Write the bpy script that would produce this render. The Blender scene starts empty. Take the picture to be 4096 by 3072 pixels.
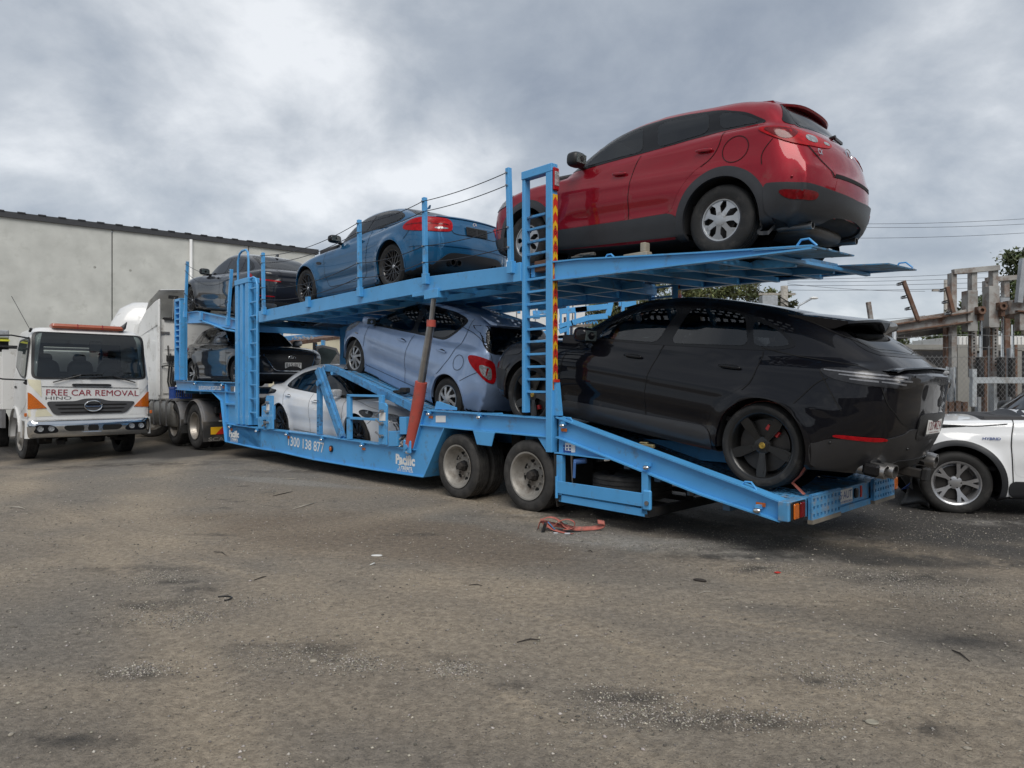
import bpy,bmesh,math,random
import numpy as np
from mathutils import Vector,Matrix,Quaternion
from mathutils.geometry import delaunay_2d_cdt

rnd = random.Random(7)
nrs = np.random.RandomState(7)
scene = bpy.context.scene
col = scene.collection
R = math.radians

# ------------------------------------------------------------------ camera, world, sun, exposure
EYE = 1.44
cam_d = bpy.data.cameras.new('camera')
cam = bpy.data.objects.new('camera',cam_d)
col.objects.link(cam)
cam.location = (0,0,EYE)
cam.rotation_euler = (R(90),0,0)
cam_d.sensor_width = 36.0
cam_d.lens = 36.0 * 2778 / 4096
cam_d.clip_start = 0.05
cam_d.clip_end = 3000
scene.camera = cam

world = bpy.data.worlds.new('World')
scene.world = world
world.use_nodes = True
nt = world.node_tree
for n in list(nt.nodes):
	nt.nodes.remove(n)

def nd(tree,typ,**kw):
	n = tree.nodes.new(typ)
	for k,v in kw.items():
		if k.startswith('i_'):
			key = k[2:]
			key = int(key) if key.isdigit() else key.replace('_',' ')
			n.inputs[key].default_value = v
		else:
			setattr(n,k,v)
	return n

def build_world():
	L = nt.links.new
	out = nd(nt,'ShaderNodeOutputWorld')
	bg = nd(nt,'ShaderNodeBackground')
	bg.inputs['Strength'].default_value = 0.10
	sky = nd(nt,'ShaderNodeTexSky')
	sky.sky_type = 'NISHITA'
	sky.sun_disc = False
	sky.sun_elevation = R(50)
	sky.sun_rotation = R(188)
	sky.air_density = 1.0
	sky.dust_density = 1.0
	tc = nd(nt,'ShaderNodeTexCoord')
	sep = nd(nt,'ShaderNodeSeparateXYZ')
	L(tc.outputs['Generated'],sep.inputs[0])
	zc = nd(nt,'ShaderNodeMath',operation='MAXIMUM'); zc.inputs[1].default_value = 0.0
	L(sep.outputs['Z'],zc.inputs[0])
	za = nd(nt,'ShaderNodeMath',operation='ADD'); za.inputs[1].default_value = 0.55
	L(zc.outputs[0],za.inputs[0])
	dx = nd(nt,'ShaderNodeMath',operation='DIVIDE'); L(sep.outputs['X'],dx.inputs[0]); L(za.outputs[0],dx.inputs[1])
	dy = nd(nt,'ShaderNodeMath',operation='DIVIDE'); L(sep.outputs['Y'],dy.inputs[0]); L(za.outputs[0],dy.inputs[1])
	cmb = nd(nt,'ShaderNodeCombineXYZ'); L(dx.outputs[0],cmb.inputs[0]); L(dy.outputs[0],cmb.inputs[1])

	def noise(scale,detail,rough,off,dist=0.0):
		mp = nd(nt,'ShaderNodeMapping')
		mp.inputs['Location'].default_value = off
		mp.inputs['Scale'].default_value = (1.0,1.1,1)
		L(cmb.outputs[0],mp.inputs[0])
		n = nd(nt,'ShaderNodeTexNoise')
		n.inputs['Scale'].default_value = scale
		n.inputs['Detail'].default_value = detail
		n.inputs['Roughness'].default_value = rough
		n.inputs['Distortion'].default_value = dist
		L(mp.outputs[0],n.inputs['Vector'])
		return n.outputs['Fac']
	a = noise(1.5,4,0.5,(0.85,3.2,0.0),0.3)
	b = noise(4.2,10,0.58,(1.0,5.0,2.0),0.2)
	m1 = nd(nt,'ShaderNodeMath',operation='MULTIPLY'); m1.inputs[1].default_value = 0.55; L(a,m1.inputs[0])
	m2 = nd(nt,'ShaderNodeMath',operation='MULTIPLY_ADD'); m2.inputs[1].default_value = 0.45; L(b,m2.inputs[0]); L(m1.outputs[0],m2.inputs[2])
	# one thin bright break in the cloud, up and left of the view's middle
	vd = nd(nt,'ShaderNodeVectorMath',operation='DISTANCE')
	wn = nd(nt,'ShaderNodeTexNoise'); wn.inputs['Scale'].default_value = 3.0; wn.inputs['Detail'].default_value = 4
	L(tc.outputs['Generated'],wn.inputs['Vector'])
	wm = nd(nt,'ShaderNodeVectorMath',operation='MULTIPLY_ADD')
	wm.inputs[1].default_value = (.34,.34,.34)
	L(wn.outputs['Color'],wm.inputs[0]); L(tc.outputs['Generated'],wm.inputs[2])
	L(wm.outputs[0],vd.inputs[0]); vd.inputs[1].default_value = (-0.225 + .17,0.90 + .17,0.36 + .17)
	br = nd(nt,'ShaderNodeMapRange'); br.interpolation_type = 'SMOOTHSTEP'
	br.inputs['From Min'].default_value = 0.30; br.inputs['From Max'].default_value = 0.02
	br.inputs['To Min'].default_value = 0.0; br.inputs['To Max'].default_value = 0.10
	L(vd.outputs['Value'],br.inputs[0])
	ad = nd(nt,'ShaderNodeMath',operation='ADD'); L(m2.outputs[0],ad.inputs[0]); L(br.outputs[0],ad.inputs[1])
	ramp = nd(nt,'ShaderNodeValToRGB')
	e = ramp.color_ramp.elements
	e[0].position = 0.37; e[0].color = (1.5,1.72,2.06,1)
	e[1].position = 0.47; e[1].color = (2.1,2.32,2.62,1)
	x = e.new(0.54); x.color = (2.85,3.04,3.28,1)
	x = e.new(0.64); x.color = (4.4,4.53,4.68,1)
	L(ad.outputs[0],ramp.inputs[0])
	# brighter band low over the horizon
	hz = nd(nt,'ShaderNodeMapRange'); hz.inputs['From Min'].default_value = 0.0; hz.inputs['From Max'].default_value = 0.16
	hz.inputs['To Min'].default_value = 0.38; hz.inputs['To Max'].default_value = 0.0
	L(sep.outputs['Z'],hz.inputs[0])
	mh = nd(nt,'ShaderNodeMix',data_type='RGBA')
	L(hz.outputs[0],mh.inputs[0]); L(ramp.outputs[0],mh.inputs[6]); mh.inputs[7].default_value = (3.5,3.75,4.0,1)
	mx = nd(nt,'ShaderNodeMix',data_type='RGBA')
	mx.inputs[0].default_value = 0.93
	L(sky.outputs[0],mx.inputs[6]); L(mh.outputs[2],mx.inputs[7])
	L(mx.outputs[2],bg.inputs['Color'])
	L(bg.outputs[0],out.inputs[0])

build_world()
sun_d = bpy.data.lights.new('sun','SUN')
sun_d.energy = 1.2
sun_d.angle = R(38)
sun_d.color = (1.0,0.96,0.9)
sun = bpy.data.objects.new('sun',sun_d)
col.objects.link(sun)
sun.rotation_euler = (R(40),0,R(8))
scene.view_settings.view_transform = 'Standard'
scene.view_settings.look = 'None'
scene.view_settings.exposure = 1.0
scene.view_settings.gamma = 1.0
scene.view_settings.use_curve_mapping = False
scene.cycles.max_bounces = 6
scene.cycles.glossy_bounces = 3
scene.cycles.transmission_bounces = 4

# ------------------------------------------------------------------ tags and small helpers

def tag(o,label=None,cat=None,group=None,kind=None):
	if label: o['label'] = label
	if cat: o['category'] = cat
	if group: o['group'] = group
	if kind: o['kind'] = kind
	return o

def empty(name,loc=(0,0,0),rz=0.0,label=None,cat=None,group=None,parent=None):
	o = bpy.data.objects.new(name,None)
	o.empty_display_size = 0.3
	col.objects.link(o)
	o.location = loc
	o.rotation_euler = (0,0,rz)
	tag(o,label,cat,group)
	if parent: o.parent = parent
	return o

def link(name,me,parent=None,loc=None,rot=None):
	o = bpy.data.objects.new(name,me)
	col.objects.link(o)
	if parent: o.parent = parent
	if loc is not None: o.location = loc
	if rot is not None: o.rotation_euler = rot
	return o

def copy_tree(o,parent=None):
	c = o.copy()
	col.objects.link(c)
	c.parent = parent
	for ch in list(o.children):
		copy_tree(ch,c)
	return c

# ------------------------------------------------------------------ materials
MATS = {}

def mat(name,color=(.5,.5,.5),rough=.5,metal=0.0,coat=0.0,var=.12,scale=8.0,bump=0.0,bscale=60.0,
		dirt=None,dirt_amt=0.0,dscale=3.0,spec=.5,emit=None,trans=0.0,dlow=None,ior=1.5,cior=1.5,vcol=False):
	if name in MATS: return MATS[name]
	m = bpy.data.materials.new(name)
	m.use_nodes = True
	t = m.node_tree
	b = t.nodes['Principled BSDF']
	L = t.links.new
	b.inputs['Roughness'].default_value = rough
	b.inputs['Metallic'].default_value = metal
	b.inputs['Coat Weight'].default_value = coat
	b.inputs['Coat Roughness'].default_value = 0.03
	b.inputs['Coat IOR'].default_value = cior
	b.inputs['Specular IOR Level'].default_value = spec
	b.inputs['IOR'].default_value = ior
	b.inputs['Transmission Weight'].default_value = trans
	tc = nd(t,'ShaderNodeTexCoord')
	n1 = nd(t,'ShaderNodeTexNoise')
	n1.inputs['Scale'].default_value = scale
	n1.inputs['Detail'].default_value = 5
	L(tc.outputs['Object'],n1.inputs['Vector'])
	mr = nd(t,'ShaderNodeMapRange')
	mr.inputs['From Min'].default_value = .3; mr.inputs['From Max'].default_value = .7
	mr.inputs['To Min'].default_value = 1 - var; mr.inputs['To Max'].default_value = 1 + var
	L(n1.outputs['Fac'],mr.inputs[0])
	mul = nd(t,'ShaderNodeMix',data_type='RGBA',blend_type='MULTIPLY')
	mul.inputs[0].default_value = 1.0
	mul.inputs[6].default_value = (*color,1)
	cx = nd(t,'ShaderNodeCombineXYZ')
	for i in range(3): L(mr.outputs[0],cx.inputs[i])
	L(cx.outputs[0],mul.inputs[7])
	cur = mul.outputs[2]
	if dirt is not None:
		n2 = nd(t,'ShaderNodeTexNoise')
		n2.inputs['Scale'].default_value = dscale
		n2.inputs['Detail'].default_value = 9
		n2.inputs['Roughness'].default_value = .68
		L(tc.outputs['Object'],n2.inputs['Vector'])
		r2 = nd(t,'ShaderNodeMapRange')
		r2.inputs['From Min'].default_value = .62 - dirt_amt * .3; r2.inputs['From Max'].default_value = .72 - dirt_amt * .12
		r2.inputs['To Max'].default_value = min(1,.5 + dirt_amt)
		L(n2.outputs['Fac'],r2.inputs[0])
		fac = r2.outputs[0]
		if dlow is not None:      # splashed dirt low on the body, fading with height
			sp = nd(t,'ShaderNodeSeparateXYZ'); L(tc.outputs['Object'],sp.inputs[0])
			r3 = nd(t,'ShaderNodeMapRange')
			r3.inputs['From Min'].default_value = dlow[1]; r3.inputs['From Max'].default_value = dlow[0]
			r3.inputs['To Max'].default_value = 1.0
			L(sp.outputs['Z'],r3.inputs[0])
			mm = nd(t,'ShaderNodeMath',operation='MULTIPLY'); L(r3.outputs[0],mm.inputs[0])
			L(fac,mm.inputs[1]); fac = mm.outputs[0]
		mx = nd(t,'ShaderNodeMix',data_type='RGBA')
		L(fac,mx.inputs[0]); L(cur,mx.inputs[6]); mx.inputs[7].default_value = (*dirt,1)
		cur = mx.outputs[2]
		rr = nd(t,'ShaderNodeMapRange'); rr.inputs['To Min'].default_value = rough; rr.inputs['To Max'].default_value = .85
		L(fac,rr.inputs[0]); L(rr.outputs[0],b.inputs['Roughness'])
		if coat:
			rc = nd(t,'ShaderNodeMapRange'); rc.inputs['To Min'].default_value = coat; rc.inputs['To Max'].default_value = .05
			L(fac,rc.inputs[0]); L(rc.outputs[0],b.inputs['Coat Weight'])
	if coat >= 1 and not trans:      # the inside of a body shell is dark trim, not paint
		ge = nd(t,'ShaderNodeNewGeometry'); bf = nd(t,'ShaderNodeMix',data_type='RGBA')
		L(ge.outputs['Backfacing'],bf.inputs[0]); L(cur,bf.inputs[6]); bf.inputs[7].default_value = (.02,.02,.02,1); cur = bf.outputs[2]
	if vcol:
		at = nd(t,'ShaderNodeAttribute'); at.attribute_name = 'tone'
		mv = nd(t,'ShaderNodeMix',data_type='RGBA',blend_type='MULTIPLY'); mv.inputs[0].default_value = 1
		L(cur,mv.inputs[6]); L(at.outputs['Color'],mv.inputs[7]); cur = mv.outputs[2]
	L(cur,b.inputs['Base Color'])
	if emit:
		b.inputs['Emission Color'].default_value = (*emit[0],1)
		b.inputs['Emission Strength'].default_value = emit[1]
	if bump:
		nb = nd(t,'ShaderNodeTexNoise')
		nb.inputs['Scale'].default_value = bscale
		nb.inputs['Detail'].default_value = 4
		L(tc.outputs['Object'],nb.inputs['Vector'])
		bp = nd(t,'ShaderNodeBump')
		bp.inputs['Strength'].default_value = bump
		bp.inputs['Distance'].default_value = .01
		L(nb.outputs['Fac'],bp.inputs['Height'])
		L(bp.outputs[0],b.inputs['Normal'])
	MATS[name] = m
	return m

RUST = (.13,.055,.025)
DUST = (.17,.145,.115)
M_black = mat('black plastic',(.012,.012,.013),.45,bump=.15,bscale=300)
M_blackgloss = mat('gloss black trim',(.006,.006,.007),.25,spec=.35,var=.05)
M_dark = mat('dark underbody',(.012,.012,.013),.75,dirt=(.05,.042,.035),dirt_amt=.4)
M_seam = mat('panel gap',(.004,.004,.004),.9,var=.02)
M_glass = mat('tinted glass',(.006,.008,.010),.03,var=.05,spec=.55)
M_glass2 = mat('light tinted glass',(.05,.064,.066),.03,var=.5,scale=2.5,spec=.6)
M_rubber = mat('tyre rubber',(.013,.0125,.012),.7,dirt=(.05,.046,.042),dirt_amt=.35,dscale=9,bump=.2,bscale=80,var=.2)
M_rubber2 = mat('truck tyre rubber',(.026,.025,.024),.78,dirt=(.06,.056,.052),dirt_amt=.6,dscale=6,bump=.3,bscale=60,var=.3)
M_silver = mat('silver wheel paint',(.42,.43,.44),.32,metal=.55,var=.1,dirt=(.12,.11,.10),dirt_amt=.2,dscale=9)
M_alloy = mat('machined alloy',(.50,.50,.51),.28,metal=.8,var=.1)
M_dkalloy = mat('dark alloy',(.035,.034,.036),.3,metal=.5,coat=.4,var=.1)
M_blackwheel = mat('satin black wheel',(.012,.012,.012),.33,metal=.2,coat=.25,var=.1)
M_chrome = mat('chrome',(.62,.63,.64),.12,metal=1.0,var=.05)
M_steel = mat('brushed steel',(.33,.32,.31),.35,metal=.9,var=.15)
M_disc = mat('brake disc',(.05,.047,.045),.45,metal=.7,var=.2)
M_redcal = mat('red brake caliper',(.35,.012,.015),.35,coat=.4)
M_redlens = mat('red lamp lens',(.32,.005,.009),.28,spec=.2,var=.25,scale=30)
M_dkredlens = mat('dark red lamp lens',(.13,.004,.006),.12,spec=.4,var=.3,scale=30)
M_clrlens = mat('clear lamp lens',(.30,.31,.32),.18,metal=.35,spec=.4,var=.45,scale=40)
M_smkl = mat('smoked lamp lens',(.018,.018,.02),.22,spec=.45,var=.3,scale=30)
M_amber = mat('amber lens',(.50,.115,.008),.2,coat=.8,var=.2,scale=50)
M_white = mat('white print',(.78,.78,.76),.5,var=.04)
M_plate = mat('plate white',(.62,.62,.60),.4,var=.05)
M_blk_print = mat('black print',(.012,.012,.012),.5,var=.05)
M_maroon = mat('maroon print',(.16,.01,.02),.5,var=.05)
M_bluep = mat('blue print',(.02,.06,.25),.5,var=.05)

def pane_mat(name,tint):
	m = bpy.data.materials.new(name); m.use_nodes = True
	t = m.node_tree; L = t.links.new
	t.nodes.remove(t.nodes['Principled BSDF'])
	tr = nd(t,'ShaderNodeBsdfTransparent'); gl = nd(t,'ShaderNodeBsdfGlossy'); gl.inputs['Roughness'].default_value = .02
	n = nd(t,'ShaderNodeTexNoise'); n.inputs['Scale'].default_value = 3.0
	r = nd(t,'ShaderNodeValToRGB'); e = r.color_ramp.elements
	e[0].color = (*[c * .85 for c in tint],1); e[1].color = (*tint,1)
	L(n.outputs['Fac'],r.inputs[0]); L(r.outputs[0],tr.inputs['Color'])
	fr = nd(t,'ShaderNodeFresnel'); fr.inputs['IOR'].default_value = 1.75
	mx = nd(t,'ShaderNodeMixShader'); L(fr.outputs[0],mx.inputs[0]); L(tr.outputs[0],mx.inputs[1]); L(gl.outputs[0],mx.inputs[2])
	L(mx.outputs[0],t.nodes['Material Output'].inputs['Surface'])
	return m

M_paneclear = pane_mat('clear glass pane',(.66,.73,.71))
M_panedark = pane_mat('privacy glass pane',(.26,.27,.28))

# ------------------------------------------------------------------ mesh collector
class MB:
	def __init__(s):
		s.v = []; s.f = []

	def add(s,vs,fs):
		o = len(s.v)
		s.v += [tuple(v) for v in vs]
		s.f += [tuple(i + o for i in f) for f in fs]
		return s

	def box(s,c,d,rot=None):
		hx,hy,hz = d[0] / 2,d[1] / 2,d[2] / 2
		vs = [Vector((x,y,z)) for x in (-hx,hx) for y in (-hy,hy) for z in (-hz,hz)]
		if rot is not None: vs = [rot @ v for v in vs]
		vs = [v + Vector(c) for v in vs]
		return s.add(vs,[(0,1,3,2),(4,6,7,5),(0,4,5,1),(2,3,7,6),(0,2,6,4),(1,5,7,3)])

	def rng(s,x0,x1,y0,y1,z0,z1):
		return s.box(((x0 + x1) / 2,(y0 + y1) / 2,(z0 + z1) / 2),(abs(x1 - x0),abs(y1 - y0),abs(z1 - z0)))

	def prism(s,poly,y0,y1):            # poly in (x, z), extruded along y
		n = len(poly)
		a = sum(poly[i][0] * poly[(i + 1) % n][1] - poly[(i + 1) % n][0] * poly[i][1] for i in range(n))
		if (a > 0) == (y1 > y0): poly = poly[::-1]
		vs = [(x,y0,z) for x,z in poly] + [(x,y1,z) for x,z in poly]
		fs = [tuple(range(n)),tuple(range(2 * n - 1,n - 1,-1))]
		fs = [tuple(reversed(f)) for f in fs]
		fs += [(i,(i + 1) % n,n + (i + 1) % n,n + i) for i in range(n)]
		return s.add(vs,fs)

	def shift(s,dz):
		s.v = [(x,y,z + dz) for x,y,z in s.v]; return s

	def bar(s,a,b,w,h=None,up=(0,0,1)):   # rectangular bar from a to b: w sideways, h along up
		h = w if h is None else h
		a,b = Vector(a),Vector(b)
		d = (b - a).normalized(); up = Vector(up)
		sd = d.cross(up)
		if sd.length < 1e-4: sd = d.cross(Vector((1,0,0)))
		sd.normalize(); u = sd.cross(d).normalized()
		vs = [p + sd * i * w / 2 + u * j * h / 2 for p in (a,b) for i,j in ((-1,-1),(1,-1),(1,1),(-1,1))]
		return s.add(vs,[(3,2,1,0),(4,5,6,7),(0,1,5,4),(1,2,6,5),(2,3,7,6),(3,0,4,7)])

	def tube(s,pts,r,n=8,caps=True,radii=None):
		pts = [Vector(p) for p in pts]
		o = len(s.v)
		prev = None
		for i,p in enumerate(pts):
			d = (pts[min(i + 1,len(pts) - 1)] - pts[max(i - 1,0)]).normalized()
			if prev is None:
				a = d.cross(Vector((0,0,1)))
				if a.length < 1e-3: a = d.cross(Vector((1,0,0)))
			else:
				a = prev - d * prev.dot(d)
			a.normalize(); prev = a
			b = d.cross(a)
			rr = radii[i] if radii else r
			for k in range(n):
				t = 2 * math.pi * k / n
				s.v.append(tuple(p + (a * math.cos(t) + b * math.sin(t)) * rr))
		for i in range(len(pts) - 1):
			for k in range(n):
				q = o + i * n
				s.f.append((q + k,q + (k + 1) % n,q + n + (k + 1) % n,q + n + k))
		if caps:
			s.f.append(tuple(o + k for k in range(n))[::-1])
			s.f.append(tuple(o + (len(pts) - 1) * n + k for k in range(n)))
		return s

	def lathe(s,prof,n=32,axis='y',c=(0,0,0),a0=0.0,a1=2 * math.pi):   # prof: (r, t along the axis)
		o = len(s.v); full = abs(a1 - a0 - 2 * math.pi) < 1e-6
		m = n if full else n + 1
		for r,t in prof:
			for k in range(m):
				a = a0 + (a1 - a0) * k / n
				x,z = r * math.cos(a),r * math.sin(a)
				p = (x,t,z) if axis == 'y' else ((x,z,t) if axis == 'z' else (t,x,z))
				s.v.append((p[0] + c[0],p[1] + c[1],p[2] + c[2]))
		for i in range(len(prof) - 1):
			for k in range(n):
				k2 = (k + 1) % m if full else k + 1
				f = (o + i * m + k,o + i * m + k2,o + (i + 1) * m + k2,o + (i + 1) * m + k)
				s.f.append(f if axis != 'y' else f[::-1])
		return s

	def mesh(s,name,material,smooth=None):
		me = bpy.data.meshes.new(name)
		me.from_pydata(s.v,[],s.f)
		me.materials.append(material)
		if smooth is not None:
			if smooth is True:
				me.polygons.foreach_set('use_smooth',[True] * len(me.polygons))
			else:
				me.polygons.foreach_set('use_smooth',[True] * len(me.polygons))
				me.set_sharp_from_angle(angle=R(smooth))
		me.update()
		return me

	def build(s,name,material,parent=None,smooth=None,bevel=0.0,kind=None,label=None):
		o = link(name,s.mesh(name,material,smooth),parent)
		if bevel:
			md = o.modifiers.new('bevel','BEVEL'); md.width = bevel; md.segments = 1; md.limit_method = 'ANGLE'
		if kind: o['kind'] = kind
		if label: o['label'] = label
		return o

def ellipsoid(c,d,n=16,m=10,rot=None,p=1.0):
	b = MB()
	vs = []
	def pw(t): return math.copysign(abs(t) ** p,t)
	for i in range(m + 1):
		ph = -math.pi / 2 + math.pi * i / m
		for k in range(n):
			th = 2 * math.pi * k / n
			v = Vector((pw(math.cos(ph)) * pw(math.cos(th)) * d[0],pw(math.cos(ph)) * pw(math.sin(th)) * d[1],pw(math.sin(ph)) * d[2]))
			if rot is not None: v = rot @ v
			vs.append(v + Vector(c))
	fs = [(i * n + k,i * n + (k + 1) % n,(i + 1) * n + (k + 1) % n,(i + 1) * n + k) for i in range(m) for k in range(n)]
	b.add(vs,fs)
	return b

def text_mesh(body,material,width=None,height=None,extrude=.001,bold=0.0,shear=0.0,space=1.0):
	cu = bpy.data.curves.new('lettering','FONT')
	cu.body = body; cu.size = 1.0; cu.extrude = 0.0; cu.align_x = 'CENTER'; cu.align_y = 'CENTER'
	cu.offset = bold; cu.shear = shear; cu.space_character = space; cu.resolution_u = 3
	ob = bpy.data.objects.new('lettering',cu)
	col.objects.link(ob)
	dg = bpy.context.evaluated_depsgraph_get()
	me = bpy.data.meshes.new_from_object(ob.evaluated_get(dg))
	bpy.data.objects.remove(ob)
	xs = [v.co.x for v in me.vertices]; ys = [v.co.y for v in me.vertices]
	cx,cy = (min(xs) + max(xs)) / 2,(min(ys) + max(ys)) / 2
	w,h = max(xs) - min(xs),max(ys) - min(ys)
	sx = (width / w) if width else (height / h); sy = (height / h) if height else sx
	for v in me.vertices:
		v.co.x = (v.co.x - cx) * sx; v.co.y = (v.co.y - cy) * sy
	me.materials.clear(); me.materials.append(material)
	return me

def basis(ex,ey,loc):       # matrix whose local x = ex (reading direction), local y = ey (up of the letters)
	ex = Vector(ex).normalized(); ey = Vector(ey); ey = (ey - ex * ex.dot(ey)).normalized()
	ez = ex.cross(ey)
	m = Matrix.Identity(4)
	for i in range(3):
		m[i][0],m[i][1],m[i][2],m[i][3] = ex[i],ey[i],ez[i],loc[i]
	return m

def put_text(name,body,material,parent,loc,ex,ey,width=None,height=None,label=None,**kw):
	o = link(name,text_mesh(body,material,width,height,**kw),parent)
	o.matrix_local = basis(ex,ey,loc)
	if label: o['label'] = label
	return o
# ------------------------------------------------------------------ car bodies: an implicit shell, panels laid on it

class Spline:
	def __init__(s,pts):
		pts = sorted(pts)
		s.x = np.array([p[0] for p in pts],float); s.y = np.array([p[1] for p in pts],float)
		h = np.diff(s.x); d = np.diff(s.y) / h
		m = np.zeros(len(pts)); m[0] = d[0]; m[-1] = d[-1]
		for i in range(1,len(pts) - 1):
			m[i] = (d[i - 1] * h[i] + d[i] * h[i - 1]) / (h[i] + h[i - 1])
		s.m = m

	def __call__(s,q):
		q = np.asarray(q,float)
		i = np.clip(np.searchsorted(s.x,q) - 1,0,len(s.x) - 2)
		h = s.x[i + 1] - s.x[i]; t = (q - s.x[i]) / h; tc = np.clip(t,0,1)
		t2 = tc * tc; t3 = t2 * tc
		y = (2 * t3 - 3 * t2 + 1) * s.y[i] + (t3 - 2 * t2 + tc) * h * s.m[i] + (-2 * t3 + 3 * t2) * s.y[i + 1] + (t3 - t2) * h * s.m[i + 1]
		return y + np.where(t < 0,t * h * s.m[i],0) + np.where(t > 1,(t - 1) * h * s.m[i + 1],0)

def smax(a,b,k):
	h = np.maximum(k - np.abs(a - b),0) / k
	return np.maximum(a,b) + h * h * k * .25

def chaikin(pts,n=2,closed=True,cut=.045):
	for it in range(n + 1 if n else 0):
		out = []
		N = len(pts)
		rng_ = range(N) if closed else range(N - 1)
		if not closed: out.append(pts[0])
		for i in rng_:
			a,b = pts[i],pts[(i + 1) % N]
			t = min(.25,cut / (1 + it) / max(math.dist(a,b),1e-6))
			out.append((a[0] * (1 - t) + b[0] * t,a[1] * (1 - t) + b[1] * t))
			out.append((a[0] * t + b[0] * (1 - t),a[1] * t + b[1] * (1 - t)))
		if not closed: out.append(pts[-1])
		pts = out
	return pts

def densify(pts,step,closed=True):
	out = []
	N = len(pts)
	for i in range(N if closed else N - 1):
		a,b = pts[i],pts[(i + 1) % N]
		d = math.dist(a,b); k = max(1,int(math.ceil(d / step)))
		for j in range(k):
			t = j / k
			out.append((a[0] + (b[0] - a[0]) * t,a[1] + (b[1] - a[1]) * t))
	if not closed: out.append(pts[-1])
	return out

def inpoly(px,py,poly):
	x = np.array([p[0] for p in poly]); y = np.array([p[1] for p in poly])
	x2,y2 = np.roll(x,-1),np.roll(y,-1)
	c = np.zeros(len(px),bool)
	for i in range(len(poly)):
		if y[i] == y2[i]: continue
		hit = ((y[i] > py) != (y2[i] > py)) & (px < (x2[i] - x[i]) * (py - y[i]) / (y2[i] - y[i]) + x[i])
		c ^= hit
	return c

def segdist(px,py,poly):
	d = np.full(len(px),1e9)
	N = len(poly)
	for i in range(N):
		ax,ay = poly[i]; bx,by = poly[(i + 1) % N]
		L2 = (bx - ax) ** 2 + (by - ay) ** 2 + 1e-12
		t = np.clip(((px - ax) * (bx - ax) + (py - ay) * (by - ay)) / L2,0,1)
		d = np.minimum(d,np.hypot(px - ax - t * (bx - ax),py - ay - t * (by - ay)))
	return d

PENDING = []

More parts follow.
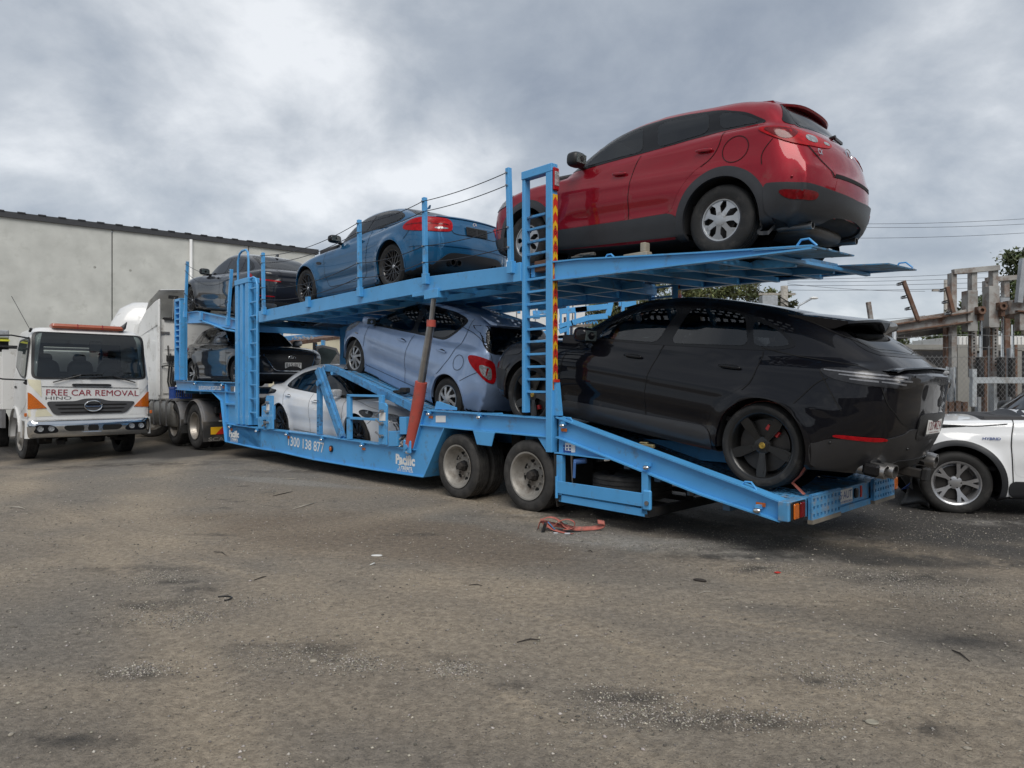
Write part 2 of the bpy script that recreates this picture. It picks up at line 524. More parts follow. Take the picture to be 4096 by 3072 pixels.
class CarShell:
	"""x forward from the rear axle, y left, z up from the tyre contact."""

	def __init__(s,p):
		s.p = p
		s.hw = p['hw']; s.wb = p['wb']
		s.low = Spline(p['low']); s.roof = Spline(p['roof']); s.zb = Spline(p.get('under',[(-1,p['clear']),(p['wb'] + 1,p['clear'])]))
		s.plan = Spline(p['plan'])
		s.sec = Spline(p.get('sec',[(.15,.93),(.3,.965),(.5,.995),(.65,1.0),(.8,.985),(1.0,.95),(1.2,.92)]))
		s.xf = Spline(p['front']); s.xr = Spline(p['rear'])
		s.cabw = Spline(p['cabw'])         # cabin half-width at belt, over x
		s.tum = p.get('tumble',.36); s.belt = Spline(p['belt'])
		s.bumps = p.get('bumps',[])

	def F(s,x,y,z):
		p = s.p
		ay = np.abs(y)
		tl = s.low(x); dl = (s.low(x + .01) - tl) / .01
		W = s.plan(x)
		ys = W * s.sec(z)
		fl = p.get('flare',.018)
		for hx in (0,s.wb):
			r = np.hypot(x - hx,(z - p['R']))
			ys = ys + fl * np.exp(-((r - p['arch']) / .075) ** 2)
		for (z0,z1,amp,sg,xa,xb) in s.bumps:
			zc = z0 + (z1 - z0) * (x - xa) / (xb - xa)
			ys = ys + amp * np.exp(-((z - zc) / sg) ** 2) * (1 / (1 + np.exp(-(x - xa) / .06))) * (1 / (1 + np.exp((x - xb) / .06)))
		yn = ay / s.hw
		top = (z - tl + p.get('crown',.05) * yn ** 2) / np.sqrt(1 + dl * dl)
		side = ay - ys
		pf = p.get('pf',2.4); kf = p.get('kf',.22); kr = p.get('kr',.14)
		fr = x - s.xf(z) + kf * yn ** pf
		rr = s.xr(z) - x + kr * yn ** p.get('pr',2.6)
		kc = p.get('kc',.22)
		fl_ = smax(side,top,p.get('kshoulder',.10))
		fl_ = smax(fl_,fr,kc * .8)
		fl_ = smax(fl_,rr,kc)
		# cabin
		xm = p['xm']
		xs = x + np.where(x > xm,p.get('cw',.22),-p.get('cr',.18)) * ay ** 2
		tg = s.roof(xs); dg = (s.roof(xs + .01) - tg) / .01
		gt = (z - tg + .045 * yn ** 2) / np.sqrt(1 + dg * dg)
		gs = (ay - (s.cabw(x) - s.tum * np.maximum(z - s.belt(x),-.05) - .10 * np.maximum(z - s.belt(x) - .2,0) ** 1.0)) / math.sqrt(1 + s.tum ** 2)
		fg = smax(gt,gs,p.get('kroof',.11))
		fg = np.maximum(fg,np.maximum(fr,rr) - .02)
		kk = p.get('kblend',.035)
		F = -smax(-fl_,-fg,kk)
		return smax(F,s.zb(x) - z,.05)

	def grad(s,P):
		e = 2e-3
		g = np.empty_like(P)
		for i in range(3):
			a = P.copy(); b = P.copy()
			a[:,i] += e; b[:,i] -= e
			g[:,i] = (s.F(a[:,0],a[:,1],a[:,2]) - s.F(b[:,0],b[:,1],b[:,2])) / (2 * e)
		return g

	def snap(s,P,it=3):
		for _ in range(it):
			f = s.F(P[:,0],P[:,1],P[:,2])
			g = s.grad(P)
			P = P - g * (f / np.maximum((g * g).sum(1),.05))[:,None]
		return P

	def normals(s,P):
		g = s.grad(P)
		return g / np.maximum(np.linalg.norm(g,axis=1),1e-9)[:,None]

	def ray(s,O,D,t1):            # first hit along D from O within t1
		n = len(O)
		T = np.linspace(0,t1,64)
		pts = O[:,None,:] + D[:,None,:] * T[None,:,None]
		f = s.F(pts[...,0].ravel(),pts[...,1].ravel(),pts[...,2].ravel()).reshape(n,-1)
		inside = f < 0
		hit = inside.any(1)
		i = np.where(hit,inside.argmax(1),f.argmin(1))
		i = np.maximum(i,1)
		lo,hi = T[i - 1],T[i]
		for _ in range(18):
			mid = (lo + hi) / 2
			q = O + D * mid[:,None]
			fm = s.F(q[:,0],q[:,1],q[:,2])
			lo = np.where(fm > 0,mid,lo); hi = np.where(fm > 0,hi,mid)
		t = np.where(hit,(lo + hi) / 2,T[f.argmin(1)])
		return O + D * t[:,None]

	def project(s,uv,proj):
		u,v = uv[:,0],uv[:,1]
		n = len(uv)
		if proj == 'side':
			O = np.stack([u,np.full(n,1.35),v],1); D = np.tile((0.,-1.,0.),(n,1)); t = 1.35
		elif proj == 'top':
			O = np.stack([u,v,np.full(n,2.4)],1); D = np.tile((0.,0.,-1.),(n,1)); t = 2.2
		elif proj == 'rear':       # (y, z)
			O = np.stack([np.full(n,-1.8),u,v],1); D = np.tile((1.,0.,0.),(n,1)); t = 3.4
		elif proj == 'front':
			O = np.stack([np.full(n,s.wb + 1.6),u,v],1); D = np.tile((-1.,0.,0.),(n,1)); t = 3.4
		elif proj == 'wrapr':      # arc length from the rear centre line (+ = left side), z
			c = s.p['wr']
			a = math.pi - u / s.hw
			D = -np.stack([np.cos(a),np.sin(a),np.zeros(n)],1)
			O = np.stack([np.full(n,c),np.zeros(n),v],1) - D * 2.2; t = 2.1
		elif proj == 'wrapf':
			c = s.p['wf']
			a = u / s.hw
			D = -np.stack([np.cos(a),np.sin(a),np.zeros(n)],1)
			O = np.stack([np.full(n,c),np.zeros(n),v],1) - D * 2.2; t = 2.1
		return s.ray(O,D,t)

	def shell(s,parent,material,res=.04,name='body'):
		p = s.p
		x0,x1 = float(s.xr(.6)) - .25,float(s.xf(.5)) + .25
		gx = np.arange(x0,x1,res); gy = np.arange(-s.hw - .12,s.hw + .121,res); gz = np.arange(p['clear'] - .12,p['H'] + .12,res)
		X,Y,Z = np.meshgrid(gx,gy,gz,indexing='ij')
		f = s.F(X.ravel(),Y.ravel(),Z.ravel()).reshape(X.shape)
		ins = f < 0
		cnt = np.zeros(np.array(f.shape) - 1,int)
		for a in (0,1):
			for b in (0,1):
				for c in (0,1):
					cnt += ins[a:f.shape[0] - 1 + a,b:f.shape[1] - 1 + b,c:f.shape[2] - 1 + c]
		act = (cnt > 0) & (cnt < 8)
		idx = -np.ones(cnt.shape,int)
		ci = np.argwhere(act)
		idx[act] = np.arange(len(ci))
		P = np.stack([gx[ci[:,0]] + res / 2,gy[ci[:,1]] + res / 2,gz[ci[:,2]] + res / 2],1)
		P = s.snap(P,5)
		faces = []
		for ax in range(3):
			sl0 = [slice(1,-1)] * 3; sl1 = [slice(1,-1)] * 3
			sl0[ax] = slice(0,-1); sl1[ax] = slice(1,None)
			A = ins[tuple(sl0)]; B = ins[tuple(sl1)]
			e = np.argwhere(A != B)
			sign = A[tuple(e.T)]
			base = e.copy()
			o1,o2 = [(1,2),(2,0),(0,1)][ax]
			base[:,o1] += 1; base[:,o2] += 1      # grid vertex index of the edge start
			q = []
			for (da,db) in ((-1,-1),(0,-1),(0,0),(-1,0)):
				c = base.copy(); c[:,o1] += da; c[:,o2] += db
				q.append(idx[c[:,0],c[:,1],c[:,2]])
			q = np.stack(q,1)
			q = np.where(sign[:,None],q,q[:,::-1])
			faces.append(q)
		Fc = np.concatenate(faces)
		Fc = Fc[(Fc >= 0).all(1)]
		# wheel arches: open the shell inside the arch circle, pull the rim of the hole onto it
		for hx in (0.0,s.wb):
			d = P - np.array([hx,0,p['R']])
			r = np.hypot(d[:,0],d[:,2]); Ra = p['arch']
			zone = (np.abs(P[:,1]) > s.hw * .55)
			inn = (r < Ra) & zone
			Fc = Fc[~inn[Fc].all(1)]
			used = np.zeros(len(P),bool); used[Fc.ravel()] = True
			m = inn & used
			k = Ra / np.maximum(r[m],.02)
			P[m,0] = hx + d[m,0] * k; P[m,2] = p['R'] + d[m,2] * k
		used = np.zeros(len(P),bool); used[Fc.ravel()] = True
		re = -np.ones(len(P),int); re[used] = np.arange(used.sum())
		P = P[used]; Fc = re[Fc]
		s.mesh_P,s.mesh_F = P,Fc
		s.todo = (parent,material,name)
		s.cuts = []
		PENDING.append(s)

	def cut_and_build(s):
		P,Fc = s.mesh_P,s.mesh_F; p = s.p; parent,material,name = s.todo
		for poly,proj in s.cuts:
			poly = chaikin(poly,1)
			a_ = 0 if proj == 'side' else 1
			def zone(Q):
				if proj == 'side': return np.abs(Q[:,1]) > .3
				return (Q[:,0] > s.wb * .45) if proj == 'front' else (Q[:,0] < s.wb * .35)
			zc = P[Fc].mean(1)
			ins = inpoly(zc[:,a_],zc[:,2],poly) & zone(zc)
			Fc = Fc[~ins]
			edge = np.zeros(len(P),bool); edge[Fc.ravel()] = True
			vin = inpoly(P[:,a_],P[:,2],poly) & zone(P) & edge
			idx = np.where(vin)[0]
			if len(idx):
				cx,cz = np.mean([q[0] for q in poly]),np.mean([q[1] for q in poly])
				bd = np.array(densify(poly,.01))
				o = np.array([cx,cz]); bd = bd + (bd - o) / np.linalg.norm(bd - o,axis=1)[:,None] * .006
				d = ((P[idx][:,None,[a_,2]] - bd[None]) ** 2).sum(-1)
				q = bd[d.argmin(1)]
				pr = s.project(q,proj)
				if proj == 'side': pr[:,1] *= np.sign(P[idx,1])
				P[idx] = pr
		me = bpy.data.meshes.new(name)
		me.from_pydata(P.tolist(),[],Fc.tolist())
		me.materials.append(material)
		me.polygons.foreach_set('use_smooth',[True] * len(me.polygons))
		me.materials.append(M_dark)
		Nn = s.normals(P); fz = P[Fc].mean(1); fn = Nn[Fc].mean(1)
		me.polygons.foreach_set('material_index',((fn[:,2] < -.55) & (fz[:,2] < p['R'] + .12)).astype('i'))
		me.normals_split_custom_set_from_vertices(Nn.tolist())
		return link(name,me,parent)

	def patch(s,name,poly,proj,material,parent,off=.003,skirt=.012,res=.045,rnd_=1,mirror=True,label=None,thick=None,holes=()):
		if name in ('windscreen','rear_window'):
			s.cuts.append((poly,proj)); ck = name; cxx = np.mean([q[0] for q in poly]); czz = np.mean([q[1] for q in poly])
			big = [(cxx + (q[0] - cxx) * 1.07,max(czz + (q[1] - czz) * 1.16,min(w[1] for w in poly) - (.004 if name == 'windscreen' else .03))) for q in poly]
			s.patch(name + '_surround',big,proj,M_blackgloss,parent,off=off * .6,skirt=.004,mirror=False,holes=(poly,))
			material = M_paneclear if name == 'windscreen' else M_panedark; skirt = .003
		if rnd_: poly = chaikin(poly,rnd_)
		area = sum(poly[i][0] * poly[(i + 1) % len(poly)][1] - poly[(i + 1) % len(poly)][0] * poly[i][1] for i in range(len(poly)))
		if area < 0: poly = poly[::-1]
		bd = densify(poly,res * .9)
		bx = [p[0] for p in bd]; by = [p[1] for p in bd]
		gx = np.arange(min(bx),max(bx) + res,res); gy = np.arange(min(by),max(by) + res,res)
		GX,GY = np.meshgrid(gx,gy); GX = GX.ravel(); GY = GY.ravel()
		ok = inpoly(GX,GY,bd)
		GX,GY = GX[ok],GY[ok]
		loops = [bd] + [densify(chaikin(h,rnd_),res * .9) for h in holes]
		for lp in loops:
			if len(GX):
				ok = segdist(GX,GY,lp) > res * .45
				GX,GY = GX[ok],GY[ok]
		vs = []; ed = []
		for lp in loops:
			o = len(vs); m = len(lp); vs += [Vector(b) for b in lp]; ed += [(o + i,o + (i + 1) % m) for i in range(m)]
		vs += [Vector((float(a),float(b))) for a,b in zip(GX,GY)]
		r = delaunay_2d_cdt(vs,ed,[],1,1e-6)
		uv = np.array([(v.x,v.y) for v in r[0]]); tri = r[2]
		if holes:
			tc = uv[np.array([t[:3] for t in tri])].mean(1); keep = np.ones(len(tri),bool)
			for lp in loops[1:]: keep &= ~inpoly(tc[:,0],tc[:,1],lp)
			tri = [t for t,k in zip(tri,keep) if k]
		P = s.project(uv,proj)
		N = s.normals(P)
		P2 = P + N * off
		# orient
		T = np.array([t[:3] for t in tri])
		fn = np.cross(P2[T[:,1]] - P2[T[:,0]],P2[T[:,2]] - P2[T[:,0]])
		flip = ((fn * N[T[:,0]]).sum(1)).sum() < 0
		faces = [tuple(t[::-1]) if flip else tuple(t) for t in tri]
		cnt = {}
		for f in faces:
			for i in range(len(f)):
				cnt[(f[i],f[(i + 1) % len(f)])] = 1
		edge = [e for e in cnt if (e[1],e[0]) not in cnt]
		n = len(P2)
		loop = sorted({e[0] for e in edge} | {e[1] for e in edge})
		mp = {v: n + i for i,v in enumerate(loop)}; mp2 = {v: n + len(loop) + i for i,v in enumerate(loop)}
		V = np.concatenate([P2,P2[loop],P2[loop] - N[loop] * skirt])
		faces += [(mp[b],mp[a],mp2[a],mp2[b]) for a,b in edge]
		# outward normals for the skirt
		SN = np.zeros((len(loop),3)); li = {v: i for i,v in enumerate(loop)}
		for a,b in edge:
			t = P2[b] - P2[a]; o = np.cross(t,N[a]); SN[li[a]] += o; SN[li[b]] += o
		SN /= np.maximum(np.linalg.norm(SN,axis=1),1e-9)[:,None]
		NN = np.concatenate([N,SN,SN])
		objs = []
		for sd in ((1,-1) if mirror else (1,)):
			VV = V.copy(); VN = NN.copy(); ff = faces
			if sd < 0:
				VV[:,1] *= -1; VN[:,1] *= -1; ff = [f[::-1] for f in faces]
			me = bpy.data.meshes.new(name)
			me.from_pydata(VV.tolist(),[],ff)
			me.materials.append(material)
			me.polygons.foreach_set('use_smooth',[True] * len(me.polygons))
			me.normals_split_custom_set_from_vertices(VN.tolist())
			o = link(name,me,parent)
			if label: o['label'] = label
			objs.append(o)
		return objs if mirror else objs[0]

	def seam_pts(s,line,proj,rnd_=1,closed=False):
		l = chaikin(line,rnd_,closed) if rnd_ else line
		l = densify(l,.05,closed)
		if closed: l.append(l[0])
		P = s.project(np.array(l),proj)
		return P,s.normals(P)

	def seams(s,lines,parent,w=.0035,mirror=True):
		V = []; Fs = []
		for line,proj,closed in lines:
			P,N = s.seam_pts(line,proj,1,closed)
			for sd in ((1,-1) if mirror else (1,)):
				o = len(V)
				for i in range(len(P)):
					t = P[min(i + 1,len(P) - 1)] - P[max(i - 1,0)]
					q = np.cross(t,N[i]); q /= max(np.linalg.norm(q),1e-9)
					for k in (-1,1):
						v = P[i] + q * w * k + N[i] * .0045
						V.append((v[0],v[1] * sd,v[2]))
				for i in range(len(P) - 1):
					a = o + 2 * i
					Fs.append((a,a + 1,a + 3,a + 2))
		b = MB(); b.v = V; b.f = Fs
		return b.build('panel_gap',M_seam,parent,kind='stuff')

	def at(s,u,v,proj):
		P = s.project(np.array([(u,v)],float),proj)
		N = s.normals(P)
		return Vector(P[0]),Vector(N[0])

# ------------------------------------------------------------------ wheels: axis along y, outer face towards +y, origin at the hub
def tyre_mb(Rt,w,rr,tread=True,n=48):
	sw = w / 2
	prof = [(rr - .012,-sw * .72),(rr + .004,-sw * .86),(rr + (Rt - rr) * .35,-sw),(rr + (Rt - rr) * .7,-sw * .98),(Rt - .018,-sw * .88),(Rt - .003,-sw * .76)]
	g = .008 if tread else .003
	k = 4
	for i in range(k):
		c = -sw * .6 + i * sw * 1.2 / (k - 1)
		prof += [(Rt,c - .02),(Rt + .001,c - .007),(Rt - g,c - .005),(Rt - g,c + .005),(Rt + .001,c + .007)]
	prof += [(Rt - .003,sw * .76),(Rt - .018,sw * .88),(rr + (Rt - rr) * .7,sw * .98),(rr + (Rt - rr) * .45,sw),(rr + (Rt - rr) * .3,sw * .985),(rr + .006,sw * .90),(rr - .010,sw * .84)]
	b = MB().lathe(prof,n)
	return b

def spoke_plate(b,outline,n,dish,thick,phase=0.0,both=False):
	"""outline: (r, offset) half outline of one spoke, mirrored; dish(r) gives the face's y."""
	for k in range(n):
		a = phase + 2 * math.pi * k / n
		ca,sa = math.cos(a),math.sin(a)
		pts = [(r,o) for r,o in outline]
		if not both: pts = pts + [(r,-o) for r,o in outline[::-1]]
		top = []; bot = []
		for r,o in pts:
			x = r * ca - o * sa; z = r * sa + o * ca
			rr = math.hypot(r,o)
			top.append((x,dish(rr),z)); bot.append((x,dish(rr) - thick,z))
		m = len(pts)
		# ridge down the middle for a moulded look
		cx = sum(p[0] for p in pts) / m
		fs = [tuple(range(m)),tuple(range(2 * m - 1,m - 1,-1))] + [(i,m + i,m + (i + 1) % m,(i + 1) % m) for i in range(m)]
		b.add(top + bot,fs)

WHEELS = {}

def make_wheel(style,Rt,w,rr):
	"""returns a dict of meshes shared by the wheels of one car"""
	key = (style,Rt,w,rr)
	if key in WHEELS: return WHEELS[key]
	sw = w / 2
	ms = {}
	ms['tyre'] = tyre_mb(Rt,w,rr).mesh('tyre',M_rubber,35)
	face = {'hubcap7': M_silver,'hubcap9': M_silver,'five': M_blackwheel,'mesh': M_dkalloy,'multi': M_dkalloy,'twin5': M_alloy,'split5': M_alloy}[style]
	barrelm = {'hubcap7': M_dkalloy,'hubcap9': M_dkalloy}.get(style,face if style != 'twin5' else M_dkalloy)
	b = MB().lathe([(rr - .035,-sw * .8),(rr - .045,0),(rr - .03,sw * .55),(rr - .018,sw * .80),(rr - .004,sw * .88),(rr + .006,sw * .90),(rr + .004,sw * .82)],40)
	b.lathe([(.02,sw * .1),(rr * .5,sw * .1),(rr - .04,-sw * .1)],32)
	ms['wheel'] = b.mesh('wheel',barrelm,40)
	d = MB().lathe([(.03,sw * .22),(rr * .78,sw * .22),(rr * .78,sw * .1)],32)
	ms['brake_disc'] = d.mesh('brake_disc',M_disc,40)
	s = MB()
	fy = sw * .80
	if style == 'hubcap7':
		def dish(r): return fy - .01 + .028 * (1 - (r / rr) ** 2)
		spoke_plate(s,[(.03,.030),(.09,.022),(.13,.024),(rr * .80,.058),(rr - .006,.070)],7,dish,.012,R(90))
		s.lathe([(rr - .03,fy - .014),(rr - .022,fy + .002),(rr - .004,fy + .006),(rr,fy - .01)],48)
		s.lathe([(.0001,fy + .024),(.035,fy + .024),(.055,fy + .018),(.06,fy + .0)],24)
	elif style == 'hubcap9':
		def dish(r): return fy - .01 + .026 * (1 - (r / rr) ** 2)
		spoke_plate(s,[(.03,-.022),(.09,-.016),(rr * .6,.002),(rr - .008,.012),(rr - .008,.062),(rr * .75,.052),(.10,.022),(.03,.022)],8,dish,.012,R(100),both=True)
		s.lathe([(rr - .03,fy - .014),(rr - .022,fy + .002),(rr - .004,fy + .006),(rr,fy - .01)],48)
		s.lathe([(.0001,fy + .022),(.035,fy + .022),(.05,fy + .016),(.055,fy + .0)],24)
	elif style == 'five':
		def dish(r): return fy - .035 + .03 * (r / rr) ** 2
		spoke_plate(s,[(.045,.024),(.10,.028),(rr * .72,.046),(rr - .012,.040)],5,dish,.03,R(98))
		spoke_plate(s,[(.10,.018),(rr * .7,.028),(rr - .035,.018)],5,lambda r: dish(r) + .004,.01,R(98))
		s.lathe([(.0001,fy - .030),(.055,fy - .030),(.075,fy - .036),(.08,fy - .07)],24)
		s.lathe([(rr - .03,fy - .035),(rr - .02,fy - .01),(rr - .004,fy + .004),(rr,fy - .01)],48)
	elif style == 'mesh':
		def dish(r): return fy - .04 + .04 * (r / rr) ** 1.5
		for ph in (-.16,.16):
			for k in range(10):
				a = 2 * math.pi * k / 10 + R(9)
				a2 = a + ph * 1.25
				p0 = (.05 * math.cos(a),dish(.05),.05 * math.sin(a)); pm = (.12 * math.cos(a + ph * .1),dish(.12),.12 * math.sin(a + ph * .1))
				p1 = ((rr - .008) * math.cos(a2),dish(rr),(rr - .008) * math.sin(a2))
				s.bar(p0,pm,.014,.022,up=(0,1,0)); s.bar(pm,p1,.010,.02,up=(0,1,0))
				a3 = a - ph * 1.1
				q0 = (.15 * math.cos(a + ph * .25),dish(.15),.15 * math.sin(a + ph * .25))
		s.lathe([(.0001,fy - .028),(.04,fy - .028),(.06,fy - .036),(.065,fy - .07)],24)
		s.lathe([(rr - .02,fy - .02),(rr - .014,fy + .0),(rr - .004,fy + .005),(rr,fy - .01)],48)
	elif style == 'multi':
		def dish(r): return fy - .035 + .035 * (r / rr) ** 1.5
		for k in range(8):
			a = 2 * math.pi * k / 8 + R(10)
			for ph in (-.13,.13):
				p0 = (.05 * math.cos(a),dish(.05),.05 * math.sin(a))
				p1 = ((rr - .008) * math.cos(a + ph),dish(rr),(rr - .008) * math.sin(a + ph))
				s.bar(p0,p1,.016,.02,up=(0,1,0))
		s.lathe([(.0001,fy - .026),(.04,fy - .026),(.06,fy - .034),(.065,fy - .06)],24)
		s.lathe([(rr - .02,fy - .02),(rr - .014,fy + .0),(rr - .004,fy + .005),(rr,fy - .01)],48)
	else:
		def dish(r): return fy - .035 + .035 * (r / rr) ** 1.5
		if style == 'split5':
			spoke_plate(s,[(.04,.022),(.10,.018),(rr * .6,.032),(rr - .01,.066),(rr - .01,.022),(rr * .7,.004)],5,dish,.02,R(60))
		else:
			for ph in (-.17,.17):
				spoke_plate(s,[(.04,.014),(.10,.010),(rr - .01,.020)],5,dish,.02,R(60) + ph)
		s.lathe([(.0001,fy - .024),(.04,fy - .024),(.07,fy - .032),(.075,fy - .06)],24)
		s.lathe([(rr - .02,fy - .02),(rr - .014,fy + .0),(rr - .004,fy + .005),(rr,fy - .01)],48)
	ms['rim'] = s.mesh('rim',face,30)
	c = MB()
	if style == 'five':
		c.lathe([(.0001,fy - .024),(.026,fy - .024),(.030,fy - .030)],20)
		ms['centre_cap'] = c.mesh('centre_cap',mat('gold crest',(.45,.30,.06),.3,metal=.6,var=.4,scale=60),30)
	elif style in ('mesh',):
		c.lathe([(.0001,fy - .022),(.022,fy - .022),(.026,fy - .028)],20)
		ms['centre_cap'] = c.mesh('centre_cap',M_silver,30)
	# wheel nuts and a brake caliper behind the spokes
	q = MB()
	q.box((-rr * .52,sw * .28,rr * .12),(.05,.05,.13),Matrix.Rotation(R(12),3,'Y'))
	ms['brake_caliper'] = q.mesh('brake_caliper',M_redcal if style == 'five' else M_dark)
	if style in ('five','split5','twin5','multi','mesh'):
		nb_ = MB()
		for k in range(5):
			a = 2 * math.pi * k / 5 + R(62)
			nb_.lathe([(.0001,dish(.06) + .004),(.009,dish(.06) + .004),(.011,dish(.06) - .02)],8,c=(.055 * math.cos(a),.0,.055 * math.sin(a)))
		ms['wheel_nut'] = nb_.mesh('wheel_nut',M_disc,30)
	WHEELS[key] = ms
	return ms

def add_wheel(ms,parent,loc,flip=False,roll=0.0,steer=0.0,label=None):
	w = link('wheel',ms['wheel'],parent,loc)
	w.rotation_euler = (0,roll,(math.pi if flip else 0) + steer)
	w.rotation_mode = 'XYZ'
	if label: w['label'] = label
	for k,me in ms.items():
		if k in ('wheel',): continue
		if k in ('brake_caliper','brake_disc') and me is None: continue
		link(k,me,w)
	return w

def arch_ring(shell,hx,parent,material,wout,name='wheel_arch',off=.006,a0=-12,a1=192,inner=0.0):
	p = shell.p
	Ra = p['arch']
	out = []
	n = 40
	ri = Ra - .004 - inner
	pts = []
	for i in range(n + 1):
		a = R(a0 + (a1 - a0) * i / n)
		pts.append((hx + (Ra + wout) * math.cos(a),p['R'] + (Ra + wout) * math.sin(a)))
	for i in range(n,-1,-1):
		a = R(a0 + (a1 - a0) * i / n)
		pts.append((hx + ri * math.cos(a),p['R'] + ri * math.sin(a)))
	pts = [(x,max(z,p['clear'] - .02)) for x,z in pts]
	return shell.patch(name,pts,'side',material,parent,off=off,skirt=.035,res=.03,rnd_=0)

def handle(shell,u,v,parent,material,L=.17,tilt=0.0):
	for sd in (1,-1):
		P,N = shell.at(u,v,'side')
		rot = Matrix.Rotation(-tilt,3,'Y')
		b = ellipsoid((P.x,(P.y + .024) * sd,P.z),(L / 2 * 1.1,.012,.017),14,8,rot,p=.7)
		o = b.build('door_handle',material,parent,smooth=True)
		c = ellipsoid((P.x - .005,(P.y + .001) * sd,P.z - .004),(L * .40,.004,.032),14,8,rot)
		c.build('handle_recess',M_blackgloss if material is not M_chrome else material,o,smooth=True)

def mirrors(shell,u,v,parent,material,size=(.075,.12,.075),tilt=0):
	for sd in (1,-1):
		P,N = shell.at(u,v,'side')
		c = (P.x - .01,(P.y + .04 + size[1]) * sd,P.z + .055)
		b = ellipsoid(c,size,18,12,p=.62)
		o = b.build('wing_mirror',material,parent,smooth=True)
		g = MB().box((c[0] - size[0] * .90,c[1],c[2]),(.012,size[1] * 1.5,size[2] * 1.3))
		g.build('mirror_glass',M_glass2,o,bevel=.01)
		a = MB().bar((P.x,(P.y - .02) * sd,P.z - .01),(c[0],(P.y + .09) * sd,c[2] - size[2] * .7),.06,.04)
		a.build('mirror_arm',M_black,o,bevel=.012)

def liners(shell,parent):
	p = shell.p
	for hx in (0,shell.wb):
		for sd in (1,-1):
			b = MB()
			y1 = (shell.hw - .035) * sd; y0 = (shell.hw - .36) * sd
			Ra = p['arch'] + .01
			b.lathe([(Ra,y1),(Ra,y0),(.0001,y0)],28,c=(hx,0,p['R']))
			b.f = [f for f in b.f if min(b.v[i][2] for i in f) > p['clear'] + .02 - (.0)]
			b.build('wheel_well',M_dark,parent,smooth=40)

def plate(parent,shell,text,cy,cz,proj,w=.36,h=.11,m_txt=None,lab=None,small=None,tilt=True):
	P,N = shell.at(cy,cz,proj)
	sx = -1 if proj == 'rear' else 1
	if tilt: nrm = Vector((sx,0,N.z * sx * (1 if sx > 0 else -1))) if False else Vector((N.x,0,N.z)).normalized()
	up = Vector((0,0,1)); ex = up.cross(Vector((sx,0,0)))
	n = Vector((sx,0,.08)).normalized()
	loc = Vector((P.x,cy,cz)) + n * .018
	m = basis(ex,up,loc)
	b = MB().box((0,0,-.004),(w,h,.008))
	o = b.build('number_plate',M_plate,parent,bevel=.004)
	o.matrix_local = m
	f = MB().box((0,0,-.012),(w + .03,h + .03,.012)).build('plate_frame',M_black,o)
	if text:
		t = link('plate_lettering',text_mesh(text,m_txt or M_maroon,w * .88,h * .60,bold=.004),o)
		t.location = (0,h * .08,.0015)
	if small:
		t = link('small_print',text_mesh(small,m_txt or M_maroon,w * .7,h * .11),o); t.location = (0,-h * .38,.0015)
	return o
# ------------------------------------------------------------------ the cars
TH = R(46.5)
TC,TS = math.cos(TH),math.sin(TH)
TO = (.149,7.80)                      # ground point under the rearmost trailer wheel; trailer x runs rearward, y away from the camera

def to_world(xt,yt,z=0.0):
	return (TO[0] + xt * TC + yt * TS,TO[1] - xt * TS + yt * TC,z)

def place_car(root,rear_hub,yc,R_,pitch,facing_front=True,yaw=0.0):
	"""rear_hub (x, z) in the trailer frame; yc the car's centre line across the trailer"""
	cp,sp = math.cos(pitch),math.sin(pitch)
	M_tr = Matrix.Translation(to_world(rear_hub[0],yc,rear_hub[1])) @ Matrix.Rotation(-TH,4,'Z')
	if facing_front: M_tr = M_tr @ Matrix.Rotation(math.pi + yaw,4,'Z')
	else: M_tr = M_tr @ Matrix.Rotation(yaw,4,'Z')
	root.matrix_world = M_tr @ Matrix.Rotation(-pitch,4,'Y') @ Matrix.Translation((0,0,-R_))

def base_car(name,label,p,paint,wheel,steer=0.0,front_label=None,bodyname='body'):
	root = empty(name,label=label,cat='car')
	sh = CarShell(p)
	sh.shell(root,paint,name=bodyname)
	liners(sh,root)
	ms = make_wheel(*wheel)
	for hx in (0,p['wb']):
		for sd in (1,-1):
			st = steer if hx else 0
			add_wheel(ms,root,(hx,(sh.hw - wheel[2] / 2 - p.get('winset',.025)) * sd,p['R']),flip=sd < 0,roll=rnd.uniform(0,6),steer=st)
	# floor pan and axles seen from below
	b = MB()
	b.rng(.35,p['wb'] - .35,-.6,.6,p['clear'] + .02,p['clear'] - .012)
	b.tube([(-.02,-.7,p['R']),(-.02,.7,p['R'])],.035); b.tube([(p['wb'],-.7,p['R']),(p['wb'],.7,p['R'])],.03)
	b.tube([(.3,.2,p['clear'] - .03),(1.2,.15,p['clear'] - .035),(p['wb'] - .4,.1,p['clear'] - .02)],.035)
	for y in (-.42,.42):
		b.bar((.0,y,p['R'] - .03),(.55,y,p['clear'] + .0),.05,.06)
		b.tube([(-.08,y,p['R'] - .05),(-.1,y,p['R'] + .25)],.045)
	b.build('underbody',M_dark,root)
	return root,sh

